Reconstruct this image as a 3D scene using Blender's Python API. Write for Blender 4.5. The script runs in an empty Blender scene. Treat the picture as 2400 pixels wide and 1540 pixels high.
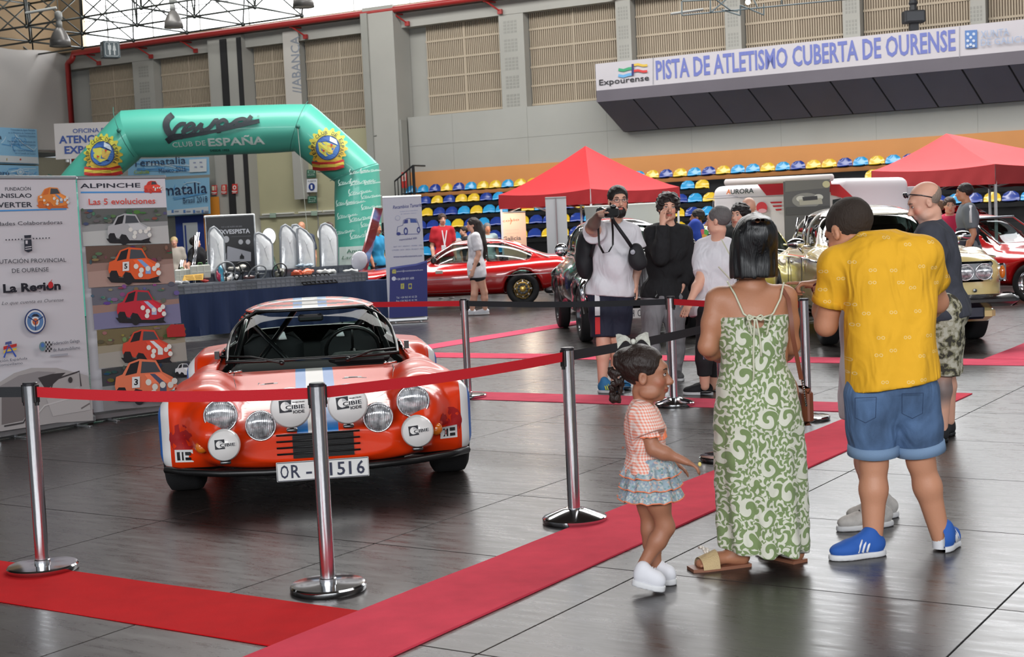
import bpy, math, random
import numpy as np
from mathutils import Vector, Matrix
# ---------------------------------------------------------------- camera, world, light, exposure
SC = bpy.context.scene
COL = SC.collection
CAM_H, ROLL, PITCH, FPX = 1.5, .0463, .0716, 3330.0
CX, CY = 1200.0, 770.0
_cp, _sp, _cr, _sr = math.cos(PITCH), math.sin(PITCH), math.cos(ROLL), math.sin(ROLL)
FW = np.array([0, _cp, -_sp]); _r0 = np.array([1.0, 0, 0]); _u0 = np.cross(_r0, FW)
RT = _cr * _r0 - _sr * _u0
UP = _sr * _r0 + _cr * _u0
cd = bpy.data.cameras.new('camera'); cam = bpy.data.objects.new('camera', cd); COL.objects.link(cam)
cd.sensor_width = 36.0; cd.lens = FPX / 2400.0 * 36.0; cd.clip_end = 300
cam.matrix_world = Matrix(((RT[0], UP[0], -FW[0], 0), (RT[1], UP[1], -FW[1], 0), (RT[2], UP[2], -FW[2], CAM_H), (0, 0, 0, 1)))
SC.camera = cam
cd.dof.use_dof = True; cd.dof.focus_distance = 8.6; cd.dof.aperture_fstop = 8.0
vs = SC.view_settings
SC.display_settings.display_device = 'sRGB'
vs.view_transform = 'Standard'; vs.look = 'None'; vs.gamma = 1.0; vs.use_curve_mapping = False
vs.exposure = 0.0
SC.cycles.use_denoising = True
SC.cycles.max_bounces = 6; SC.cycles.diffuse_bounces = 2; SC.cycles.glossy_bounces = 3
SC.cycles.transmission_bounces = 4; SC.cycles.transparent_max_bounces = 10
SC.cycles.caustics_reflective = False; SC.cycles.caustics_refractive = False
SC.cycles.sample_clamp_indirect = 4.0
ORD = 'first second third fourth fifth sixth seventh eighth ninth tenth eleventh twelfth'.split()
SC.cycles.use_adaptive_sampling = True; SC.cycles.adaptive_threshold = 0.03
wd = bpy.data.worlds.new('hall_daylight'); SC.world = wd; wd.use_nodes = True
wd.node_tree.nodes['Background'].inputs[0].default_value = (.86, .93, 1.0, 1)
wd.node_tree.nodes['Background'].inputs[1].default_value = 0.42
def area_light(name, loc, target, sx, sy, power, col):
 l = bpy.data.lights.new(name, 'AREA'); l.shape = 'RECTANGLE'; l.size = sx; l.size_y = sy; l.energy = power; l.color = col
 o = bpy.data.objects.new(name, l); COL.objects.link(o); o.location = loc
 o.rotation_euler = (Vector(target) - Vector(loc)).to_track_quat('-Z', 'Y').to_euler()
 return o
# roof skylights above the floor, outside the frame; then added fills and window light
area_light('rooflight_near', (11, 5, 13.2), (8, 8, 0), 12, 5, 700, (1, .98, .95))
area_light('rooflight_middle', (2, 26.5, 13.2), (2, 24, 0), 22, 5, 4600, (1, .98, .95))
area_light('far_wall_fill', (-1.0, 40.0, 13.6), (4.5, 50.0, 3.0), 34, 4, 3800, (1, .99, .96))  # unseen fill turned to the far wall, added to brighten it
area_light('clerestory_daylight', (13.0, 38.0, 12.0), (2, 8, 0), 15, 4, 1000, (.93, .97, 1.0))
area_light('front_fill', (-2, -14, 6.0), (0, 12, 1.2), 26, 3, 4300, (.96, .98, 1.0))  # added frontal fill from behind the camera, stands for no known window
def ordw(n):
 if n <= 12: return ORD[n - 1]
 if n < 20: return ('thirteenth', 'fourteenth', 'fifteenth', 'sixteenth', 'seventeenth', 'eighteenth', 'nineteenth')[n - 13]
 t_ = ('twenty', 'thirty', 'forty')[n // 10 - 2]; return (t_[:-1] + 'ieth') if n % 10 == 0 else t_ + ' ' + ORD[n % 10 - 1]
# ---------------------------------------------------------------- pixel -> world helpers (places things where they stand)
def ray(px, py): return FW + RT * ((px - CX) / FPX) + UP * ((CY - py) / FPX)
def gnd(px, py, z=0.0):
 d = ray(px, py); t = (z - CAM_H) / d[2]; return np.array([d[0] * t, d[1] * t, z])
def at(px, py, Y):
 d = ray(px, py); t = Y / d[1]; return np.array([d[0] * t, Y, CAM_H + d[2] * t])
def hit(px, py, p0, n):
 d = ray(px, py); o = np.array([0, 0, CAM_H]); t = np.dot(np.asarray(p0) - o, n) / np.dot(d, n); return o + d * t
# ---------------------------------------------------------------- materials
def lin(c):
 if isinstance(c, str): c = [int(c[i:i + 2], 16) for i in (0, 2, 4)]
 c = [x / 255.0 for x in c[:3]]
 return tuple((x / 12.92 if x <= .04045 else ((x + .055) / 1.055) ** 2.4) for x in c)
MATS = {}
def mat(name, col=(200, 200, 200), rough=.5, metal=0.0, coat=0.0, emit=None, es=1.0, nz=0.0, nscale=8.0, bump=0.0, bscale=60.0, stretch=None, sheen=0.0, spec=.5, trans=0.0, alpha=1.0, attr=None, coord='Object', sss=0.0, folds=0.0):
 if name in MATS: return MATS[name]
 m = bpy.data.materials.new(name); m.use_nodes = True; MATS[name] = m
 nt = m.node_tree; b = nt.nodes['Principled BSDF']
 c = lin(col); b.inputs['Base Color'].default_value = (*c, 1)
 m.diffuse_color = (*c, 1)
 b.inputs['Roughness'].default_value = rough; b.inputs['Metallic'].default_value = metal
 b.inputs['Specular IOR Level'].default_value = spec
 if coat: b.inputs['Coat Weight'].default_value = coat; b.inputs['Coat Roughness'].default_value = .04
 if sheen: b.inputs['Sheen Weight'].default_value = sheen
 if trans: b.inputs['Transmission Weight'].default_value = trans
 if alpha < 1: b.inputs['Alpha'].default_value = alpha
 if sss: b.inputs['Subsurface Weight'].default_value = sss; b.inputs['Subsurface Radius'].default_value = (.02, .008, .004)
 if emit is not None:
  b.inputs['Emission Color'].default_value = (*lin(emit), 1); b.inputs['Emission Strength'].default_value = es
 src = None
 if attr:
  a = nt.nodes.new('ShaderNodeAttribute'); a.attribute_name = attr; src = a.outputs['Color']
  nt.links.new(src, b.inputs['Base Color'])
 if nz or bump:
  tc = nt.nodes.new('ShaderNodeTexCoord'); mp = nt.nodes.new('ShaderNodeMapping'); nt.links.new(tc.outputs[coord], mp.inputs[0])
  if stretch: mp.inputs['Scale'].default_value = stretch
  if nz:
   n = nt.nodes.new('ShaderNodeTexNoise'); n.inputs['Scale'].default_value = nscale; n.inputs['Detail'].default_value = 5
   nt.links.new(mp.outputs[0], n.inputs['Vector'])
   mr = nt.nodes.new('ShaderNodeMapRange'); mr.inputs['From Min'].default_value = .25; mr.inputs['From Max'].default_value = .75
   mr.inputs['To Min'].default_value = 1 - nz; mr.inputs['To Max'].default_value = 1 + nz; nt.links.new(n.outputs['Fac'], mr.inputs['Value'])
   mx = nt.nodes.new('ShaderNodeMix'); mx.data_type = 'RGBA'; mx.blend_type = 'MULTIPLY'; mx.inputs['Factor'].default_value = 1
   if src: nt.links.new(src, mx.inputs[6])
   else: mx.inputs[6].default_value = (*c, 1)
   nt.links.new(mr.outputs[0], mx.inputs[7]); nt.links.new(mx.outputs[2], b.inputs['Base Color'])
  if bump:
   n2 = nt.nodes.new('ShaderNodeTexNoise'); n2.inputs['Scale'].default_value = bscale; n2.inputs['Detail'].default_value = 4
   nt.links.new(mp.outputs[0], n2.inputs['Vector']); bp = nt.nodes.new('ShaderNodeBump'); bp.inputs['Strength'].default_value = bump
   bp.inputs['Distance'].default_value = .01; nt.links.new(n2.outputs['Fac'], bp.inputs['Height']); nt.links.new(bp.outputs[0], b.inputs['Normal'])
 if folds:
  tc = nt.nodes.new('ShaderNodeTexCoord'); mp = nt.nodes.new('ShaderNodeMapping'); nt.links.new(tc.outputs[coord], mp.inputs[0]); mp.inputs['Rotation'].default_value = (.3, .5, .2); mp.inputs['Scale'].default_value = (1, 1, .45)
  n3 = nt.nodes.new('ShaderNodeTexNoise'); n3.inputs['Scale'].default_value = 8; n3.inputs['Detail'].default_value = 1.5; n3.inputs['Distortion'].default_value = 1.4; nt.links.new(mp.outputs[0], n3.inputs['Vector'])
  b3 = nt.nodes.new('ShaderNodeBump'); b3.inputs['Strength'].default_value = folds; b3.inputs['Distance'].default_value = .05; nt.links.new(n3.outputs['Fac'], b3.inputs['Height'])
  if b.inputs['Normal'].is_linked: nt.links.new(b.inputs['Normal'].links[0].from_socket, b3.inputs['Normal'])
  nt.links.new(b3.outputs[0], b.inputs['Normal'])
 return m
class NG:
 def __init__(s, m): s.nt = m.node_tree; s.b = s.nt.nodes['Principled BSDF']
 def n(s, t, **k):
  x = s.nt.nodes.new(t)
  for a, v in k.items(): setattr(x, a, v)
  return x
 def l(s, a, b): s.nt.links.new(a, b)
 def m(s, op, a, b=None, c=None):
  x = s.n('ShaderNodeMath', operation=op)
  for i, v in enumerate((a, b, c)):
   if v is None: continue
   if hasattr(v, 'is_linked'): s.l(v, x.inputs[i])
   else: x.inputs[i].default_value = v
  return x.outputs[0]
 def mix(s, f, a, b, mode='MIX'):
  x = s.n('ShaderNodeMix', data_type='RGBA', blend_type=mode)
  for i, v in ((0, f), (6, a), (7, b)):
   if hasattr(v, 'is_linked'): s.l(v, x.inputs[i])
   elif i == 0: x.inputs[0].default_value = v
   else: x.inputs[i].default_value = (*lin(v), 1)
  return x.outputs[2]
 def xyz(s, coord='Object'):
  tc = s.n('ShaderNodeTexCoord'); sp = s.n('ShaderNodeSeparateXYZ'); s.l(tc.outputs[coord], sp.inputs[0]); return tc.outputs[coord], sp.outputs
 def base(s, c): s.l(c, s.b.inputs['Base Color'])
def glass_mat(name, tint=(235, 245, 240), mixf=.12, rough=.02, fr=.4):
 if name in MATS: return MATS[name]
 m = bpy.data.materials.new(name); m.use_nodes = True; MATS[name] = m; nt = m.node_tree; nt.nodes.clear()
 o = nt.nodes.new('ShaderNodeOutputMaterial'); t = nt.nodes.new('ShaderNodeBsdfTransparent'); g = nt.nodes.new('ShaderNodeBsdfGlossy')
 t.inputs[0].default_value = (*lin(tint), 1); g.inputs['Roughness'].default_value = rough
 f = nt.nodes.new('ShaderNodeFresnel'); f.inputs[0].default_value = 1.45
 a = nt.nodes.new('ShaderNodeMath'); a.operation = 'MULTIPLY_ADD'; a.inputs[1].default_value = fr; a.inputs[2].default_value = mixf * .3
 a.use_clamp = True
 mx = nt.nodes.new('ShaderNodeMixShader'); nt.links.new(f.outputs[0], a.inputs[0]); nt.links.new(a.outputs[0], mx.inputs[0])
 nt.links.new(t.outputs[0], mx.inputs[1]); nt.links.new(g.outputs[0], mx.inputs[2]); nt.links.new(mx.outputs[0], o.inputs[0])
 return m
# ---------------------------------------------------------------- mesh builder
def unit(v):
 v = np.asarray(v, float); n = np.linalg.norm(v); return v / n if n > 1e-9 else v
def rotz(a): c, s = math.cos(a), math.sin(a); return np.array([[c, -s, 0], [s, c, 0], [0, 0, 1.0]])
def rotx(a): c, s = math.cos(a), math.sin(a); return np.array([[1.0, 0, 0], [0, c, -s], [0, s, c]])
def roty(a): c, s = math.cos(a), math.sin(a); return np.array([[c, 0, s], [0, 1.0, 0], [-s, 0, c]])
ROOTS = {}
def tag(o, label=None, cat=None, group=None, kind=None):
 if label: o['label'] = label
 if cat: o['category'] = cat
 if group: o['group'] = group
 if kind: o['kind'] = kind
 return o
def thing(name, label, cat, loc=(0, 0, 0), rz=0.0, group=None):
 o = bpy.data.objects.new(name, None); COL.objects.link(o); o.empty_display_size = .2
 o.location = [float(x) for x in loc]; o.rotation_euler = (0, 0, rz); ROOTS[o.name] = (np.array(loc, float), rz)
 return tag(o, label, cat, group)
def link(name, me, parent=None):
 o = bpy.data.objects.new(name, me); COL.objects.link(o)
 if parent is not None: o.parent = parent; ROOTS[o.name] = ROOTS.get(parent.name)
 return o
def from_arrays(V, F, FM=None, FC=None, smooth=False, VC=None, mats=()):
 V = np.asarray(V, np.float32).reshape(-1, 3); me = bpy.data.meshes.new('m')
 if isinstance(F, np.ndarray):
  nf, k = F.shape; loops = F.ravel().astype(np.int32); starts = np.arange(nf, dtype=np.int32) * k
 else:
  nf = len(F); ln = np.array([len(f) for f in F], np.int32); loops = np.array([i for f in F for i in f], np.int32)
  starts = np.concatenate([[0], np.cumsum(ln)[:-1]]).astype(np.int32) if nf else np.zeros(0, np.int32)
 me.vertices.add(len(V)); me.vertices.foreach_set('co', V.ravel())
 me.loops.add(len(loops)); me.loops.foreach_set('vertex_index', loops)
 me.polygons.add(nf); me.polygons.foreach_set('loop_start', starts)
 for m in mats: me.materials.append(m)
 me.update(calc_edges=True); me.validate()
 if FM is not None and len(me.polygons) == nf: me.polygons.foreach_set('material_index', np.asarray(FM, np.int32))
 me.polygons.foreach_set('use_smooth', np.full(len(me.polygons), bool(smooth)))
 if FC is not None and len(me.polygons) == nf:
  a = me.color_attributes.new('col', 'FLOAT_COLOR', 'CORNER'); ln = np.zeros(nf, np.int32); me.polygons.foreach_get('loop_total', ln)
  cc = np.repeat(np.asarray(FC, np.float32).reshape(-1, 3), ln, axis=0)
  a.data.foreach_set('color', np.hstack([cc, np.ones((len(cc), 1), np.float32)]).ravel())
 if VC is not None:
  a = me.color_attributes.new('col', 'FLOAT_COLOR', 'POINT')
  a.data.foreach_set('color', np.hstack([np.asarray(VC, np.float32), np.ones((len(V), 1), np.float32)]).ravel())
 return me
def to_local(V, parent):
 V = np.asarray(V, float).reshape(-1, 3)
 if parent is not None and ROOTS.get(parent.name) is not None:
  loc, rz = ROOTS[parent.name]; V = (V - loc) @ rotz(rz)      # right-multiplying applies the inverse turn
 return V
class MB:
 def __init__(s): s.V = []; s.F = []; s.FM = []; s.FC = []; s.n = 0; s.cm = 0; s.cc = (1, 1, 1)
 def add(s, V, F):
  V = np.asarray(V, float).reshape(-1, 3); s.V.append(V)
  for f in F: s.F.append([i + s.n for i in f]); s.FM.append(s.cm); s.FC.append(s.cc)
  s.n += len(V); return s
 def box(s, c, size, R=None):
  h = np.asarray(size, float) / 2; P = np.array([[x, y, z] for x in (-1, 1) for y in (-1, 1) for z in (-1, 1)]) * h
  if R is not None: P = P @ np.asarray(R).T
  return s.add(P + np.asarray(c, float), [(0, 1, 3, 2), (4, 6, 7, 5), (0, 4, 5, 1), (2, 3, 7, 6), (0, 2, 6, 4), (1, 5, 7, 3)])
 def bbox(s, c, size, bev=.01, R=None):
  # box with chamfered vertical and horizontal edges
  h = np.asarray(size, float) / 2; b = min(bev, *(h * .9)); P = []
  for zz, ins in ((-h[2], b), (-h[2] + b, 0), (h[2] - b, 0), (h[2], b)):
   x, y = h[0] - ins, h[1] - ins; q = b
   P += [(-x + q, -y, zz), (x - q, -y, zz), (x, -y + q, zz), (x, y - q, zz), (x - q, y, zz), (-x + q, y, zz), (-x, y - q, zz), (-x, -y + q, zz)]
  F = [tuple(reversed(range(8))), tuple(range(24, 32))]
  for k in range(3):
   for i in range(8): j = (i + 1) % 8; F.append((k * 8 + i, k * 8 + j, k * 8 + 8 + j, k * 8 + 8 + i))
  P = np.array(P)
  if R is not None: P = P @ np.asarray(R).T
  return s.add(P + np.asarray(c, float), F)
 def quad(s, a, b, c, d): return s.add([a, b, c, d], [(0, 1, 2, 3)])
 def tube(s, pts, r, n=8, closed=False, caps=True):
  pts = [np.asarray(p, float) for p in pts]; m = len(pts); rr = r if hasattr(r, '__len__') else [r] * m
  T = []
  for i in range(m):
   a = pts[(i - 1) % m] if (closed or i > 0) else pts[i]; b = pts[(i + 1) % m] if (closed or i < m - 1) else pts[i]
   T.append(unit(b - a))
  up = np.array([0, 0, 1.0]) if abs(T[0][2]) < .9 else np.array([1.0, 0, 0])
  X = unit(np.cross(up, T[0])); V = []
  for i in range(m):
   X = unit(X - T[i] * np.dot(X, T[i])); Y = np.cross(T[i], X)
   for k in range(n): a = 2 * math.pi * k / n; V.append(pts[i] + rr[i] * (X * math.cos(a) + Y * math.sin(a)))
  F = []
  for i in range(m if closed else m - 1):
   j = (i + 1) % m
   for k in range(n): l = (k + 1) % n; F.append((i * n + k, i * n + l, j * n + l, j * n + k))
  if caps and not closed: F.append(tuple(reversed(range(n)))); F.append(tuple(range((m - 1) * n, m * n)))
  return s.add(V, F)
 def lathe(s, prof, n=24, c=(0, 0, 0), R=None, caps=True):
  # prof: (radius, height) along local z
  V = []
  for r, z in prof:
   for k in range(n): a = 2 * math.pi * k / n; V.append((r * math.cos(a), r * math.sin(a), z))
  F = []; m = len(prof)
  for i in range(m - 1):
   for k in range(n): l = (k + 1) % n; F.append((i * n + k, i * n + l, (i + 1) * n + l, (i + 1) * n + k))
  if caps: F.append(tuple(reversed(range(n)))); F.append(tuple(range((m - 1) * n, m * n)))
  V = np.array(V)
  if R is not None: V = V @ np.asarray(R).T
  return s.add(V + np.asarray(c, float), F)
 def prism(s, poly, o, x, y, n, t):
  # flat outline (u,v) in frame o,x,y pushed along n by t
  o, x, y, n = (np.asarray(q, float) for q in (o, x, y, n)); m = len(poly)
  A = [o + x * u + y * v for u, v in poly]; B = [a + n * t for a in A]
  F = [tuple(reversed(range(m))), tuple(range(m, 2 * m))] + [(i, (i + 1) % m, m + (i + 1) % m, m + i) for i in range(m)]
  return s.add(A + B, F)
 def sphere(s, c, r, n=12, m=8, R=None):
  r = np.array([r] * 3 if not hasattr(r, '__len__') else r, float); V = [(0, 0, -1)]
  for i in range(1, m):
   t = math.pi * i / m
   for k in range(n): a = 2 * math.pi * k / n; V.append((math.sin(t) * math.cos(a), math.sin(t) * math.sin(a), -math.cos(t)))
  V.append((0, 0, 1)); V = np.array(V) * r; F = [(0, 1 + (k + 1) % n, 1 + k) for k in range(n)]
  for i in range(m - 2):
   for k in range(n): l = (k + 1) % n; F.append((1 + i * n + k, 1 + i * n + l, 1 + (i + 1) * n + l, 1 + (i + 1) * n + k))
  e = 1 + (m - 1) * n; F += [(e, e - n + k, e - n + (k + 1) % n) for k in range(n)]
  if R is not None: V = V @ np.asarray(R).T
  return s.add(V + np.asarray(c, float), F)
 def grid(s, P):
  P = np.asarray(P, float); a, b = P.shape[:2]
  return s.add(P.reshape(-1, 3), [(i * b + j, i * b + j + 1, (i + 1) * b + j + 1, (i + 1) * b + j) for i in range(a - 1) for j in range(b - 1)])
 def build(s, name, m, parent=None, smooth=False, world=False, colors=False, auto=None):
  V = np.vstack(s.V) if s.V else np.zeros((0, 3))
  if world: V = to_local(V, parent)
  ms = m if isinstance(m, (list, tuple)) else [m]
  me = from_arrays(V, s.F, s.FM if len(ms) > 1 else None, [lin(c) if max(c) > 1.01 else c for c in s.FC] if colors else None, smooth, mats=ms)
  if auto is not None:
   me.polygons.foreach_set('use_smooth', np.ones(len(me.polygons), bool)); me.set_sharp_from_angle(angle=math.radians(auto))
  return link(name, me, parent)
def dup(o, parent=None):
 c = o.copy(); COL.objects.link(c)
 if parent is not None: c.parent = parent
 if o.name in ROOTS: ROOTS[c.name] = ROOTS[o.name]
 for ch in o.children: dup(ch, c)
 return c
def dup_at(o, loc, rz=0.0, label=None):
 c = dup(o); c.location = [float(x) for x in loc]; c.rotation_euler = (0, 0, rz)
 if label: c['label'] = label
 return c
# ---------------------------------------------------------------- lettering
FONTS = {}
for _k, _f in (('mono', 'DejaVuSansMono.woff2'), ('inter', 'Inter.woff2')): FONTS[_k] = None
_tx = {}
def text2d(s, bold=0.0, shear=0.0, space=1.0):
 key = (s, bold, shear, space)
 if key in _tx: return _tx[key]
 cu = bpy.data.curves.new('t', 'FONT'); cu.body = s; cu.size = 1.0; cu.offset = bold; cu.shear = shear; cu.space_character = space
 cu.resolution_u = 2; cu.dimensions = '2D'; cu.fill_mode = 'BOTH'
 o = bpy.data.objects.new('t', cu); COL.objects.link(o); dg = bpy.context.evaluated_depsgraph_get(); dg.update()
 me = bpy.data.meshes.new_from_object(o.evaluated_get(dg)); V = np.array([v.co[:2] for v in me.vertices]) if len(me.vertices) else np.zeros((0, 2))
 F = [list(p.vertices) for p in me.polygons]
 bpy.data.objects.remove(o); bpy.data.curves.remove(cu); bpy.data.meshes.remove(me)
 _tx[key] = (V, F); return V, F
PRINT = mat('printed_surface', (255, 255, 255), rough=.55, attr='col')
class Art:
 def __init__(s, p0, xdir, up=(0, 0, 1), n=None, eps=.0006):
  s.p0 = np.asarray(p0, float); s.x = unit(xdir); s.y = unit(np.asarray(up, float) - s.x * np.dot(up, s.x)); s.n = np.cross(s.x, s.y) if n is None else unit(n)
  s.mb = MB(); s.eps = eps; s.k = 1
 def uv(s, px, py): d = hit(px, py, s.p0, s.n) - s.p0; return np.array([d @ s.x, d @ s.y])
 def P(s, u, v, k=None): return s.p0 + s.x * u + s.y * v + s.n * s.eps * (s.k if k is None else k)
 def _add(s, uvs, F, col): s.k += 1; s.mb.cc = col; s.mb.add([s.P(u, v) for u, v in uvs], F)
 def poly(s, pts, col, px=True):
  q = [s.uv(*p) for p in pts] if px else [np.array(p, float) for p in pts]; m = len(q); c = sum(q) / m
  # ear-free fan is wrong for concave outlines, so let blender triangulate an n-gon
  s._add(q, [tuple(range(m))], col)
 def rect(s, x0, y0, x1, y1, col, px=True): s.poly([(x0, y0), (x1, y0), (x1, y1), (x0, y1)], col, px)
 def ell(s, cx, cy, rx, ry, col, px=True, n=20, rot=0.0):
  s.poly([(cx + rx * math.cos(a) * math.cos(rot) - ry * math.sin(a) * math.sin(rot), cy + rx * math.cos(a) * math.sin(rot) + ry * math.sin(a) * math.cos(rot)) for a in [2 * math.pi * i / n for i in range(n)]], col, px)
 def line(s, pts, w, col, px=True, sm=False):
  if sm and len(pts) > 2:
   a = np.array(pts, float); t0 = np.arange(len(a)); tt = np.linspace(0, len(a) - 1, (len(a) - 1) * 5 + 1); pts = np.stack([_smooth_interp(tt, t0, a[:, 0]), _smooth_interp(tt, t0, a[:, 1])], 1)
  q = [s.uv(*p) for p in pts] if px else [np.array(p, float) for p in pts]
  if px: w = w * np.linalg.norm(s.uv(pts[0][0] + 1, pts[0][1]) - s.uv(*pts[0]))
  L = []; Rr = []
  for i in range(len(q)):
   d = q[min(i + 1, len(q) - 1)] - q[max(i - 1, 0)]; d = d / (np.linalg.norm(d) + 1e-9); nn = np.array([-d[1], d[0]]) * w / 2; L.append(q[i] + nn); Rr.append(q[i] - nn)
  m = len(q); s._add(L + Rr, [(i, m + i, m + i + 1, i + 1) for i in range(m - 1)], col)
 def text(s, t, a, b, h, col, bold=0.0, shear=0.0, space=1.0, arc=None):
  V, F = text2d(t, bold, shear, space)
  if len(V) == 0: return
  A, B = s.uv(*a), s.uv(*b); top = s.uv(a[0], a[1] - h); hh = np.linalg.norm(top - A)
  w = V[:, 0].max() - V[:, 0].min(); d = B - A; L = np.linalg.norm(d); d = d / L; e = np.array([-d[1], d[0]])
  U = (V[:, 0] - V[:, 0].min()) / w * L; W = V[:, 1] / .70 * hh
  s._add(A + U[:, None] * d + W[:, None] * e, F, col)
 def build(s, name, parent, m=None): return s.mb.build(name, m or PRINT, parent, world=True, colors=True)
# ---------------------------------------------------------------- signed distance sculpting (organic forms) and surface nets
class SDF:
 def __init__(s, lo, hi, h):
  s.h = h; s.lo = np.asarray(lo, float); s.n = np.maximum(((np.asarray(hi) - s.lo) / h).astype(int) + 1, 4)
  s.d = np.full(s.n, .08, np.float32); s.ax = [s.lo[i] + h * np.arange(s.n[i], dtype=np.float32) for i in range(3)]
  s.cols = []
 def win(s, lo, hi, m):
  a = np.clip(np.floor((np.asarray(lo) - m - s.lo) / s.h).astype(int), 0, s.n); b = np.clip(np.ceil((np.asarray(hi) + m - s.lo) / s.h).astype(int) + 1, 0, s.n)
  if (b <= a).any(): return None
  sl = tuple(slice(a[i], b[i]) for i in range(3))
  return sl, s.ax[0][sl[0]][:, None, None], s.ax[1][sl[1]][None, :, None], s.ax[2][sl[2]][None, None, :]
 def put(s, sl, d, k, op):
  o = s.d[sl]
  if op == '-':
   d = -d; hh = np.maximum(k - np.abs(o - d), 0) / max(k, 1e-6); s.d[sl] = np.maximum(o, d) + hh * hh * k * .25
  elif op == '&':
   hh = np.maximum(k - np.abs(o - d), 0) / max(k, 1e-6); s.d[sl] = np.maximum(o, d) + hh * hh * k * .25
  else:
   hh = np.maximum(k - np.abs(o - d), 0) / max(k, 1e-6); s.d[sl] = np.minimum(o, d) - hh * hh * k * .25
 def cone(s, a, b, r1, r2=None, k=.02, op='+', flat=None):
  a, b = np.asarray(a, float), np.asarray(b, float); r2 = r1 if r2 is None else r2; R = max(r1, r2)
  w = s.win(np.minimum(a, b) - R, np.maximum(a, b) + R, k + 3 * s.h)
  if w is None: return
  sl, X, Y, Z = w; ab = b - a; L = max(float(ab @ ab), 1e-9)
  t = np.clip(((X - a[0]) * ab[0] + (Y - a[1]) * ab[1] + (Z - a[2]) * ab[2]) / L, 0, 1)
  dx, dy, dz = X - a[0] - ab[0] * t, Y - a[1] - ab[1] * t, Z - a[2] - ab[2] * t
  if flat is not None:
   n, f = flat; q = dx * n[0] + dy * n[1] + dz * n[2]; d2 = dx * dx + dy * dy + dz * dz + q * q * (f * f - 1)
  else: d2 = dx * dx + dy * dy + dz * dz
  s.put(sl, np.sqrt(d2) - (r1 + (r2 - r1) * t), k, op)
 def chain(s, pts, rs, k=.02, op='+', flat=None):
  for i in range(len(pts) - 1): s.cone(pts[i], pts[i + 1], rs[i], rs[i + 1], k, op, flat)
 def ell(s, c, r, M=None, k=.02, op='+'):
  c = np.asarray(c, float); r = np.asarray(r, float); M = np.eye(3) if M is None else np.asarray(M)   # rows: own axes
  e = np.sqrt(((M * r[:, None]) ** 2).sum(0)); w = s.win(c - e, c + e, k + 3 * s.h)
  if w is None: return
  sl, X, Y, Z = w; p = [(X - c[0]) * M[i, 0] + (Y - c[1]) * M[i, 1] + (Z - c[2]) * M[i, 2] for i in range(3)]
  k0 = np.sqrt(sum((p[i] / r[i]) ** 2 for i in range(3))); k1 = np.sqrt(sum((p[i] / r[i] ** 2) ** 2 for i in range(3))) + 1e-6
  s.put(sl, k0 * (k0 - 1) / k1, k, op)
 def box(s, c, half, M=None, rd=.01, k=.01, op='+'):
  c = np.asarray(c, float); r = np.asarray(half, float); M = np.eye(3) if M is None else np.asarray(M)
  e = np.abs(M * r[:, None]).sum(0); w = s.win(c - e, c + e, k + 3 * s.h)
  if w is None: return
  sl, X, Y, Z = w; q = [np.abs((X - c[0]) * M[i, 0] + (Y - c[1]) * M[i, 1] + (Z - c[2]) * M[i, 2]) - (r[i] - rd) for i in range(3)]
  o = np.sqrt(sum(np.maximum(v, 0) ** 2 for v in q)); s.put(sl, o + np.minimum(np.maximum(np.maximum(q[0], q[1]), q[2]), 0) - rd, k, op)
 def stack(s, secs, k=.02, op='+', p=2.0, off=0.0, tilt=None):
  S = np.array(secs, float); S = S[np.argsort(S[:, 0])]; z0, z1 = S[0, 0], S[-1, 0]; R = np.abs(S[:, 3:5]).max(0) + off
  w = s.win((S[:, 1].min() - R[0], S[:, 2].min() - R[1], z0 - off), (S[:, 1].max() + R[0], S[:, 2].max() + R[1], z1 + off), k + 3 * s.h)
  if w is None: return
  sl, X, Y, Z = w; zz = Z.ravel(); f = lambda i: _smooth_interp(zz, S[:, 0], S[:, i])[None, None, :]
  cx, cy, rx, ry = f(1), f(2), f(3) + off, f(4) + off
  g = ((np.abs(X - cx) / rx) ** p + (np.abs(Y - cy) / ry) ** p) ** (1 / p); d = (g - 1) * np.minimum(rx, ry)
  dz = np.maximum(z0 - off - Z, Z - z1 - off); s.put(sl, np.maximum(d, dz), k, op)
 def loft_y(s, secs, k=.02, op='+', off=0.0, p=2.6, keep=False):
  S = np.array(secs, float); y0, y1 = S[0, 0], S[-1, 0]; wx = S[:, 1].max() + off
  w = s.win((-wx, y0 - off, S[:, 2].min() - off), (wx, y1 + off, S[:, 3].max() + off), k + 3 * s.h)
  if w is None: return
  sl, X, Y, Z = w; yy = Y.ravel(); f = lambda i: _smooth_interp(yy, S[:, 0], S[:, i])[None, :, None]
  wd_, zb, zt = f(1) + off, f(2) - off, f(3) + off; cz, rz = (zb + zt) / 2, (zt - zb) / 2
  g = ((np.abs(X) / wd_) ** p + (np.abs(Z - cz) / rz) ** p) ** (1 / p); d = (g - 1) * np.minimum(wd_, rz)
  s.put(sl, np.maximum(d, np.maximum(y0 - off - Y, Y - y1 - off)), k, op)
 def convex(s, planes, lo, hi, k=.01, op='-', rd=0.0):
  w = s.win(lo, hi, .0)
  if w is None: return
  sl, X, Y, Z = w; d = None
  for p, n in planes:
   n = unit(n); q = (X - p[0]) * n[0] + (Y - p[1]) * n[1] + (Z - p[2]) * n[2] + rd
   if d is None: d = q + 0 * (X + Y + Z)
   else:
    r_ = max(rd, 1e-4) * 2; h = np.maximum(r_ - np.abs(d - q), 0) / r_; d = np.maximum(d, q) + h * h * r_ * .25
  s.put(sl, d - rd, k, op)
 def at(s, P):
  I = np.round((np.asarray(P, float) - s.lo) / s.h).astype(int); I = np.clip(I, 0, s.n - 1); return s.d[I[..., 0], I[..., 1], I[..., 2]]
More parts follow.
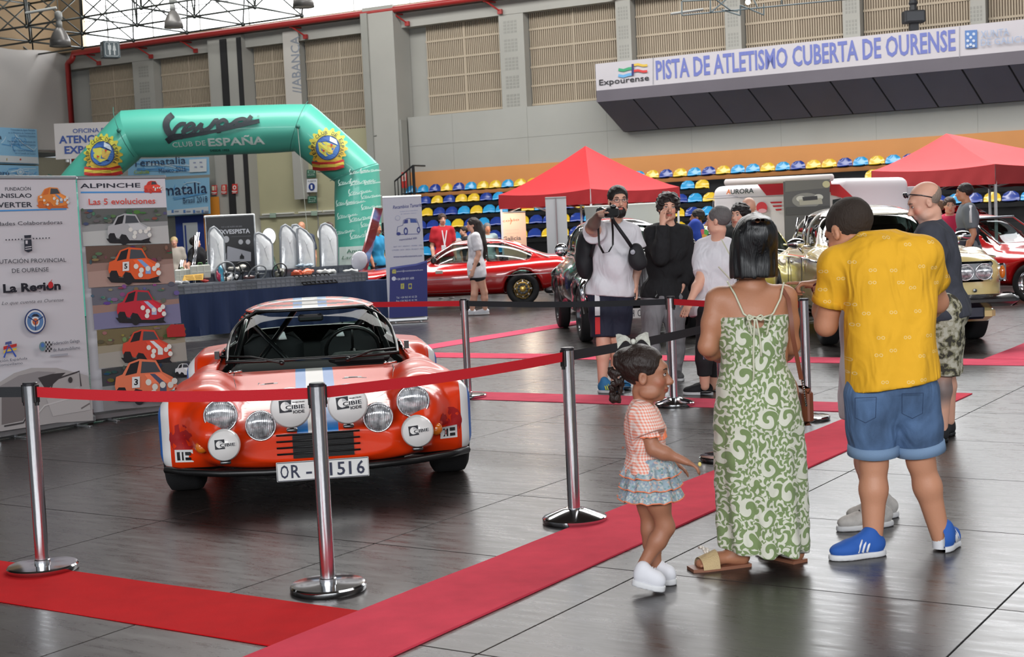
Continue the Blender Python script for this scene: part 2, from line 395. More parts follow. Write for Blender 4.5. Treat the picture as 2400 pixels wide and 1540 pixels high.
 def march(s, p, dr, n=400):
  p = np.asarray(p, float); dr = unit(dr); pr = p.copy(); vp = s.at(p)
  for i in range(n):
   q = pr + dr * s.h; v = s.at(q)
   if v < 0: return pr + dr * s.h * (vp / max(vp - v, 1e-6))
   pr, vp = q, v
  return p
 def cut(s, p, n, k=.004):
  n = unit(n); X, Y, Z = s.ax[0][:, None, None], s.ax[1][None, :, None], s.ax[2][None, None, :]
  s.put(tuple([slice(None)] * 3), ((X - p[0]) * n[0] + (Y - p[1]) * n[1] + (Z - p[2]) * n[2]), k, '&')
 def wrinkle(s, amp, sc, seed=0, aniso=(1, 1, 1), zr=None):
  rs = np.random.RandomState(seed); X, Y, Z = s.ax[0][:, None, None], s.ax[1][None, :, None], s.ax[2][None, None, :]; t = 0
  for i in range(5):
   v = rs.normal(size=3) * np.array(aniso) / sc; ph = rs.rand() * 6.28; w2 = rs.normal(size=3) / sc * .5
   t = t + np.sin(X * v[0] + Y * v[1] + Z * v[2] + ph + 1.3 * np.sin(X * w2[0] + Y * w2[1] + Z * w2[2] + ph))
  t = t * (amp / 2.2)
  if zr is not None: t = t * np.clip((zr[1] - Z) / (zr[1] - zr[0]), 0, 1)
  s.d = s.d + t.astype(np.float32)
 def mesh(s):
  d = s.d; N = d.shape; ins = d < 0
  c = ins[:-1, :-1, :-1].astype(np.int8)
  for a in (0, 1):
   for b in (0, 1):
    for e in (0, 1):
     if a + b + e: c = c + ins[a:N[0] - 1 + a, b:N[1] - 1 + b, e:N[2] - 1 + e]
  act = (c > 0) & (c < 8); I = np.argwhere(act); m = len(I)
  if m == 0: return np.zeros((0, 3)), np.zeros((0, 4), int)
  idx = np.full(act.shape, -1, np.int32); idx[act] = np.arange(m)
  P = np.zeros((m, 3)); cnt = np.zeros(m)
  for axn in range(3):
   o1, o2 = [q for q in range(3) if q != axn]
   for a in (0, 1):
    for b in (0, 1):
     J = I.copy(); J[:, o1] += a; J[:, o2] += b; K = J.copy(); K[:, axn] += 1
     v0 = d[J[:, 0], J[:, 1], J[:, 2]]; v1 = d[K[:, 0], K[:, 1], K[:, 2]]; q = (v0 < 0) != (v1 < 0)
     t = np.where(q, v0 / np.where(q, v0 - v1, 1), 0); pp = J.astype(float); pp[:, axn] += t; P[q] += pp[q]; cnt[q] += 1
  V = s.lo + P / cnt[:, None] * s.h; Q = []
  for axn in range(3):
   o1, o2 = (axn + 1) % 3, (axn + 2) % 3; A = [slice(None)] * 3; B = [slice(None)] * 3; A[axn] = slice(0, -1); B[axn] = slice(1, None)
   x = ins[tuple(A)] != ins[tuple(B)]; E = np.argwhere(x); E = E[(E[:, o1] > 0) & (E[:, o2] > 0) & (E[:, o1] < N[o1] - 1) & (E[:, o2] < N[o2] - 1)]
   if len(E) == 0: continue
   g = []
   for a, b in ((-1, -1), (0, -1), (0, 0), (-1, 0)): J = E.copy(); J[:, o1] += a; J[:, o2] += b; g.append(idx[J[:, 0], J[:, 1], J[:, 2]])
   G = np.stack(g, 1); fl = ins[E[:, 0], E[:, 1], E[:, 2]]; G[~fl] = G[~fl][:, ::-1]; Q.append(G)
  Q = np.vstack(Q); return V, Q[(Q >= 0).all(1)]
 def build(s, name, m, parent=None, world=True, paint=None, relax=1, flip_x=False):
  V, Q = s.mesh()
  for _ in range(relax):        # light smoothing
   acc = np.zeros_like(V); ct = np.zeros(len(V))
   for i in range(4):
    j = (i + 1) % 4; np.add.at(acc, Q[:, i], V[Q[:, j]]); np.add.at(acc, Q[:, j], V[Q[:, i]]); np.add.at(ct, Q[:, i], 1); np.add.at(ct, Q[:, j], 1)
   V = V * .45 + .55 * acc / np.maximum(ct, 1)[:, None]
  VC = paint(V) if paint is not None else None
  if world: V = to_local(V, parent)
  me = from_arrays(V, Q, smooth=True, VC=VC, mats=[m]); return link(name, me, parent)
def _smooth_interp(x, xs, ys):
 xs = np.asarray(xs, float); ys = np.asarray(ys, float)
 if len(xs) < 3: return np.interp(x, xs, ys)
 m = np.gradient(ys, xs); x = np.clip(x, xs[0], xs[-1]); i = np.clip(np.searchsorted(xs, x) - 1, 0, len(xs) - 2)
 h = xs[i + 1] - xs[i]; t = (x - xs[i]) / h
 return (2 * t ** 3 - 3 * t ** 2 + 1) * ys[i] + (t ** 3 - 2 * t ** 2 + t) * h * m[i] + (-2 * t ** 3 + 3 * t ** 2) * ys[i + 1] + (t ** 3 - t ** 2) * h * m[i + 1]
# ================================================================ the hall
WD = np.array([-.880, .4746, 0]); WD = WD / np.linalg.norm(WD)      # along the long wall, away from the camera
WN = np.array([-.4746, -.880, 0]); WN = WN / np.linalg.norm(WN)     # from the long wall into the hall
WP0 = np.array([0, 50.0, 0])
def W(t, z, off=0.0): return WP0 + WD * t + WN * off + np.array([0, 0, z])
def wt(px, py, off=0.0):
 q = hit(px, py, WP0 + WN * off, WN) - WP0; return float(q @ WD), float(q[2])
RW = np.array([WD, WN, [0, 0, 1.0]]).T      # columns: local x along the wall, y into the hall, z up
def wbox(mb, t0, t1, z0, z1, o0, o1): return mb.box(W((t0 + t1) / 2, (z0 + z1) / 2, (o0 + o1) / 2), (abs(t1 - t0), abs(o1 - o0), abs(z1 - z0)), RW)
m_floor = mat('dark_floor_vinyl', (44, 40, 39), rough=.36, nz=.22, nscale=2.2, stretch=(1, 1, 1), spec=.5)
g = NG(m_floor)
_, o = g.xyz()
tc = g.n('ShaderNodeTexCoord'); mp = g.n('ShaderNodeMapping'); mp.inputs['Rotation'].default_value = (0, 0, math.radians(33)); mp.inputs['Scale'].default_value = (1.2, 7, 1)
g.l(tc.outputs['Object'], mp.inputs[0]); nn = g.n('ShaderNodeTexNoise'); nn.inputs['Scale'].default_value = 2.6; nn.inputs['Detail'].default_value = 8; nn.inputs['Roughness'].default_value = .7; g.l(mp.outputs[0], nn.inputs['Vector'])
mr = g.n('ShaderNodeMapRange'); mr.inputs['From Min'].default_value = .3; mr.inputs['From Max'].default_value = .7; mr.inputs['To Min'].default_value = .22; mr.inputs['To Max'].default_value = .38
g.l(nn.outputs['Fac'], mr.inputs['Value']); g.l(mr.outputs[0], g.b.inputs['Roughness'])
m_seam = mat('floor_seam_dust', (120, 112, 104), rough=.8)
b = MB(); b.box((0, 30, -.06), (120, 110, .1)); floor = b.build('floor', mat('floor_base_vinyl', (60, 57, 55), rough=.4)); tag(floor, kind='structure')
floor.data.materials[0] = m_floor
ROOTS[floor.name] = (np.zeros(3), 0.0)
AD = np.array([.8373, -.5467, 0]); BD = np.array([.5467, .8373, 0])
pa, pb = 1.47, 1.27
pm = MB(); pm.bbox((0, 0, -.005), (pa - .005, pb - .005, .010), .002); pme = from_arrays(np.vstack(pm.V), pm.F, mats=[m_floor])
nfp = 0
for i in range(-22, 24):
 for j in range(-4, 22):
  c = AD * (-1.37 + pa * (i + .5)) + BD * (5.30 + pb * (j + .5))
  if 3.2 < c[1] < 23 and abs(c[0]) < .40 * c[1] + 1.2 and nfp < 298:
   o = link('floor_panel', pme, floor); o.location = c; o.rotation_euler = (0, 0, math.atan2(AD[1], AD[0])); nfp += 1
b = MB();
# ---- long wall
m_grey = mat('grey_wall_render', (168, 167, 161), rough=.85, nz=.06, nscale=.6)
m_greyd = mat('grey_steel_column', (150, 150, 144), rough=.6, nz=.05, nscale=1)
m_conc = mat('concrete_parapet', (168, 168, 163), rough=.8, nz=.07, nscale=.5)
m_olive = mat('olive_door_leaf', (178, 174, 142), rough=.8, nz=.05, nscale=.7)
m_dark = mat('dark_recess', (38, 38, 40), rough=.8)
m_slat = mat('beige_acoustic_slat', (180, 166, 146), rough=.7)
m_slatb = mat('brown_acoustic_backing', (118, 104, 90), rough=.9)
b = MB()
wbox(b, -24, 24, 8.82, 9.55, -.6, .0)
wbox(b, 3.9, 24, 5.4, 8.82, -.9, -.55)
wbox(b, -24, 3.9, 5.6, 8.82, -.9, -.55)
wall = b.build('wall_right', m_grey); tag(wall, kind='structure')
b = MB(); wbox(b, -24, 3.85, 3.5, 5.6, -.55, .05); wp = b.build('parapet_panel', m_conc, wall)
for i, t in enumerate(range(-22, 4, 3)):
 b = MB(); wbox(b, t - .006, t + .006, 3.6, 5.58, .045, .055); b.build('panel_joint', m_greyd, wall)
b = MB(); wbox(b, -24, 3.85, 4.55, 4.56, .048, .056); b.build('panel_joint', m_greyd, wall)
# slatted acoustic panels between pillars
bays = [(16.9, 19.6, 4.9), (12.75, 15.7, 4.9), (9.15, 11.0, 4.9), (5.35, 8.55, 5.4), (0.02, 3.2, 5.6), (-4.4, -1.0, 5.6), (-8.2, -5.0, 5.6), (-12.0, -8.8, 5.6), (-15.8, -12.6, 5.6), (-19.4, -16.3, 5.6)]
for k, (t0, t1, zb) in enumerate(bays):
 b = MB(); wbox(b, t0, t1, zb, 8.84, -.55, -.45); pn = b.build('acoustic_panel', m_slatb, wall)
 b = MB(); n = int((t1 - t0) / .078)
 for i in range(n):
  t = t0 + (i + .5) * (t1 - t0) / n
  wbox(b, t - .020, t + .020, zb, 8.83, -.45, -.405)
 o = b.build('slat', m_slat, pn); tag(o, kind='stuff')
 z = zb + .05
 b = MB()
 while z < 8.7:
  wbox(b, t0, t1, z, z + .07, -.41, -.385); z += .645
 for tt in np.linspace(t0, t1, 3)[1:-1]: wbox(b, tt - .03, tt + .03, zb, 8.83, -.41, -.39)
 o = b.build('panel_rail', m_slat, pn); tag(o, kind='stuff')
# pillars with perforated service grilles
def pillar(t0, t1, z0, m, o=.12, name='pillar'):
 b = MB(); wbox(b, t0, t1, z0, 8.9, -.55, o); p = b.build(name, m, wall); return p
for t0, t1, z0 in ((15.75, 16.85, 4), (-.98, -.02, 5.55), (-4.98, -4.45, 5.55), (-8.78, -8.25, 5.55), (-12.58, -12.05, 5.55), (-16.28, -15.85, 5.55)):
 p = pillar(t0, t1, z0, m_grey, -.02)
 tm0, tm1 = (t0 + .25, t0 + .8) if t1 - t0 > .6 else (t0 + .08, t0 + .46)
 q = MB(); z = 8.6
 while z > z0 + .5:
  for r in range(4):
   for c in range(4): wbox(q, tm0 + c * (tm1 - tm0) / 4 + .02, tm0 + (c + 1) * (tm1 - tm0) / 4 - .02, z - r * .115 - .08, z - r * .115, -.03, -.012)
  z -= .63
 o = q.build('grille_hole', m_greyd, p); tag(o, kind='stuff')
b = MB(); wbox(b, 11.05, 12.7, 0, 9.3, -.5, .25); wbox(b, 8.62, 9.1, 2.9, 8.9, -.5, .05); b.build('pillar', m_grey, wall)
b = MB(); wbox(b, 11.75, 12.05, 0, 9.2, .25, .32); wbox(b, 11.05, 11.25, 0, 9.2, .25, .30); b.build('pillar_recess', m_dark, wall)
b = MB(); wbox(b, 3.95, 5.25, 0, 9.6, -.5, .55); b.build('pillar', m_grey, wall)
b = MB(); wbox(b, 5.02, 5.3, 0, 9.4, .3, .62); wbox(b, 3.86, 3.98, 0, 5.5, .1, .5); wbox(b, 4.9, 5.05, 5.0, 5.04, .5, .58); b.build('pillar_recess', m_greyd, wall)
# tall olive doors below the slats at the left half
b = MB(); wbox(b, 5.3, 11.05, 0, 5.4, -.62, -.3); b.build('door_1', m_olive, wall)
b = MB(); wbox(b, 12.6, 20.6, 0, 5.2, -.62, -.3); b.build('lower_wall_panel', mat('pale_wall_lower', (176, 176, 168), rough=.85), wall)
b = MB()
for t in (8.3, 6.85): wbox(b, t - .02, t + .02, 0, 5.3, -.31, -.27)
wbox(b, 5.3, 11.05, 2.28, 2.36, -.31, -.22); wbox(b, 5.4, 8.2, 3.9, 3.95, -.31, -.27)
b.build('door_seam', m_greyd, wall)
b = MB()
for t0, t1 in ((10.9, 9.4), (9.15, 8.1), (8.0, 7.0), (6.7, 5.5)): wbox(b, t1, t0, 2.385, 2.44, -.3, -.2)
b.build('door_push_bar', mat('white_push_bar', (235, 235, 225), rough=.4), wall)  # plain white bars across the door leaves
m_glow = mat('bright_porthole_glazing', (255, 255, 250), emit=(255, 255, 252), es=3.0, rough=.3)
for k, t in enumerate((10.66, 9.85, 8.04, 7.02)):
 b = MB(); b.lathe([(.31, 0), (.31, .03), (.0, .03)], 28, W(t, 1.55, -.3), np.array([WD, [0, 0, 1.0], WN]).T, caps=False)
 o = b.build('window_%d' % (k + 2), m_glow); tag(o, kind='structure')
 b = MB(); b.tube([W(t, 1.55, -.27) + .33 * (WD * math.cos(a) + np.array([0, 0, 1]) * math.sin(a)) for a in np.linspace(0, 2 * math.pi, 29)[:-1]], .02, 6, closed=True)
 b.build('window_frame', m_greyd, o)
# clerestory glazing above the fire main, with its mullions
b = MB(); wbox(b, -24, 19.9, 9.62, 12.1, -.75, -.7)
win = b.build('window_1', mat('clerestory_glazing', (255, 255, 255), emit=(250, 252, 255), es=6.5, rough=.3)); tag(win, kind='structure')
b = MB()
for t in np.arange(-23, 20.5, 2.45): wbox(b, t - .03, t + .03, 9.6, 12.1, -.69, -.64)
wbox(b, -24, 19.9, 10.8, 10.84, -.69, -.65)
b.build('window_mullion', mat('white_mullion', (205, 210, 215), rough=.4), win)
b = MB(); wbox(b, -24, 22, 12.1, 14.2, -.9, -.5); wbox(b, 19.9, 22, 9.5, 12.1, -.9, -.5); wbox(b, -24, 20.6, 9.5, 9.6, -.7, .35)
o = b.build('wall_upper', mat('beige_upper_wall', (176, 158, 132), rough=.85)); tag(o, kind='structure')
# ---- left wall
LC = W(20.6, 0, 0)
LD = np.array([-.4746, -.880, 0])
def L(s_, z, off=0.0): return LC + LD * s_ + np.array([.880, -.4746, 0]) * off + np.array([0, 0, z])
RL = np.array([LD, [.880, -.4746, 0], [0, 0, 1.0]]).T
b = MB(); b.box(L(20, 2.6, -.15), (40, .3, 5.2), RL); o = b.build('wall_left', mat('beige_wall_left', (150, 146, 128), rough=.85, nz=.05, nscale=.6)); tag(o, kind='structure')
b = MB(); P = []
for i in range(60):
 s_ = i * .5; r = []
 for j in range(9): z = 5.5 + 4.0 * j / 8 + .06 * math.sin(s_ * 1.7) * (j == 8); r.append(L(s_, z, .12 + .05 * math.sin(s_ * 2.6 + .3 * j) + .03 * math.sin(s_ * 6 + j)))
 P.append(r)
b.grid(P); o = b.build('wall_curtain', mat('pale_grey_wall_drape', (182, 178, 174), rough=.9, nz=.05, nscale=.5), smooth=True)
tag(o, 'pale grey drape covering the upper left wall beneath the roof frame', 'curtain')
b = MB(); b.tube([L(0, 5.42, .25), L(30, 5.42, .25)], .05, 8); o = b.build('drape_rail', mat('bright_steel', (190, 190, 190), rough=.25, metal=.9)); tag(o, 'steel tube running below the pale grey wall drape', 'rail')
b = MB(); b.box(L(15, 12.0, -.6), (40, .3, 5.0), RL); o = b.build('wall_left_upper', mat('brown_upper_wall', (150, 128, 100), rough=.9)); tag(o, kind='structure')
# roof
m_roof = mat('dark_roof_deck', (64, 58, 52), rough=.9)
b = MB()
for i in range(12):
 c = W(0, 14.3, 3 + i * 4.6); b.box(c, (110, 4.58, .12), RW)
o = b.build('ceiling', m_roof); tag(o, kind='structure')
# space frame of steel tubes over the far left corner
m_tube = mat('dark_steel_tube', (84, 88, 86), rough=.35, metal=.6)
fr = thing('roof_space_frame', 'dark steel tube space frame hanging in front of the bright high windows', 'roof frame', W(14, 9.3, 4))
def frame_node(i, j, top): return W(23.5 - i * 2.7 - (1.35 if top else 0), 9.35 + 1.75 * top + .02 * i, 1.4 + j * 2.7 + (1.35 if top else 0))
ni, nj = 7, 3
chord, diag, ball = MB(), MB(), MB()
for i in range(ni):
 for j in range(nj):
  a = frame_node(i, j, 0); ball.sphere(a, .085, 8, 6)
  if i < ni - 1: chord.tube([a, frame_node(i + 1, j, 0)], .038, 6)
  if j < nj - 1: chord.tube([a, frame_node(i, j + 1, 0)], .038, 6)
  T = frame_node(i, j, 1); ball.sphere(T, .085, 8, 6)
  if i < ni - 1: chord.tube([T, frame_node(i + 1, j, 1)], .04, 6)
  if j < nj - 1: chord.tube([T, frame_node(i, j + 1, 1)], .04, 6)
  diag.tube([a, T], .03, 6)
  if i > 0: diag.tube([a, frame_node(i - 1, j, 1)], .03, 6)
  if j > 0: diag.tube([a, frame_node(i, j - 1, 1)], .03, 6)
  if i > 0 and j > 0: diag.tube([a, frame_node(i - 1, j - 1, 1)], .03, 6)
  if i % 3 == 0: diag.tube([T, T + np.array([0, 0, 3.2])], .03, 6)
chord.build('frame_chord', m_tube, fr, world=True, smooth=True); diag.build('frame_diagonal', m_tube, fr, world=True, smooth=True); ball.build('frame_node', m_tube, fr, world=True, smooth=True)
c = at(62, 78, 50.0)
# fluorescent tube fitting on the frame
t = thing('strip_light', 'thin unlit strip light fixed under the roof frame', 'lamp', at(96, 27, 49))
b = MB(); b.tube([at(60, 31, 49), at(132, 18, 49)], .05, 8); b.build('lamp_tube', mat('grey_lamp_body', (150, 152, 150), rough=.4), t, world=True)
# red fire main along the wall
m_red = mat('fire_red_pipe', (160, 46, 44), rough=.4, nz=.08, nscale=2)
t = thing('fire_pipe', 'red fire main running under the high windows and down the corner', 'pipe', W(20, 0, .5))
P = [W(19.9, .1, .45), W(19.9, 9.0, .45)] + [W(19.9 - .35 * math.sin(a), 9.05 + .35 * (1 - math.cos(a)), .45) for a in np.linspace(.2, math.pi / 2, 5)] + [W(x, 9.42, .45) for x in (15, 8.2, 7.9, 3, -10, -23)]
b = MB(); b.tube(P, .115, 10); b.build('main_pipe', m_red, t, world=True, smooth=True)
for x in (19.0, 16.2, 13.9, 8.6, 4.1, .3, -4):
 b = MB(); b.tube([W(x, 9.36, .45), W(x - .45, 8.95, .1)], .03, 6); b.tube([W(x, 9.3, .45), W(x - .3, 9.27, .1)], .03, 6); b.box(W(x - .45, 8.93, .08), (.16, .1, .16), RW)
 b.build('pipe_bracket', m_red, t, world=True)
# high-bay lamps
def hbay(px, py, Y, lab, s=1.0):
 c = at(px, py, Y); t = thing('high_bay_lamp', lab, 'lamp', c, group='hanging high bay lamps')
 b = MB(); b.lathe([(.02, .50), (.12, .46), (.22, .30), (.31, .10), (.335, -.12), (.32, -.12), (.28, .08)], 20, (0, 0, 0)); b.build('lamp_shade', mat('grey_lamp_shade', (120, 118, 116), rough=.35, metal=.3), t, smooth=True)
 b = MB(); b.lathe([(.0, -.10), (.30, -.10)], 20, caps=False); b.build('lamp_lens', mat('pale_lamp_lens', (235, 238, 240), rough=.3), t)
 b = MB(); b.lathe([(.1, .48), (.1, .66), (.06, .70), (.12, .74), (.12, .95), (.05, 1.0)], 14); b.tube([(0, 0, 1.0), (0, 0, 2.2)], .015, 5); b.build('lamp_ballast', mat('grey_lamp_body', (150, 152, 150)), t, smooth=True)
hbay(141, 100, 46, 'grey bell lamp over the pale grey wall drape')
hbay(407, 57, 50, 'grey bell lamp against the bright windows above the teal arch')
hbay(711, 8, 44, 'grey bell lamp at the top edge above the vertical banner')
# roof-hung sign cube with the toilet pictograms
c = at(258, 117, 40.0)
t = thing('hanging_sign_box', 'dark grey hanging cube sign with man and woman pictograms', 'sign', c)
Rq = rotz(math.radians(32)); m_sb = mat('slate_sign_face', (98, 112, 118), rough=.4)
b = MB(); b.bbox((0, 0, 0), (.46, .34, .46), .01, Rq); b.build('sign_body', m_sb, t)
def pict(ar, cx, w):
 col = (226, 232, 232)
 ar.ell(cx, .14, .022, .022, col, px=False, n=10)
 if w: ar.poly([(cx - .025, .11), (cx + .025, .11), (cx + .05, -.04), (cx + .02, -.04), (cx + .02, -.16), (cx - .02, -.16), (cx - .02, -.04), (cx - .05, -.04)], col, px=False)
 else: ar.poly([(cx - .045, .11), (cx + .045, .11), (cx + .045, -.02), (cx + .025, -.02), (cx + .022, -.16), (cx - .022, -.16), (cx - .025, -.02), (cx - .045, -.02)], col, px=False)
for nrm, w, h in ((np.array([0, -1.0, 0]), .46, .0), (np.array([-1.0, 0, 0]), .34, 0)):
 nn_ = Rq @ nrm; xd = np.cross([0, 0, 1], nn_) * 1.0; xd = np.cross(np.array([0, 0, 1.0]), -nn_) * -1
 ar = Art(c + nn_ * (.23 if w == .34 else .17), xd, n=nn_, eps=.002); s_ = w / .46
 ar.line([(-.15 * s_, -.19), (.15 * s_, -.19), (.185 * s_, -.15), (.185 * s_, .15), (.15 * s_, .19), (-.15 * s_, .19), (-.185 * s_, .15), (-.185 * s_, -.15), (-.15 * s_, -.19)], .012, (226, 232, 232), px=False)
 pict(ar, -.065 * s_, 0); pict(ar, .065 * s_, 1); ar.build('pictogram', t)
b = MB(); b.tube([c + (0, 0, .23), c + (-.1, 0, 1.8)], .008, 5); b.tube([c + (.1, 0, .23), c + (.2, 0, 1.8)], .008, 5); b.build('hanging_wire', m_tube, t, world=True)
# scoreboard-like gallery box with the big lettering
t = thing('gallery_sign_box', 'long dark gallery box with white fascia lettered PISTA DE ATLETISMO CUBERTA DE OURENSE', 'sign', W(-10, 5, 1.5))
OFB = 1.5
ta, zt = wt(1395, 150, OFB); tb, _ = wt(2400, 45, OFB); zb = wt(1395, 213, OFB)[1]; zc = wt(1395, 240, OFB)[1]; zd = 4.46
tb = tb - 4
b = MB(); wbox(b, tb, ta, zb, zt, 0, OFB); b.build('white_fascia', mat('white_fascia_board', (202, 198, 204), rough=.55, nz=.03, nscale=1), t, world=True)
m_bx = mat('charcoal_box_cladding', (104, 99, 108), rough=.6, nz=.06, nscale=1)
m_bd = mat('dark_box_underside', (104, 104, 116), rough=.7, nz=.06, nscale=1)
b = MB(); wbox(b, tb, ta, zc, zb, 0, OFB + .01); b.build('lower_band', m_bx, t, world=True)
tt0 = wt(1460, 308, .3)[0]
n = 0; x = ta
while x > tb:
 x2 = x - 1.28; b = MB(); f = lambda q: tt0 + (q - ta)
 gp = .03
 b.add([W(x - gp, zc, OFB), W(x2 + gp, zc, OFB), W(f(x2) + gp, zd, .3), W(f(x) - gp, zd, .3), W(x - gp, zc, OFB - .12), W(x2 + gp, zc, OFB - .12), W(f(x2) + gp, zd + .1, .2), W(f(x) - gp, zd + .1, .2)], [(0, 1, 2, 3), (4, 7, 6, 5), (0, 4, 5, 1), (1, 5, 6, 2), (2, 6, 7, 3), (3, 7, 4, 0)])
 b.build('underside_panel', m_bd, t, world=True); x = x2
b = MB(); b.add([W(ta, zc, OFB - .05), W(tb, zc, OFB - .05), W(tb, zd + .02, .27), W(tt0, zd + .02, .27), W(ta, zc, .1), W(tb, zc, .1), W(tb, zd, .1), W(tt0, zd, .1)], [(0, 1, 2, 3), (4, 7, 6, 5), (0, 4, 5, 1), (3, 2, 6, 7), (0, 3, 7, 4)]); b.build('underside_core', m_dark, t, world=True)
ar = Art(W(0, 0, OFB + .004), -WD, n=WN, eps=.004); blue = (112, 122, 190)
ar.text('PISTA DE ATLETISMO CUBERTA DE OURENSE', (1538, 186), (2240, 117), 43, blue, bold=.025, space=1.0)
ar.line([(1531, 135), (1531, 198)], 1.5, (150, 150, 160)); ar.line([(2249, 63), (2249, 135)], 1.5, (150, 150, 160))
ar.text('Expourense', (1405, 200), (1522, 188), 13, (45, 45, 50), bold=.01)
for y, c0, c1 in ((160, (70, 165, 120), (225, 190, 80)), (168, (240, 240, 240), (240, 240, 240)), (174, (110, 175, 225), (215, 70, 70))):
 if c0[0] == 240: continue
 ar.line([(1450, y + 3), (1462, y + 5), (1474, y + 1), (1484, y)], 6, c0); ar.line([(1484, y - 7), (1496, y - 9), (1508, y - 6), (1518, y - 7)], 5, c1)
ar.line([(1484, 150), (1484, 177)], 5, (60, 60, 120))
ar.poly([(2262, 72), (2291, 70), (2291, 112), (2263, 114)], (92, 130, 190))
for i, (dx, dy) in enumerate(((7, 8), (21, 8), (14, 16), (7, 24), (21, 24), (14, 33), (7, 36), (21, 36))): ar.ell(2262 + dx, 72 + dy, 3.5, 3.5, (205, 215, 230), n=8)
ar.text('XUNTA', (2300, 90), (2366, 83), 17, (160, 178, 208)); ar.text('DE GALICIA', (2300, 108), (2412, 98), 15, (160, 178, 208))
ar.build('lettering', t)
# loudspeaker on the parapet above the box
c = at(2141, 40, 42.5); t = thing('loudspeaker', 'dark loudspeaker box hung before the slatted wall', 'speaker', c)
b = MB(); b.bbox((0, 0, 0), (.62, .4, .36), .03); b.build('cabinet', mat('dark_speaker', (48, 50, 54), rough=.6), t)
b = MB(); b.lathe([(.12, .2), (.1, .34), (.14, .40), (.1, .5)], 12); b.box((0, 0, -.28), (.25, .2, .22)); b.tube([(0, 0, .4), (0, 0, 1.6)], .03, 6); b.build('bracket', mat('dark_speaker'), t)
b = MB(); b.box((0, -.21, 0), (.5, .02, .26)); b.build('speaker_grille', mat('speaker_mesh', (70, 73, 78), rough=.8), t)
# small lighting truss at the top of the frame
t = thing('lighting_truss', 'slim steel lighting truss with one lit lamp at the top edge', 'truss', at(1690, 10, 40))
b = MB(); Y = 40.0
q = lambda x, y, d=0: at(x, y, Y + d)
for a, c_ in (((1598, 3), (1800, -8)), ((1598, 36), (1720, 24)), ((1720, 24), (2050, -8)), ((1598, 3), (1598, 36)), ((1665, 0), (1665, 30)), ((1665, 30), (1712, -10)), ((1700, 24), (1730, 26)), ((1712, 24), (1665, -10)), ((1735, 36), (1735, 12)), ((1690, 22), (1735, 36)), ((1735, 12), (1790, 35)), ((1775, 18), (1762, -10)), ((1790, 35), (1790, 10)), ((1832, 10), (1832, -10))):
 b.tube([q(*a), q(*c_)], .022, 5)
b.build('truss_frame', mat('slate_truss_steel', (92, 104, 108), rough=.4, metal=.5), t, world=True)
b = MB(); b.sphere(q(1753, 5), .07, 10, 6); b.build('lamp', mat('lit_lamp', (255, 255, 250), emit=(255, 250, 240), es=8), t, world=True)
b = MB(); b.tube([q(1572, 33, .5), q(1648, 22, .5)], .04, 6); b.build('lamp_tube', mat('grey_lamp_body'), t, world=True)
# vertical banner on the wall: ABANCA
t = thing('vertical_banner', 'tall narrow silver banner lettered ABANCA on the slatted wall', 'banner', W(9, 5.6, .1))
t0, z0 = wt(672, 60, .12); t1, z1 = wt(722, 250, .12); tl = wt(680, 200, .12)[0]
b = MB(); wbox(b, 8.45, 9.18, 5.2, 9.2, .1, .12); b.build('banner_cloth', mat('silver_banner', (196, 192, 186), rough=.45), t, world=True)
ar = Art(W(0, 0, .125), -WD, n=WN, eps=.003)
def vtext(ar, s_, a, b_, h, col, bold=0.0):
 # lettering that climbs: baseline runs upwards from a to b_
 V, F = text2d(s_, bold, .0, 1.0); A, B = ar.uv(*a), ar.uv(*b_); L_ = np.linalg.norm(B - A); d = (B - A) / L_; e = np.array([-d[1], d[0]])
 hh = h * np.linalg.norm(ar.uv(a[0] + 1, a[1]) - A); U = (V[:, 0] - V[:, 0].min()) / (V[:, 0].max() - V[:, 0].min()) * L_; Wv = V[:, 1] / .7 * hh
 ar._add(A + U[:, None] * d + Wv[:, None] * e, F, col)
vtext(ar, '//ABANCA', (707, 218), (701, 84), 21, (140, 146, 156), .01)
ar.build('lettering', t)
# ---- grandstand with plastic seats
t = thing('grandstand', 'dark stepped grandstand along the long wall with orange back board', 'grandstand', W(-8, 0, 2))
m_st = mat('black_stand_step', (26, 27, 30), rough=.7)
tl, tr_ = 3.85, -20
NR = 7
for k in range(NR):
 zt_ = 2.70 - .43 * k
 if zt_ < .1: break
 b = MB(); wbox(b, tr_, tl - .02 * k, zt_ - .5, zt_, .55 + .8 * k - .75, .55 + .8 * k + .12); b.build('step', m_st, t, world=True)
b = MB(); wbox(b, tr_, tl, 2.6, 3.62, .06, .12); b.build('back_board', mat('orange_back_board', (214, 148, 88), rough=.7, nz=.04, nscale=1), t, world=True)
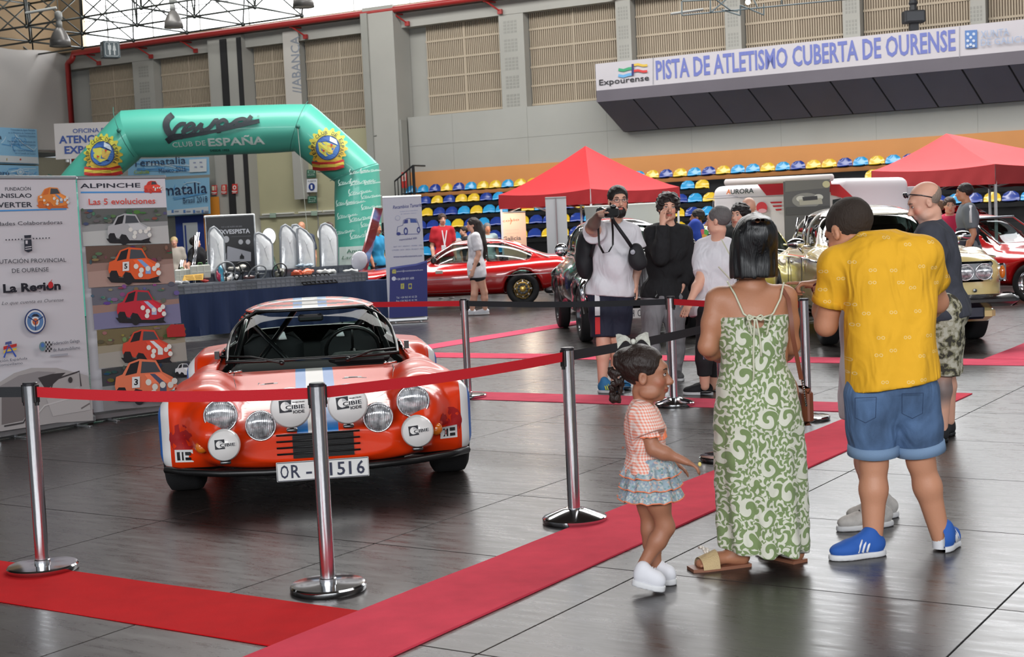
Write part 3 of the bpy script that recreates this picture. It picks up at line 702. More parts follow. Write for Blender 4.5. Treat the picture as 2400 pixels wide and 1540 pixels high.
# stair rail at its left end
b = MB(); r0 = [wt(925, 425, 1.0), wt(968, 388, 1.0)]
(ta_, za_), (tb_, zb_) = r0
for i in range(7):
 f = i / 6; tq = ta_ + (tb_ - ta_) * f; zq = za_ + (zb_ - za_) * f; b.tube([W(tq, 0.4, 1), W(tq, zq, 1)], .02 if i < 6 else .06, 6)
b.tube([W(ta_, za_, 1), W(tb_, zb_, 1)], .03, 6); b.tube([W(tb_, zb_, 1), W(tb_, zb_, .2)], .03, 6)
b.build('hand_rail', mat('black_rail', (30, 32, 34), rough=.5), t, world=True)
SEATC = {'b': ('blue', (40, 66, 150)), 'c': ('sky blue', (48, 158, 212)), 'y': ('yellow', (226, 192, 52))}
def seat_mesh(mt):
 b = MB(); P = []
 n = 8
 for i in range(n + 1):           # seat pan then curved back
  u = i / n
  if u < .5: y = -.46 + u * 2 * .42; z = .03 - .03 * math.sin(u * 2 * math.pi)
  else: v = (u - .5) * 2; y = -.04 + .06 * v ** 1.5 + .05 * math.sin(v * 1.5); z = .02 + v * .28
  wdt = .232 if u < .62 else .232 * math.sqrt(max(0.02, 1 - ((u - .62) / .40) ** 2.6))
  P.append([(wdt * q, y - .03 * (abs(q) ** 2) * (u > .5), z + .025 * abs(q) ** 3 * (u < .5)) for q in np.linspace(-1, 1, 7)])
 b.grid(P); Q = [[(x, y + .012, z - .016) for x, y, z in r] for r in P]; b.grid([r[::-1] for r in Q])
 V = np.vstack(b.V); me = from_arrays(V, b.F, smooth=True, mats=[mt]); return me
SM = {k: seat_mesh(mat('seat_plastic_' + v[0].replace(' ', '_'), v[1], rough=.18, spec=.6, coat=.3)) for k, v in SEATC.items()}
rows = ['ccbybcyycyybcybyybcybycbyccycbyybcycbcycybbcbcyb', 'cbybyybcybycbbybcyybccybycbcycbbcycbcybcbbycbcyb', 'ycybbcyccbyccbyycbyccbcyybcbcybybccbycbyccbycbby', 'cybbcybcbbybbybcyybcbybcbybbcybbybbycbcbybcbybcb', 'bcbybbcbybbybyybbcybbcyb' * 2, 'byybcbcybbcybbyybcbybycb' * 2]
START = [3.55, 3.0, 2.95, 2.75, 2.9, 2.6]
ns = 0; SP = .49
rowname = ('top', 'second', 'third', 'fourth', 'fifth', 'lowest')
for k in range(6):
 off = .55 + .8 * k; zz = 2.71 - .43 * k; i = 0
 while True:
  tt = START[k] - SP * i
  c = W(tt, zz + .12, off - .05)
  px = CX + FPX * ((c - [0, 0, CAM_H]) @ RT) / ((c - [0, 0, CAM_H]) @ FW)
  if px > 2420 or ns >= 292: break
  hide = (k >= 1 and 1665 < px < 2020) or (k >= 2 and 1200 < px < 1218) or (k >= 1 and 1240 < px < 1590 and k < 2) or (k >= 3 and px > 1700 and px < 2100) or (k == 5 and px > 1240) or (k == 4 and px > 1700)
  if not hide:
   ch = rows[k][i % len(rows[k])]
   o = link('stadium_seat', SM[ch]); o.location = c; o.rotation_euler = (0, 0, math.atan2(-WD[1], -WD[0])); ns += 1
   tag(o, '%s plastic seat, %s from the left end of the %s grandstand row' % (SEATC[ch][0], ordw(i + 1), rowname[k]), 'seat', '%s plastic seats in the %s grandstand row' % (SEATC[ch][0], rowname[k]))
  i += 1
# ---- carpets
def strip(name, a0, a1, b0, b1, lab, col, hz=.006):
 t_ = MB(); n = 40; P = []
 c = [AD * a + BD * b_ for a, b_ in ((a0, b0), (a1, b0), (a1, b1), (a0, b1))]
 la, lb = abs(a1 - a0), abs(b1 - b0); na, nb = (60, 4) if la > lb else (4, 60); rs = np.random.RandomState(len(lab))
 ph = rs.rand(6) * 6
 for i in range(na + 1):
  r = []
  for j in range(nb + 1):
   u, v = i / na, j / nb; p = c[0] + (c[1] - c[0]) * u + (c[3] - c[0]) * v; q = (u * la if la > lb else v * lb)
   r.append(p + np.array([0, 0, hz + .0012 * math.sin(q * 3.1 + ph[0]) + .0008 * math.sin(q * 7.7 + ph[1])]))
  P.append(r)
 t_.grid(P)
 Q = [[p * np.array([1, 1, 0]) + np.array([0, 0, .001]) for p in r] for r in P]
 e = [r[0] for r in P] + P[-1][1:] + [r[-1] for r in P[::-1]][1:] + P[0][::-1][1:-1]; f = [r[0] for r in Q] + Q[-1][1:] + [r[-1] for r in Q[::-1]][1:] + Q[0][::-1][1:-1]
 m_ = len(e); t_.add(e + f, [(i, (i + 1) % m_, m_ + (i + 1) % m_, m_ + i) for i in range(m_)])
 o = t_.build(name, mat('red_carpet_felt_' + str(col[0]), col, rough=.95, nz=.10, nscale=6, bump=.35, bscale=420, spec=.2)); tag(o, lab, 'carpet', 'red carpet strips')
def ab(px, py): g_ = gnd(px, py); return g_ @ AD, g_ @ BD
CR = (230, 72, 92)  # pinker towards the back: glare on the felt is put into its colour
def mean_b(*p): return float(np.mean([ab(*q)[1] for q in p]))
def mean_a(*p): return float(np.mean([ab(*q)[0] for q in p]))
bA0, bA1 = mean_b((0, 1412), (631, 1515)), mean_b((0, 1317), (833, 1433))
aB0, aB1 = mean_a((839, 1435), (1325, 1244), (1982, 982)), mean_a((922, 1540), (1400, 1324), (2005, 1047))
strip('carpet_strip', -14, aB0 + .12, bA0, bA1, 'red carpet strip crossing below the chrome base of the front stanchions', (206, 22, 28), .005)
strip('carpet_strip', aB0, aB1, 2.2, 11.4, 'broad red carpet strip running diagonally between car and visitors', CR, .009)
bC0, bC1 = mean_b((1140, 939), (1984, 965)), mean_b((1119, 919), (1984, 945))
strip('carpet_strip', -11, aB0 + .05, bC0, bC1, 'red carpet strip behind the orange car under the photographer', (232, 88, 112))
bD0, bD1 = mean_b((1006, 837), (2400, 859)), mean_b((1000, 826), (2222, 843))
strip('carpet_strip', -13.5, 3, bD0, bD1, 'red carpet strip before the vintage car wheels', (233, 88, 114))
aE0, aE1 = mean_a((953, 815), (1353, 755)), mean_a((965, 827), (1353, 768))
strip('carpet_strip', aE0 - .02, aE0 + .42, bD1, bD1 + 9, 'red carpet strip leading back past the blue roll-up banner', (236, 96, 124))
aG0 = mean_a((2306, 843), (2400, 805)); strip('carpet_strip', aG0, aG0 + .5, bD1, bD1 + 9, 'red carpet strip at the right edge beside the cream saloon', (232, 88, 112), .007)
# ================================================================ cars: shared pieces
m_rubber = mat('black_tyre_rubber', (24, 24, 26), rough=.75, bump=.2, bscale=90)
m_chrome = mat('bright_chrome', (225, 225, 228), rough=.08, metal=1.0)
m_trim = mat('black_rubber_trim', (18, 18, 19), rough=.35)
m_cab = mat('dark_cabin_lining', (22, 22, 24), rough=.7)
m_steel = mat('brushed_post_steel', (205, 205, 208), rough=.2, metal=1.0, bump=.05, bscale=300, stretch=(1, 1, .02))
AX = np.array([[0, 0, 1.0], [0, 1.0, 0], [-1.0, 0, 0]])        # turns a z lathe to point along +x
def wheel(parent, c, r, w, side, rim, rr=.62, style='slot', name='wheel'):
 R = np.array([[0, 0, side], [0, 1.0, 0], [-side, 0, 0]]); h = w / 2
 b = MB(); b.lathe([(r * rr, -h * .92), (r * .86, -h), (r * .975, -h * .82), (r, -h * .55), (r, h * .55), (r * .975, h * .82), (r * .86, h), (r * rr, h * .92), (r * rr * .97, h * .5), (r * rr * .97, -h * .5)], 32, c, R, caps=False)
 t = b.build(name, m_rubber, parent, smooth=True)
 b = MB(); b.lathe([(r * rr, h * .93), (r * rr * .95, h * .8), (r * rr * .88, h * .35), (r * .5 * rr, h * .45), (r * .3 * rr, h * .6), (r * .12, h * .75), (0, h * .78)], 28, c, R, caps=False)
 if style == 'slot':
  for i in range(8):
   a = i * math.pi / 4; b.sphere(np.array(c) + R @ np.array([r * rr * .68 * math.cos(a), r * rr * .68 * math.sin(a), h * .38]), (.012, r * .07, r * .07), 8, 5)
 o = b.build('rim', rim, t, smooth=True)
 if style == 'slot':
  b = MB()
  for i in range(8):
   a = (i + .5) * math.pi / 4; b.lathe([(r * .075, 0), (0, .004)], 10, np.array(c) + R @ np.array([r * rr * .62 * math.cos(a), r * rr * .62 * math.sin(a), h * .46]), R, caps=False)
  tag(b.build('rim_slot', m_trim, t), kind='stuff')
 return t
def ring(mb, c, r, t, R, n=28, m=7): mb.tube([np.asarray(c) + R @ np.array([r * math.cos(a), r * math.sin(a), 0]) for a in np.linspace(0, 2 * math.pi, n + 1)[:-1]], t, m, closed=True)
RF = np.array([[1.0, 0, 0], [0, 0, -1.0], [0, 1.0, 0]])           # lathe axis towards -y (front); local y -> z
m_lens = mat('ribbed_lamp_lens', (205, 210, 214), rough=.12, metal=.55, coat=1.0)
_g = NG(m_lens); _, _o = _g.xyz(); _w = _g.m('SINE', _g.m('MULTIPLY', _o[0], 620.0)); _bp = _g.n('ShaderNodeBump'); _bp.inputs['Strength'].default_value = .5; _bp.inputs['Distance'].default_value = .003
_g.l(_w, _bp.inputs['Height']); _g.l(_bp.outputs[0], _g.b.inputs['Normal'])
_nz = _g.n('ShaderNodeTexNoise'); _nz.inputs['Scale'].default_value = 28; _tc = _g.n('ShaderNodeTexCoord'); _g.l(_tc.outputs['Object'], _nz.inputs['Vector']); _cr = _g.n('ShaderNodeValToRGB')
_cr.color_ramp.elements[0].position = .35; _cr.color_ramp.elements[0].color = (.25, .26, .28, 1); _cr.color_ramp.elements[1].position = .65; _cr.color_ramp.elements[1].color = (.85, .87, .9, 1)
_g.l(_nz.outputs['Fac'], _cr.inputs[0]); _g.base(_cr.outputs[0])
m_amber = mat('amber_lens', (226, 120, 30), rough=.15, coat=.8)
m_wplast = mat('white_lamp_cover', (238, 236, 234), rough=.22, coat=.3)
def headlamp(parent, c, r, R=RF, name='headlamp', ringm=None):
 b = MB(); b.lathe([(r, -.03), (r * .99, .004), (r * .86, r * .16), (r * .6, r * .28), (r * .3, r * .34), (0, r * .36)], 32, c, R, caps=False); o = b.build(name, m_lens, parent, smooth=True)
 b = MB(); ring(b, np.asarray(c) + R @ np.array([0, 0, .004]), r * 1.03, r * .075, R, 32); b.build('chrome_rim', ringm or m_chrome, o, smooth=True); return o
# ================================================================ the orange rally coupe
ALOC, ARZ = np.array([-1.222, 8.66, 0.0]), math.radians(8.2)
car = thing('rally_coupe', 'orange rally coupe with white covered spot lamps, blue and white centre stripe', 'car', ALOC, ARZ)
AR = rotz(ARZ)
def aloc(px, py, y):     # photo pixel -> point of the car's own plane y
 p0 = ALOC + AR @ np.array([0, y, 0]); n = AR @ np.array([0, -1.0, 0]); return AR.T @ (hit(px, py, p0, n) - ALOC)
m_paint = mat('orange_car_paint', (226, 62, 22), rough=.32, coat=.22, spec=.35, attr='col')
g = NG(m_paint); _, o = g.xyz(); att = [n for n in g.nt.nodes if n.type == 'ATTRIBUTE'][0]; sp = g.n('ShaderNodeSeparateXYZ'); g.l(att.outputs['Vector'], sp.inputs[0])
ax = g.m('ABSOLUTE', g.m('ADD', o[0], 0.0)); blue = g.m('LESS_THAN', ax, .117); wht = g.m('LESS_THAN', ax, .054)
nofront = g.m('GREATER_THAN', o[2], .30)
c1 = g.mix(g.m('MULTIPLY', blue, nofront), (230, 58, 12), (44, 124, 200)); c2 = g.mix(g.m('MULTIPLY', wht, nofront), c1, (228, 226, 222))
fl = g.m('MULTIPLY', g.m('GREATER_THAN', ax, .845), g.m('GREATER_THAN', o[2], .205)); c3 = g.mix(fl, c2, (232, 232, 232)); fb = g.m('GREATER_THAN', ax, .895); c4 = g.mix(g.m('MULTIPLY', fb, fl), c3, (40, 110, 200))
# dark lining / bottom lip where the stored mask says so
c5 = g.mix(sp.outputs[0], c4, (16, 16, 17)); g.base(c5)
lowlip = g.m('LESS_THAN', o[2], .197); c6 = g.mix(lowlip, c5, (20, 20, 21)); g.base(c6)
H = .011
S = SDF((-.98, -.86, .08), (.98, 3.05, 1.16), H)
# symmetric about x=0
hull = [(-.665, .42, .23, .40), (-.62, .56, .20, .425), (-.54, .65, .18, .455), (-.40, .70, .165, .50), (-.15, .73, .155, .565), (.2, .75, .15, .635), (.5, .76, .15, .69), (.9, .77, .15, .72), (1.5, .77, .15, .74), (2.1, .77, .16, .74), (2.6, .74, .2, .70), (2.95, .62, .3, .60)]
S.loft_y(hull, k=.02, p=3.2)
for sx in (-1, 1):
 S.chain([(sx * .585, -.50, .455), (sx * .61, -.25, .49), (sx * .635, .1, .52), (sx * .63, .45, .545), (sx * .60, .85, .57)], [.135, .155, .165, .155, .12], k=.06)
 S.box((sx * .73, 0.0, .385), (.185, .425, .235), rd=.13, k=.10)
 S.box((sx * .72, 2.1, .42), (.19, .46, .255), rd=.14, k=.10)
 S.chain([(sx * .60, -.61, .40), (sx * .62, -.45, .44)], [.07, .13], k=.06)
S.convex([((0, 0, .172), (0, 0, 1))], (-.98, -.9, .0), (.98, 3.2, .30), k=.004)
cabin = [(.44, .60, .40, .69), (.56, .625, .40, .755), (.75, .63, .40, .855), (.95, .62, .40, .945), (1.15, .615, .40, 1.01), (1.4, .60, .40, 1.05), (1.7, .58, .40, 1.055), (2.0, .54, .40, 1.01), (2.3, .51, .40, .92), (2.6, .46, .40, .79), (2.85, .40, .40, .68)]
S.loft_y(cabin, k=.035, p=2.9)
base_d = S.d.copy()
S.loft_y([(y, w_, .30, zt_) for y, w_, _, zt_ in cabin[1:]], k=.01, op='-', off=-.03, p=2.9)
S.box((0, 1.35, .48), (.56, .80, .22), rd=.08, k=.01, op='-')
for wy in (0.0, 2.1):
 for sx in (-1, 1): S.cone((sx * .66, wy, .305), (sx * 1.2, wy, .315), .305, .305, k=.012, op='-')
# window openings
T1, T0 = np.array([.482, 1.02, .985]), np.array([.592, .56, .715])
def side_plane(sx): a, b_ = T0 * [sx, 1, 1], T1 * [sx, 1, 1]; return (a, np.cross(b_ - a, [0, 1.0, 0]) * -sx)
sp_ = [side_plane(1), side_plane(-1)]
sp_ = [(p, n * (1 if n[0] * s_ > 0 else -1)) for (p, n), s_ in zip(sp_, (1, -1))]
S.convex(sp_ + [((0, 0, .722), (0, -.25, -1)), ((0, 0, .988), (0, 0, 1)), ((0, 1.25, 0), (0, 1, 0))], (-.7, .3, .66), (.7, 1.27, 1.02), k=.006, rd=.03)
for sx in (-1, 1): S.convex([((0, .80, .755), (0, 0, -1)), ((0, .80, .77), (0, -1, .62)), ((0, 1.1, .985), (0, 0, 1)), ((0, 1.84, .8), (0, 1, .25)), ((sx * .38, 0, 0), (-sx, 0, 0))], (-.75 if sx < 0 else .37, .6, .70), (-.37 if sx < 0 else .75, 2.0, 1.02), k=.006, rd=.03)
S.convex([((0, 0, .80), (0, 0, -1)), ((0, 0, .975), (0, 0, 1)), ((.43, 0, .88), (1, 0, .5)), ((-.43, 0, .88), (-1, 0, .5)), ((0, 1.9, 0), (0, -1, 0))], (-.6, 1.88, .76), (.6, 2.8, 1.0), k=.006, rd=.03)
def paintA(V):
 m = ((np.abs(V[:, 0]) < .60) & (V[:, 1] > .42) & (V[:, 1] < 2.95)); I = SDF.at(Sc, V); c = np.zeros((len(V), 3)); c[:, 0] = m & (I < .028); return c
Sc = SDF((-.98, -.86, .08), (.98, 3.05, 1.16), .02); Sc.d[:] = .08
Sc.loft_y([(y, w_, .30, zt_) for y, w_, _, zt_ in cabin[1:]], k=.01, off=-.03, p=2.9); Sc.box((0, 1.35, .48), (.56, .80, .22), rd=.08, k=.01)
body = S.build('body', m_paint, car, world=False, paint=paintA, relax=2)
S.d = base_d
m_glass = glass_mat('clear_car_glass', (225, 238, 234), .03, fr=.10)
P = []
for i in range(15):
 f = i / 14; z = .712 + f * .285; xw = min(.605 - .10 * f, S.march((.98, 1.3, max(z, .76)), (-1, 0, 0))[0] - .055); r = []
 for j in range(21): x = xw * (j / 10 - 1); q = S.march((x, .2, z), (0, 1, 0)); r.append((x, q[1] + .012, z))
 P.append(r)
P = np.array(P); b = MB(); b.grid(P); b.build('windshield', m_glass, car, smooth=True)
edge = list(P[0]) + list(P[1:-1, -1]) + list(P[-1][::-1]) + list(P[1:-1, 0][::-1])
b = MB(); b.tube([e + np.array([0, -.012, 0]) for e in edge], .011, 7, closed=True); b.build('windshield_seal', m_trim, car, smooth=True)
# cabin: dash, roll cage, steering wheel, seats, mirror
b = MB(); b.bbox((0, .72, .62), (1.10, .30, .12), .05); b.bbox((.30, .66, .68), (.40, .2, .09), .04); b.build('dashboard', m_cab, car, auto=40)
b = MB(); cg = []
for sx in (-1, 1):
 b.tube([(sx * .50, .66, .45), (sx * .50, .78, .72), (sx * .44, 1.08, .93), (sx * .42, 1.35, .965), (sx * .42, 1.62, .97), (sx * .48, 1.66, .30)], .02, 8)
 b.tube([(sx * .43, 1.60, .98), (sx * .40, 2.5, .62)], .02, 8)
b.tube([(-.43, 1.61, .985), (.43, 1.61, .985)], .02, 8); b.tube([(-.50, .75, .50), (-.10, 1.62, .98)], .019, 8); b.tube([(.46, 1.64, .96), (-.10, 1.66, .42)], .02, 8); b.tube([(-.46, 1.64, .94), (-.16, .95, .66)], .018, 8)
b.build('roll_cage', mat('black_cage_tube', (20, 20, 22), rough=.25), car, smooth=True)
Rs = rotx(math.radians(-62)) ; b = MB(); ring(b, (.27, .92, .715), .18, .014, Rs); b.tube([(.27, .92, .715), (.27, .70, .62)], .02, 8)
for a in (0.3, math.pi - .3, -math.pi / 2): b.tube([np.array((.27, .92, .715)), np.array((.27, .92, .715)) + Rs @ np.array([.18 * math.cos(a), .18 * math.sin(a), 0])], .009, 6)
b.build('steering_wheel', mat('black_leather', (14, 14, 15), rough=.4), car, smooth=True)
for sx in (-.27, .27):
 b = MB(); b.bbox((sx, 1.50, .52), (.42, .16, .60), .07, rotx(.16)); b.bbox((sx, 1.25, .28), (.44, .42, .14), .05); o = b.build('seat', mat('black_seat_cloth', (30, 30, 32), rough=.85), car, auto=50)
 b = MB(); b.prism([(-.03, -.02), (.03, -.02), (.014, .035), (-.014, .035)], (sx * .75, 1.38, .80), (1, 0, 0), (0, 0, 1), (0, -1, 0), .004); b.build('harness_plate', mat('bright_chrome'), o)
b = MB(); b.bbox((0, 1.0, .945), (.17, .03, .05), .012); b.build('rear_mirror', m_cab, car, auto=40)
# wipers
for sx, x0, x1 in ((1, -.20, -.60), (1, .22, .54)):
 b = MB()
 a_ = np.array([x0, .42, .70]); z1 = .715; q = S.march((x1, .2, .74), (0, 1, 0)); q2 = np.array([x1, q[1] - .02, .735]); m_ = (a_ + q2) / 2 + np.array([0, -.02, .02]); b.tube([a_, m_, q2], .008, 6)
 b.sphere(a_, .018, 8, 6); b.build('wiper', m_trim, car, smooth=True)
# bonnet shut line drawn as a fine recessed cord lying in the skin
def skin(x, y, lift=.0): q = S.march((x, y, 1.1), (0, 0, -1)); return q + np.array([0, 0, lift])
b = MB(); pts = [(-.50, .40), (-.50, .20), (-.475, -.02), (-.42, -.22), (-.32, -.35), (-.15, -.42), (0, -.43), (.15, -.42), (.32, -.35), (.42, -.22), (.475, -.02), (.50, .20), (.50, .40)]
fine = []
for i in range(len(pts) - 1):
 for f in (0, .33, .66): fine.append((pts[i][0] * (1 - f) + pts[i + 1][0] * f, pts[i][1] * (1 - f) + pts[i + 1][1] * f))
b.tube([skin(x, y, .0005) for x, y in fine], .0035, 5); b.build('bonnet_joint', m_trim, car)
for x, y in ((-.49, .36), (.49, .36), (-.17, -.45), (.17, -.45)):
 q = skin(x, y, .012); b = MB(); b.tube([q + np.array([-.035, 0, 0]), q + np.array([.04, 0, .005])], .007, 6); b.sphere(q + np.array([-.035, 0, 0]), .012, 8, 6); b.build('bonnet_clip', m_chrome if abs(x) > .3 else m_trim, car, smooth=True)
# lamps
for px, py, y, r in ((517, 975, -.63, .088), (968, 940, -.63, .088)):
 c = aloc(px, py, y); headlamp(car, c, r)
for px, py, y, r in ((611, 998, -.66, .080), (886, 978, -.66, .080)):
 c = aloc(px, py, y); headlamp(car, c, r)
 b = MB(); b.lathe([(r * .98, 0), (r * 1.0, -.07)], 24, c, RF, caps=False); b.build('lamp_bowl', m_chrome, car, smooth=True)
for k, (px, py, r, y, txt) in enumerate(((681, 957, .113, -.80, 2), (815, 948, .113, -.80, 2), (525, 1045, .089, -.80, 1), (979, 1012, .091, -.80, 1))):
 c = aloc(px, py, y); b = MB(); b.lathe([(r * .95, -.075), (r, -.05), (r, -.012), (r * .93, .0), (r * .9, .006), (0, .010)], 36, c, RF, caps=False); o = b.build('spot_lamp_cover', m_wplast, car, smooth=True); tag(o, 'white spot lamp cover printed CIBIE')
 b = MB(); b.lathe([(0, -.13), (r * .45, -.12), (r * .9, -.06)], 24, c, RF, caps=False); b.tube([c + (0, .08, -r * .6), c + (0, .08, -r * 1.22)], .014, 8); b.bbox(c + (0, .07, -r * 1.15), (.06, .05, .02), .005); b.build('lamp_bracket', mat('grey_metal_bracket', (120, 122, 124), rough=.3, metal=.9), o, smooth=True)
 wc = ALOC + AR @ (c + np.array([0, -.0112, 0])); ar = Art(wc, AR @ np.array([1.0, 0, 0]), n=AR @ np.array([0, -1.0, 0]), eps=.0006)
 BK, WH = (28, 30, 40), (238, 236, 234); rt = -.09 if k in (1, 3) else -.03; s_ = r / .113; ca, sa = math.cos(-rt), math.sin(-rt)
 def T(pts): return [((x * ca - y * sa) * s_, (x * sa + y * ca) * s_) for x, y in pts]
 q0 = .028 if txt == 2 else .02
 dx = -.062; sq = .034
 ar.poly(T([(dx, -.02), (dx + 2 * sq, -.02), (dx + 2 * sq, .048), (dx, .048)]), BK, px=False)
 ar.poly(T([(dx + sq + .026 * math.cos(a), .014 + .026 * math.sin(a)) for a in np.linspace(0, 6.1, 18)]), (190, 190, 192), px=False)
 ar.poly(T([(dx + sq + .026 * math.cos(a), .014 + .026 * math.sin(a)) for a in np.linspace(math.pi / 2, 3 * math.pi / 2, 10)]), WH, px=False)
 ar.poly(T([(dx + .030, -.006), (.082, -.006), (.082, .022), (dx + .030, .022)]), WH, px=False)
 def tx(s2, x0, x1, y, h):
  V, F = text2d(s2, .03); U = (V[:, 0] - V[:, 0].min()) / (V[:, 0].max() - V[:, 0].min()) * (x1 - x0) + x0; Wv = y + V[:, 1] / .7 * h; ar._add(np.array(T(list(zip(U, Wv)))), F, BK)
 tx('CIBIE', dx + .034, .079, -.003, .021)
 if txt == 2: tx('PROJECTEURS', .012, .080, .030, .007); tx('IODE', .012, .075, -.028, .016)
 ar.build('cover_lettering', o)
for px, py in ((473, 1047), (1022, 1005)):
 c = aloc(px, py, -.60); b = MB(); b.sphere(c, (.038, .03, .038), 14, 8); b.build('indicator_lamp', m_amber, car, smooth=True)
# grille, plate, rods, valance parts
gy = -.672; b = MB(); q0, q1 = aloc(688, 1075, gy), aloc(828, 1012, gy)
b.box(((q0[0] + q1[0]) / 2, -.64, (q0[2] + q1[2]) / 2), (q1[0] - q0[0], .07, q1[2] - q0[2]));
for i in range(14):
 z = q0[2] + (i + .5) * (q1[2] - q0[2]) / 14; b.box(((q0[0] + q1[0]) / 2, gy - .006, z), (q1[0] - q0[0], .012, .005))
b.build('grille', mat('black_grille', (14, 14, 16), rough=.6), car)
for i in range(4):
 z = q0[2] + .03 + i * .036; b = MB(); b.tube([(-.235, gy - .012, z), (.235, gy - .012, z)], .0055, 6); b.build('grille_rod', m_trim, car, smooth=True)
pa_, pb_ = aloc(651, 1130, -.70), aloc(862, 1072, -.70)
pc_ = np.array([(pa_[0] + pb_[0]) / 2, -.70, (aloc(756, 1100, -.70))[2]])
b = MB(); b.bbox(pc_, (.52, .008, .112), .006); o = b.build('number_plate', mat('white_plate', (226, 226, 224), rough=.35), car); tag(o, 'white number plate reading OR - 31516')
wc = ALOC + AR @ (pc_ + np.array([0, -.0045, 0])); ar = Art(wc, AR @ np.array([1.0, 0, 0]), n=AR @ np.array([0, -1.0, 0]), eps=.0005)
ar.line([(-.255, -.051), (.255, -.051), (.255, .051), (-.255, .051), (-.255, -.051)], .004, (40, 42, 60), px=False)
def ptx(s2, x0, x1):
 V, F = text2d(s2, .012); U = (V[:, 0] - V[:, 0].min()) / (V[:, 0].max() - V[:, 0].min()) * (x1 - x0) + x0; ar._add(np.stack([U, -.036 + V[:, 1] / .7 * .074], 1), F, (34, 40, 66))
for s2, x0, x1 in (('O', -.238, -.192), ('R', -.178, -.128), ('-', -.095, -.062), ('3', -.028, .014), ('1', .038, .052), ('5', .080, .124), ('1', .146, .160), ('6', .190, .234)): ptx(s2, x0, x1)
ar.build('plate_lettering', o)
b = MB(); b.tube([(-.88, -.37, .185), (-.76, -.50, .185), (-.55, -.60, .18), (-.3, -.655, .178), (0, -.67, .178), (.3, -.655, .178), (.55, -.60, .18), (.76, -.50, .185), (.88, -.37, .185)], .022, 8); b.build('bumper_lip', m_trim, car, smooth=True)
b = MB(); b.bbox((0, .2, .17), (.9, 1.2, .06), .02); b.tube([(-.6, 0, .26), (.6, 0, .26)], .03, 8); b.tube([(-.5, -.35, .15), (.5, -.35, .15)], .02, 8)
for sx in (-.5, .5): b.bbox((sx, -.1, .2), (.12, .3, .08), .02)
b.build('underbody', m_cab, car)
for sx in (-1, 1):
 for wy in (0, 2.1): wheel(car, (sx * .795, wy, .305), .305, .225, sx, mat('gunmetal_rim', (90, 92, 96), rough=.3, metal=.8))
 b = MB(); q = S.march((sx * .95, .62, .74), (-sx, 0, 0)); b.box((sx * .62, .70, .75), (.03, .05, .05)); b.build('mirror_foot', m_trim, car)
# stickers: red rounded patches with black and white blocks (round maker's mascot left out)
def sticker(name, uv, face, lift, fn):
 mb = MB(); n = 0
 for pts, col in fn:
  n += 1; mb.cc = col; V = []
  m_ = len(pts); cxy = np.mean(np.array(pts), 0); rings = []
  for f in (1.0, .66, .33):
   rings += [cxy + (np.array(p) - cxy) * f for p in pts]
  rings.append(cxy); V = [face(*p) for p in rings]; V = [v + lift * n for v in V]
  F = []
  for q in range(2): F += [(q * m_ + i, q * m_ + (i + 1) % m_, (q + 1) * m_ + (i + 1) % m_, (q + 1) * m_ + i) for i in range(m_)]
  F += [(2 * m_ + i, 2 * m_ + (i + 1) % m_, 3 * m_) for i in range(m_)]
  mb.add(V, F)
 return mb.build(name, PRINT, car, colors=True, smooth=True)
for sx, cx in ((-1, -.27), (1, .245)):
 ye = .04 if sx < 0 else .07; e = [(cx + .085 + .085 * math.cos(a), ye + .10 + .055 * math.sin(a)) for a in np.linspace(0, 6.1, 16)]
 sq = lambda x0, y0, x1, y1: [(x0, y0), (x1, y0), (x1, y1), (x0, y1)]
 sticker('bonnet_sticker', None, lambda x, y: skin(x, y), np.array([0, 0, .0012]), [(e, (168, 28, 24)), (sq(cx - .075, ye, cx + .075, ye + .065), (24, 24, 26)), (sq(cx - .06, ye + .012, cx + .045, ye + .04), (225, 225, 225)), (sq(cx - .035, ye + .018, cx + .02, ye + .03), (24, 24, 26))])
front = lambda x, z: S.march((x, -.86, z), (0, 1, 0))
for sx in (-1, 1):
 e = [(sx * .775 + .075 * math.cos(a), .375 + .085 * math.sin(a)) for a in np.linspace(0, 6.1, 16)]
 sq = lambda x0, y0, x1, y1: [(x0, y0), (x1, y0), (x1, y1), (x0, y1)]; x0 = sx * .765 - .055; z0 = .235 if sx < 0 else .275
 sticker('wing_sticker', None, front, np.array([0, -.0015, 0]), [(e, (170, 24, 26)), (sq(x0, z0, x0 + .105, z0 + .075), (230, 230, 230)), (sq(x0 + .012, z0 + .012, x0 + .03, z0 + .062), (22, 22, 24)), (sq(x0 + .04, z0 + .012, x0 + .05, z0 + .062), (22, 22, 24)), (sq(x0 + .06, z0 + .012, x0 + .092, z0 + .03), (22, 22, 24)), (sq(x0 + .06, z0 + .042, x0 + .092, z0 + .062), (22, 22, 24))])
# ================================================================ barrier posts with their belts
POSTS = []
def post(pxb, pyb, lab, dome=False, h=.885, two='stanchion'):
 c = gnd(pxb, pyb); t = thing('barrier_post', lab, 'barrier post', c, group='chrome barrier posts')
 b = MB(); pr = [(0, .0), (.158, .0), (.162, .006), (.162, .024), (.156, .031), (.12, .034), (.03, .038), (0, .038)] if not dome else [(0, 0), (.16, 0), (.163, .006), (.163, .026), (.157, .032), (.06, .068), (.04, .072), (0, .072)]
 b.lathe(pr, 48, caps=False); b.build('base', mat('polished_base_steel', (205, 206, 208), rough=.10, metal=1.0), t, smooth=False, auto=35)
 b = MB(); b.lathe([(.036, .03), (.036, .052), (.0315, .055), (.0315, h - .012), (.0, h - .012)], 32, caps=False); b.build('pole', m_steel, t, auto=40)
 b = MB(); b.lathe([(.033, h - .016), (.034, h - .004), (.031, h), (0, h)], 28, caps=False); b.build('pole_cap', mat('dark_cap', (40, 40, 44), rough=.3), t, auto=40)
 POSTS.append((t, c, h)); return t
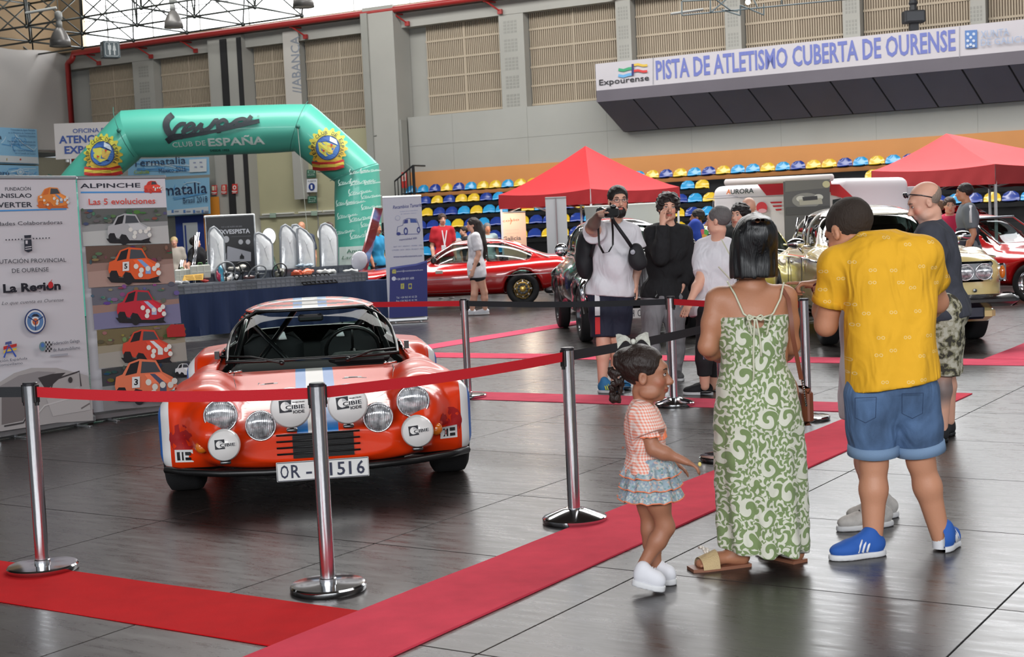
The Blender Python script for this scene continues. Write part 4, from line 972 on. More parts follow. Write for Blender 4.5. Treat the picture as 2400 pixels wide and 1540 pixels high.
post(101, 1337, 'chrome barrier post at the left edge before the white roll-up banner')
post(770, 1383, 'chrome barrier post before the number plate of the orange coupe')
post(1347, 1223, 'chrome barrier post with domed base between coupe and small girl', True)
post(1098.5, 932, 'chrome barrier post behind the right wing of the orange coupe')
post(1581, 951, 'chrome barrier post with domed base in front of the man in grey joggers', True)
post(1893, 984, 'chrome barrier post between the woman in green and the man in yellow')
post(1700, 1078, 'chrome barrier post almost hidden behind the green patterned dress')
def belt(i, j, col, lab, sag=.0, start=None, end=None, w=.048, drop=.045, sag2=0):
 t = POSTS[i][0]; A = POSTS[i][1] + np.array([0, 0, POSTS[i][2] - drop]) if start is None else np.asarray(start, float); B = POSTS[j][1] + np.array([0, 0, POSTS[j][2] - drop]) if end is None else np.asarray(end, float)
 d = unit((B - A) * [1, 1, 0]); n = np.array([-d[1], d[0], 0]) * .0012; A = A + d * .038; B = B - d * .038; b = MB(); P1 = []; P2 = []
 for k in range(25):
  f = k / 24; p = A + (B - A) * f - np.array([0, 0, sag * 4 * f * (1 - f)]); tw = .10 * math.sin(f * math.pi * 1.3); u = np.array([-d[1] * tw, d[0] * tw, 1.0])
  P1.append([p + n - u * w / 2, p + n + u * w / 2]); P2.append([p - n + u * w / 2, p - n - u * w / 2])
 b.grid(P1); b.grid(P2); b.add([P1[0][0], P1[0][1], P2[0][0], P2[0][1]], [(0, 1, 2, 3)]); o = b.build('belt', mat('belt_webbing_' + str(col[0]), col, rough=.7, bump=.3, bscale=500), t, world=True, smooth=True); tag(o, lab)
 for c_, s_ in ((POSTS[i], 1), (POSTS[j] if j is not None else None, -1)):
  if c_ is None: continue
  q = c_[1] + np.array([0, 0, c_[2] - drop - .008]) + d * s_ * .034; R = np.array([d, [-d[1], d[0], 0], [0, 0, 1.0]]).T
  b = MB(); b.bbox(q, (.012, .034, .085), .003, R); b.tube([q - (0, 0, .038), q - (0, 0, .055)], .010, 8); b.build('belt_clip', m_trim, c_[0], world=True)
RB, BB = (196, 22, 36), (34, 36, 40)
belt(0, 1, RB, 'red webbing belt', .018)
belt(1, 2, RB, 'red webbing belt', .012)
P6 = POSTS[6]
belt(2, 6, BB, 'dark grey webbing belt', .0, end=at(1650, 783, 8.6)) if False else belt(2, 6, BB, 'dark grey webbing belt', .01)
belt(0, None, BB, 'dark grey webbing belt', .0, end=POSTS[0][1] + np.array([-1.6, .5, POSTS[0][2] - .045]))
belt(3, 4, BB, 'black webbing belt', .015)
belt(4, 5, RB, 'red webbing belt', .012)
belt(3, None, RB, 'red webbing belt', .0, end=POSTS[3][1] + np.array([-1.75, 1.1, POSTS[3][2] - .045]))
# ================================================================ the other vehicles (profiles carved as solids)
def paint_mat(name, col): return mat(name, col, rough=.22, coat=1.0)
m_dglass = glass_mat('smoked_car_glass', (120, 138, 134), .35)
m_lglass = glass_mat('pale_car_glass', (190, 208, 204), .3)
def saloon(t, hull, cab, wheels, wr, wins, paint, rim, h=.028, glass=None, p=3.2, pc=3.0, extra=None, ww=.19, tx=None, arch=.04, lining=None):
 ys = [q[0] for q in hull]; W_ = max(q[1] for q in hull) + .1; top = max(q[3] for q in cab) + .08
 S = SDF((-W_, min(ys) - .15, .05), (W_, max(ys) + .15, top), h); S.loft_y(hull, k=.03, p=p); S.loft_y(cab, k=.04, p=pc)
 if extra: extra(S)
 inner = [(a, b_ - .05, c, d_ - .045) for a, b_, c, d_ in cab[1:-1]]; S.loft_y(inner, k=.01, op='-', p=pc)
 xw = tx or (W_ - .1)
 for wy in wheels:
  for sx in (-1, 1): S.cone((sx * (xw - .30), wy, wr), (sx * (xw + .3), wy, wr), wr + arch, wr + arch, k=.012, op='-')
 for planes, lo, hi in wins: S.convex(planes, lo, hi, k=.006, rd=.02)
 o = S.build('body', paint, t, world=False, relax=4)
 G = SDF((-W_, min(q[0] for q in cab) - .05, min(q[2] for q in cab)), (W_, max(q[0] for q in cab) + .05, top), h); G.loft_y(cab, off=-.018, k=.01, p=pc)
 zc = lining or .0
 G.convex([((0, 0, zc), (0, 0, 1))], (-3, -5, -1), (3, 8, 3)) if lining else None
 G.build('window_glass', glass or m_dglass, t, world=False, relax=1)
 for wy in wheels:
  for sx in (-1, 1): wheel(t, (sx * (xw - ww / 2 - .01), wy, wr), wr, ww, sx, rim)
 return S
def sidewin(pts, W_=1.2):
 pl = []; c = np.mean(np.array(pts), 0)
 for i in range(len(pts)):
  a, b_ = np.array(pts[i]), np.array(pts[(i + 1) % len(pts)]); d = b_ - a; n = np.array([d[1], -d[0]]); n = n if n @ (a - c) > 0 else -n; pl.append(((0, a[0], a[1]), (0, n[0], n[1])))
 y = [q[0] for q in pts]; z = [q[1] for q in pts]; return pl, (-W_, min(y) - .05, min(z) - .05), (W_, max(y) + .05, max(z) + .05)
def frontwin(pts, y0, y1):
 pl = []; c = np.mean(np.array(pts), 0)
 for i in range(len(pts)):
  a, b_ = np.array(pts[i]), np.array(pts[(i + 1) % len(pts)]); d = b_ - a; n = np.array([d[1], -d[0]]); n = n if n @ (a - c) > 0 else -n; pl.append(((a[0], 0, a[1]), (n[0], 0, n[1])))
 pl += [((0, y0, 0), (0, -1, 0)), ((0, y1, 0), (0, 1, 0))]
 x = [q[0] for q in pts]; z = [q[1] for q in pts]; return pl, (min(x) - .05, y0 - .03, min(z) - .05), (max(x) + .05, y1 + .03, max(z) + .05)
def interior(t, y0, y1, z, w, col=(40, 34, 32)):
 b = MB()
 for sx in (-.36, .36): b.bbox((sx, (y0 + y1) / 2, z + .25), (.5, .14, .62), .05, rotx(.2)); b.bbox((sx, (y0 + y1) / 2 - .25, z), (.5, .5, .14), .04)
 b.bbox((0, y1, z + .2), (w, .14, .5), .05, rotx(.2)); b.bbox((0, y0 - .35, z + .22), (w, .2, .12), .04)
 b.build('interior_seat', mat('dark_brown_seats', col, rough=.7), t, auto=50)
# ---- red fastback coupe in profile, bonnet up, facing left
c0 = gnd(1230, 705); RZ = math.radians(-91.5)
t = thing('red_coupe', 'red two-door fastback coupe with gold centred wheels and open bonnet, seen from its side', 'car', c0 + rotz(RZ) @ np.array([.8, -2.52, 0]) * [1, 1, 0], RZ)
hull = [(-.82, .70, .38, .66), (-.7, .80, .22, .74), (-.3, .84, .20, .80), (.5, .85, .19, .84), (1.4, .85, .19, .86), (2.4, .85, .20, .91), (3.0, .83, .24, .94), (3.3, .80, .30, .92), (3.42, .76, .36, .86)]
cab = [(.45, .70, .5, .84), (.75, .70, .5, .98), (1.15, .64, .5, 1.22), (1.5, .60, .5, 1.28), (2.0, .60, .5, 1.28), (2.4, .60, .5, 1.20), (2.8, .62, .5, 1.02), (3.15, .64, .5, .88)]
m_rc = paint_mat('deep_red_car_paint', (190, 24, 26)); m_gold = mat('gold_rim_centre', (196, 160, 84), rough=.25, metal=.8)
wins = [sidewin([(.82, .86), (1.18, 1.18), (1.72, 1.20), (1.74, .86)]), sidewin([(1.84, .86), (1.84, 1.20), (2.14, 1.19), (2.72, .96), (2.66, .86)]), frontwin([(-.62, .88), (.62, .88), (.52, 1.19), (-.52, 1.19)], .3, 1.3)]
saloon(t, hull, cab, (0, 2.52), .315, wins, m_rc, m_chrome, glass=m_lglass)
interior(t, 1.4, 2.2, .5, 1.2)
for wy in (0, 2.52):
 b = MB(); b.lathe([(.135, 0), (.13, .012), (0, .015)], 24, (.84, wy, .315), AX, caps=False); o = b.build('wheel_centre', m_gold, t, smooth=True)
 b = MB()
 for i in range(10): a = i * math.pi / 5; b.lathe([(.028, 0), (0, .003)], 8, (.856, wy + .085 * math.cos(a), .315 + .085 * math.sin(a)), AX, caps=False)
 b.build('centre_hole', m_trim, o)
b = MB(); b.tube([(.86, .15, .56), (.865, 1.6, .57), (.86, 3.3, .60)], .008, 5); b.build('waist_line', m_chrome, t)
b = MB(); b.bbox((.1, 3.46, .52), (1.5, .1, .10), .03); b.bbox((.84, 3.28, .53), (.05, .36, .09), .02); b.build('rear_bumper', m_chrome, t, auto=40)
b = MB(); b.bbox((.55, 3.42, .70), (.4, .05, .16), .02); b.build('tail_lamp', mat('red_tail_lens', (170, 20, 22), rough=.2, coat=.6), t)
b = MB(); b.tube([(.5, 2.9, .30), (.55, 3.25, .27), (.55, 3.75, .30)], .04, 8); b.bbox((.55, 3.1, .27), (.2, .35, .14), .04); b.build('exhaust', mat('grey_metal_bracket'), t, smooth=True)
b = MB(); b.bbox((.90, .86, .92), (.12, .10, .13), .03); b.build('door_mirror', m_trim, t, auto=40)
b = MB(); b.tube([(.68, .52, .83), (.66, .95, 1.06), (.60, 1.22, 1.21), (.575, 1.75, 1.245), (.58, 2.1, 1.235), (.61, 2.6, 1.05), (.64, 3.05, .88)], .012, 6); b.build('roof_moulding', m_chrome, t, smooth=True)
b = MB(); b.tube([(.865, 1.76, .82), (.87, 1.78, .28)], .006, 5); b.tube([(.865, .62, .80), (.87, .60, .30), (.87, 1.78, .28)], .006, 5); b.build('door_joint', m_trim, t)
b = MB(); b.bbox((.862, .95, .70), (.01, .14, .06), .004); b.build('door_badge', mat('pale_badge', (190, 190, 180)), t)
b = MB(); b.prism([(-.72, 0), (.72, 0), (.66, 1.32), (-.66, 1.32)], (0, -.62, .72), (1, 0, 0), unit((0, .30, .95)), unit((0, -.95, .30)), .03)
b.build('open_bonnet', m_rc, t)
b = MB(); b.tube([(-.62, .35, .82), (-.60, -.30, 1.55)], .01, 5); b.build('bonnet_stay', m_trim, t)
# ---- cream saloon facing the camera
t = thing('cream_saloon', 'cream saloon with white roof, paired round headlamps and black bumper', 'car', (4.39, 16.02, 0), math.radians(-2.5))
hull = [(-.98, .72, .42, .86), (-.88, .84, .36, .95), (-.6, .90, .28, 1.02), (0, .91, .24, 1.06), (.9, .92, .24, 1.08), (2.0, .92, .24, 1.08), (3.2, .91, .26, 1.06), (4.0, .84, .36, 1.0), (4.2, .76, .44, .94)]
cab = [(.72, .74, .6, 1.06), (.95, .75, .6, 1.22), (1.3, .72, .6, 1.47), (1.7, .70, .6, 1.55), (2.4, .70, .6, 1.56), (2.9, .70, .6, 1.52), (3.3, .72, .6, 1.30), (3.6, .74, .6, 1.08)]
m_cream = mat('cream_car_paint', (226, 204, 142), rough=.22, coat=1.0); g = NG(m_cream); _, o = g.xyz(); up_ = g.m('MULTIPLY', g.m('GREATER_THAN', o[2], 1.12), g.m('GREATER_THAN', o[1], .7)); g.base(g.mix(up_, (226, 204, 142), (236, 232, 222)))
wins = [sidewin([(1.20, 1.10), (1.40, 1.42), (1.95, 1.45), (1.95, 1.10)]), sidewin([(2.03, 1.10), (2.03, 1.45), (2.70, 1.44), (3.05, 1.10)]), frontwin([(-.66, 1.10), (.66, 1.10), (.60, 1.43), (-.60, 1.43)], .5, 1.5)]
def ex(S):
 for sx in (-1, 1): S.chain([(sx * .72, -.88, .80), (sx * .74, -.3, .87), (sx * .76, .8, .92), (sx * .78, 2.2, .92)], [.14, .16, .15, .14], k=.06)
 S.convex([((-.27, 0, 0), (-1, 0, 0)), ((.27, 0, 0), (1, 0, 0)), ((0, -.9, 0), (0, 1, 0))], (-.27, -1.1, .46), (.27, -.85, 1.0))
saloon(t, hull, cab, (0, 3.05), .355, wins, m_cream, m_chrome, h=.024, glass=m_dglass, extra=ex, p=3.6, ww=.2)
interior(t, 1.9, 2.7, .75, 1.3, (70, 52, 42))
for sx in (-1, 1):
 b = MB(); b.bbox((sx * .56, -.985, .80), (.40, .05, .215), .07); b.build('lamp_surround', m_chrome, t, auto=40)
 for dx in (-.098, .098): headlamp(t, np.array((sx * .56 + dx, -1.015, .795)), .083)
 b = MB(); b.bbox((sx * .86, -.955, .78), (.09, .04, .19), .04); b.build('indicator_surround', m_chrome, t, auto=40)
 b = MB(); b.sphere((sx * .86, -.975, .785), (.032, .03, .07), 12, 8); b.build('indicator_lamp', m_amber, t, smooth=True)
 b = MB(); b.lathe([(.02, .0), (.02, .02), (0, .025)], 12, (sx * .56, -1.0, .60), RF); b.build('horn_stud', mat('grey_metal_bracket'), t)
b = MB(); b.bbox((0, -1.02, .80), (.52, .14, .52), .02)
b.build('radiator_shell', m_chrome, t, auto=40)
b = MB()
for i in range(12): b.box((-.21 + i * .038, -1.095, .80), (.008, .012, .44))
b.build('radiator_slat', m_trim, t)
b = MB(); b.bbox((0, -1.14, .50), (1.94, .18, .13), .05); b.bbox((.94, -.95, .50), (.10, .40, .12), .04); b.bbox((-.94, -.95, .50), (.10, .40, .12), .04); b.build('front_bumper', mat('black_bumper', (22, 22, 24), rough=.3, coat=.4), t, auto=40)
b = MB(); b.bbox((0, -1.02, .36), (1.5, .20, .16), .05); b.build('front_valance', m_cream, t, auto=40)
for sx in (-.48, .48): b = MB(); b.bbox((sx, -1.13, .38), (.28, .05, .14), .04); b.build('fog_lamp', mat('dark_blue_lamp', (36, 44, 60), rough=.3), t, auto=40)
for sx in (-1, 1):
 b = MB(); b.tube([(sx * .925, -.5, .93), (sx * .935, 1.0, .97), (sx * .93, 3.4, .97)], .012, 6); b.tube([(sx * .80, .95, 1.09), (sx * .80, 3.2, 1.09)], .012, 6); b.tube([(sx * .76, 2.0, 1.08), (sx * .68, 2.0, 1.46)], .022, 6); b.tube([(sx * .77, 2.55, 1.08), (sx * .69, 2.6, 1.44)], .016, 6)
 b.build('side_moulding', m_chrome, t, smooth=True)
 b = MB(); b.sphere((sx * .985, 1.0, 1.14), (.11, .07, .065), 14, 9); b.tube([(sx * .90, 1.0, 1.02), (sx * .97, 1.0, 1.12)], .018, 6); b.build('door_mirror', m_chrome, t, smooth=True)
 b = MB(); b.sphere((sx * .93, 1.75, .90), (.02, .07, .02), 8, 6); b.build('door_handle', m_chrome, t, smooth=True)
 b = MB(); b.tube([(sx * .93, .95, .98), (sx * .945, .95, .35)], .005, 5); b.tube([(sx * .93, 2.0, .98), (sx * .945, 2.0, .32)], .005, 5); b.build('door_joint', m_trim, t)
ar = Art(np.array([4.39, 16.02, 0]) + rotz(math.radians(-2.5)) @ np.array([-.72, 1.5, 1.2]), rotz(math.radians(-2.5)) @ np.array([0, -1.0, 0]), n=rotz(math.radians(-2.5)) @ np.array([-1.0, 0, 0.15]))
# ---- black vintage car, nose towards the camera behind the two standing men
vc = gnd(1372, 806)
t = thing('vintage_car', 'black vintage car with chrome headlamps and wings, mostly behind two standing men', 'car', (1.62, 18.1, 0), math.radians(4))
hull = [(-.75, .30, .40, .90), (-.6, .42, .34, .98), (0, .46, .32, 1.04), (.7, .56, .30, 1.06), (1.2, .74, .30, 1.08), (2.2, .78, .30, 1.08), (3.2, .72, .34, 1.02), (3.7, .56, .4, .9)]
cab = [(.95, .62, .6, 1.06), (1.10, .64, .6, 1.30), (1.35, .63, .6, 1.48), (1.8, .62, .6, 1.54), (2.5, .60, .6, 1.52), (3.1, .56, .6, 1.32), (3.5, .5, .6, 1.0)]
m_blk = mat('black_car_paint', (20, 20, 23), rough=.2, coat=1.0)
def ex(S):
 for sx in (-1, 1):
  S.chain([(sx * .60, -.66, .55), (sx * .66, -.35, .72), (sx * .68, 0, .76), (sx * .68, .4, .66), (sx * .68, .9, .40)], [.08, .13, .14, .13, .08], k=.03); S.chain([(sx * .66, 2.2, .45), (sx * .68, 2.7, .72), (sx * .66, 3.2, .55)], [.1, .16, .12], k=.04)
wins = [frontwin([(-.54, 1.12), (.54, 1.12), (.50, 1.42), (-.50, 1.42)], .8, 1.5), sidewin([(1.35, 1.12), (1.45, 1.42), (2.0, 1.44), (2.0, 1.12)]), sidewin([(2.1, 1.12), (2.1, 1.44), (2.6, 1.42), (2.75, 1.12)])]
saloon(t, hull, cab, (0, 2.65), .36, wins, m_blk, mat('silver_wheel_disc', (150, 152, 156), rough=.2, metal=.9), h=.026, glass=m_lglass, extra=ex, p=2.8, tx=.78, ww=.17)
b = MB(); b.tube([(-.70, -.78, .52), (-.3, -.86, .52), (.3, -.86, .52), (.70, -.78, .52)], .045, 10)
for sx in (-1, 1): b.tube([(sx * .30, -.92, .38), (sx * .30, -.92, .66)], .035, 8); b.tube([(sx * .76, -.74, .40), (sx * .80, -.72, .72), (sx * .74, -.66, .82)], .035, 8)
b.build('front_bumper', m_chrome, t, smooth=True)
for sx in (-1, 1):
 headlamp(t, np.array((sx * .44, -.70, .86)), .12); b = MB(); b.sphere((sx * .44, -.60, .86), (.125, .16, .125), 16, 10); b.build('lamp_bowl', m_chrome, t, smooth=True)
 headlamp(t, np.array((sx * .62, -.82, .66)), .075, name='fog_lamp'); b = MB(); b.sphere((sx * .66, -.35, .93), (.03, .06, .03), 8, 6); b.sphere((sx * .86, .85, 1.16), (.09, .03, .09), 12, 8); b.tube([(sx * .7, .9, 1.08), (sx * .86, .86, 1.16)], .01, 5); tag(b.build('chrome_fitting', m_chrome, t, smooth=True), kind='stuff')
b = MB(); b.bbox((0, -.74, .76), (.50, .06, .46), .06); b.build('radiator_surround', m_chrome, t, auto=40)
b = MB()
for i in range(13): b.box((-.20 + i * .033, -.775, .76), (.012, .01, .38))
b.build('radiator_slat', m_chrome, t)
b = MB(); b.tube([(-.60, 1.03, 1.06), (-.56, 1.16, 1.42), (0, 1.10, 1.47), (.56, 1.16, 1.42), (.60, 1.03, 1.06)], .02, 7); b.build('windscreen_frame', m_chrome, t, smooth=True)
b = MB(); b.bbox((-.03, -.93, .385), (.56, .012, .125), .006); o = b.build('number_plate', mat('white_plate'), t)
RV = rotz(math.radians(4)); ar = Art(np.array([1.62, 18.1, 0]) + RV @ np.array([-.03, -.938, .385]), RV @ np.array([1.0, 0, 0]), n=RV @ np.array([0, -1.0, 0]))
for s2, x0, x1 in (('H', -.22, -.17), ('O', -.13, -.08)):
 V, F = text2d(s2, .0); U = (V[:, 0] - V[:, 0].min()) / (V[:, 0].max() - V[:, 0].min()) * (x1 - x0) + x0; ar._add(np.stack([U, -.04 + V[:, 1] / .7 * .085], 1), F, (40, 44, 60))
ar.build('plate_lettering', o)
# ---- white saloon with raised bonnet behind the photographer
t = thing('white_saloon', 'pale grey saloon with its silver bonnet raised, left of the photographer', 'car', (1.85, 24.2, 0), math.radians(-24))
hull = [(-.8, .70, .36, .70), (-.65, .80, .26, .78), (0, .84, .24, .84), (.9, .85, .22, .88), (2.2, .85, .22, .88), (3.2, .82, .28, .86), (3.5, .74, .38, .80)]
cab = [(.70, .68, .5, .88), (1.0, .68, .5, 1.10), (1.3, .64, .5, 1.32), (1.8, .62, .5, 1.38), (2.5, .62, .5, 1.36), (2.9, .64, .5, 1.12), (3.2, .66, .5, .9)]
wins = [sidewin([(1.1, .92), (1.34, 1.26), (1.9, 1.29), (1.9, .92)]), sidewin([(1.98, .92), (1.98, 1.29), (2.5, 1.27), (2.75, .92)]), frontwin([(-.6, .92), (.6, .92), (.52, 1.27), (-.52, 1.27)], .5, 1.5), frontwin([(-.6, .95), (.6, .95), (.52, 1.25), (-.52, 1.25)], 2.5, 3.3)]
m_pg = paint_mat('pale_grey_car_paint', (196, 200, 200)); saloon(t, hull, cab, (0, 2.5), .31, wins, m_pg, mat('gunmetal_rim'), h=.04, glass=m_dglass)
b = MB(); b.prism([(-.72, 0), (.72, 0), (.66, 1.0), (-.66, 1.0)], (0, .72, .90), (1, 0, 0), unit((0, -.45, .9)), unit((0, -.9, -.45)), .04); b.build('open_bonnet', mat('silver_bonnet_inside', (205, 208, 205), rough=.3, metal=.4), t)
b = MB(); b.bbox((0, -.86, .48), (1.6, .1, .1), .03); b.build('front_bumper', m_chrome, t, auto=40)
# ---- red hatchback at the right edge
t = thing('red_hatchback', 'red compact car with wide chrome wheel at the right edge behind the cream saloon', 'car', (8.34, 21.6, 0), math.radians(38))
hull = [(-.62, .66, .34, .66), (-.5, .76, .24, .74), (0, .80, .22, .80), (.7, .80, .22, .86), (1.6, .80, .22, .88), (2.4, .79, .24, .88), (2.7, .74, .32, .84)]
cab = [(.5, .66, .5, .86), (.8, .66, .5, 1.02), (1.15, .62, .5, 1.30), (1.5, .60, .5, 1.36), (2.1, .60, .5, 1.34), (2.5, .62, .5, 1.15), (2.7, .62, .5, .95)]
wins = [sidewin([(.95, .90), (1.22, 1.25), (1.75, 1.28), (1.75, .90)]), sidewin([(1.83, .90), (1.83, 1.28), (2.25, 1.24), (2.45, .90)]), frontwin([(-.58, .90), (.58, .90), (.51, 1.26), (-.51, 1.26)], .35, 1.35)]
saloon(t, hull, cab, (0, 2.1), .30, wins, m_rc, m_chrome, h=.028, glass=m_lglass, ww=.23)
interior(t, 1.35, 2.0, .5, 1.1)
b = MB(); b.tube([(-.66, .55, .88), (-.60, 1.12, 1.29), (.60, 1.12, 1.29), (.66, .55, .88)], .022, 6); b.build('windscreen_frame', m_chrome, t, smooth=True)
b = MB(); b.bbox((0, -.68, .46), (1.5, .1, .09), .03); b.build('front_bumper', m_chrome, t, auto=40)
for sx in (-.5, .5): headlamp(t, np.array((sx, -.66, .62)), .09)
t = thing('red_car', 'red car with white roof edge showing behind the compact car at the far right', 'car', (10.1, 27.0, 0), math.radians(60))
saloon(t, hull, [(a, b_, c, d + .15) for a, b_, c, d in cab], (0, 2.1), .30, wins, mat('deep_red_white_roof', (186, 30, 32), rough=.22, coat=1.0), mat('gunmetal_rim'), h=.05, glass=m_dglass)
# ---- yellow roofed car behind the woman in green
t = thing('yellow_car', 'dark windowed car with pale yellow roof between motorhome and cream saloon', 'car', (3.9, 21.3, 0), math.radians(8))
saloon(t, hull, [(a, b_, c, d + .1) for a, b_, c, d in cab], (0, 2.1), .30, wins, mat('pale_yellow_paint', (226, 214, 110), rough=.22, coat=1.0), mat('gunmetal_rim'), h=.05, glass=m_dglass)
# ---- dark green car at the far left behind the parts table
t = thing('green_car', 'dark green classic car behind the parts stall', 'car', (-9.3, 40, 0), math.radians(-60))
saloon(t, hull, [(a, b_, c, d + .1) for a, b_, c, d in cab], (0, 2.1), .30, wins, mat('dark_green_paint', (60, 96, 78), rough=.22, coat=1.0), mat('gunmetal_rim'), h=.06, glass=m_dglass)
# ---- camper van, its flank running towards the right
q0, q1 = at(1668, 470, 26.0) * [1, 1, 0], at(1952, 470, 24.0) * [1, 1, 0]; vd = unit(q1 - q0); vn = np.array([vd[1], -vd[0], 0]); LB = np.linalg.norm(q1 - q0); VZ = math.atan2(vd[1], vd[0]); zT = at(1690, 436, 25.8)[2]
t = thing('camper_van', 'white camper van with red flank stripes lettered AURORA and rolled awning', 'van', q0, VZ)
S = SDF((-.2, -.1, .2), (LB + 1.5, 2.1, zT + .15), .04); S.box((LB / 2 + .1, 1.0, .35 + (zT - .35) / 2), (LB / 2 + .12, 1.0, (zT - .35) / 2), rd=.14)
S.convex([((LB, 0, zT + .02), (.34, 0, 1)), ((LB + .55, 0, zT - .22), (.85, 0, 1)), ((LB + .9, 0, 1.2), (.3, 0, 1)), ((LB + 1.15, 0, 0), (1, 0, 0)), ((LB - .3, 0, 0), (-1, 0, 0)), ((0, .04, 0), (0, -1, 0)), ((0, 1.96, 0), (0, 1, 0)), ((0, 0, .35), (0, 0, -1))], (LB - .4, -.05, .3), (LB + 1.3, 2.05, zT + .1), op='+', k=.04, rd=.06)
for wx in (.55, LB + .4): S.cone((wx, -.1, .33), (wx, 2.1, .33), .38, .38, op='-')
S.build('body', mat('white_motorhome_shell', (226, 222, 226), rough=.3, coat=.4), t, world=False, relax=3)
for wx in (.55, LB + .4):
 for wy, sd in ((.12, -1), (1.88, 1)): b = MB(); b.lathe([(.2, 0), (.32, 0), (.34, .04), (.34, .2)], 24, (wx, wy, .34), RF @ np.diag([1, 1, sd])); b.build('wheel', m_rubber, t)
b = MB(); b.tube([hit(1702, 428, q0 + vn * .1, vn), hit(1950, 416, q0 + vn * .1, vn)], .06, 12); b.build('awning_roll', mat('white_awning_case', (226, 218, 218), rough=.35), t, world=True, smooth=True)
ar = Art(q0 + vn * .012, vd, n=vn, eps=.004); red = (186, 34, 48)
ar.poly([(1775, 431), (1948, 421), (1950, 450), (1797, 458)], red); ar.text('A', (1703, 455), (1713, 454), 11, (240, 130, 60), bold=.03, shear=.2); ar.text('URORA', (1714, 455), (1768, 452), 11, (50, 70, 66), bold=.02)
for k, (a, b_) in enumerate(((1806, 1834), (1812, 1834), (1819, 1834))): ar.poly([(a, 473 + 8.5 * k), (b_, 472 + 8.5 * k), (b_, 476 + 8.5 * k), (a + 3, 477 + 8.5 * k)], red)
ar.ell(1788, 486, 13, 13, (210, 60, 70)); ar.ell(1790, 494, 10, 5, (230, 170, 180)); ar.line([(1676, 460), (1720, 458), (1760, 470)], 1, (170, 170, 185)); ar.line([(1660, 466), (1840, 458)], 1.2, (150, 150, 160)); ar.line([(1676, 460), (1674, 500)], 1, (170, 170, 185))
ar.poly([(1950, 432), (1972, 432), (2004, 462), (1998, 474), (1975, 462), (1952, 457)], (196, 40, 50)); ar.poly([(1956, 468), (1975, 465), (1996, 482), (1996, 500), (1956, 502)], (40, 44, 48)); ar.build('flank_lettering', t)
# ================================================================ tents
def tent(name, lab, corners, apex, zE, zV, col, ridge2=None):
 C4 = [np.array(c, float) for c in corners]; ctr = sum(C4) / 4; t = thing(name, lab, 'tent', ctr * [1, 1, 0])
 m = mat('tent_cloth_' + str(col[1]), col, rough=.75, bump=.15, bscale=30, nz=.04, nscale=3)
 b = MB(); tops = [np.array(apex, float), np.array(ridge2 if ridge2 is not None else apex, float)]
 near = [min(tops, key=lambda q: np.linalg.norm((q - c)[:2])) for c in C4]
 for i in range(4):
  j = (i + 1) % 4; A, B = C4[i] + [0, 0, zE], C4[j] + [0, 0, zE]; TA, TB_ = near[i], near[j]; P = []
  for k in range(11):
   f = k / 10; r = []
   for q in range(13):
    g_ = q / 12; e = A + (B - A) * g_; e = e - np.array([0, 0, .06 * 4 * g_ * (1 - g_)]); tp = TA + (TB_ - TA) * g_
    p = e + (tp - e) * f; p[2] = e[2] + (tp[2] - e[2]) * (f ** 1.22) - .05 * 4 * g_ * (1 - g_) * f * (1 - f) * 2; r.append(p)
   P.append(r)
  b.grid(P)
 cn = b.build('canopy', m, t, world=True, smooth=False, auto=35)
 for i in range(4):
  j = (i + 1) % 4; A, B = C4[i], C4[j]; b = MB(); P = []
  for k in range(5):
   r = []
   for q in range(25):
    g_ = q / 24; e = A + (B - A) * g_; n = unit(np.cross(B - A, [0, 0, 1.0])); z = zE - .06 * 4 * g_ * (1 - g_) * (k < 4) ; z = z + (zV - z) * k / 4
    r.append(np.array([e[0], e[1], z]) + n * (.012 * math.sin(g_ * 37 + k) * k / 4 + .01))
   P.append(r)
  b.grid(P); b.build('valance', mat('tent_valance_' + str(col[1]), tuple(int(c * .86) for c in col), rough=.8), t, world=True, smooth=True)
 m_leg = mat('white_tent_leg', (206, 208, 210), rough=.35, metal=.3)
 for i in range(4):
  b = MB(); b.box(C4[i] + (ctr - C4[i]) * .02 + [0, 0, zE / 2], (.045, .045, zE)); b.box(C4[i] + (ctr - C4[i]) * .02 + [0, 0, .01], (.14, .14, .02)); b.build('leg', m_leg, t, world=True)
 for i in range(4):
  j = (i + 1) % 4; b = MB(); A, B = C4[i] + (ctr - C4[i]) * .1 + [0, 0, zE - .08], C4[j] + (ctr - C4[j]) * .1 + [0, 0, zE - .08]; M_ = (A + B) / 2
  b.tube([A, M_ - [0, 0, .32]], .014, 5); b.tube([A - [0, 0, .32], M_], .014, 5); b.tube([B, M_ - [0, 0, .32]], .014, 5); b.tube([B - [0, 0, .32], M_], .014, 5); b.build('scissor_strut', m_leg, t, world=True)
 return t
def P2(px, Y): q = at(px, 500, Y); return np.array([q[0], Y, 0])
a0 = at(1372, 342, 32.2)
tent('red_tent', 'bright red peaked tent behind the man pointing with a camera', [P2(1171, 32.0), P2(1386, 30.2), P2(1594, 32.2), P2(1362, 34.2)], a0, 2.22, 1.90, (196, 44, 50))
a1, a2 = at(2218, 313, 28.0), at(2262, 321, 30.0)
tent('red_tent', 'faded red long-ridged tent above the bald man at the right edge', [P2(2046, 27.2), P2(2334, 26.4), P2(2640, 30.6), P2(2320, 31.4)], a1, 2.24, 1.87, (218, 70, 74), ridge2=a2)
l = bpy.data.lights.new('tent_lamp', 'POINT'); l.energy = 38; l.color = (1, .82, .6); l.shadow_soft_size = .12; o = bpy.data.objects.new('tent_lamp', l); COL.objects.link(o); o.location = at(1235, 500, 31.9)
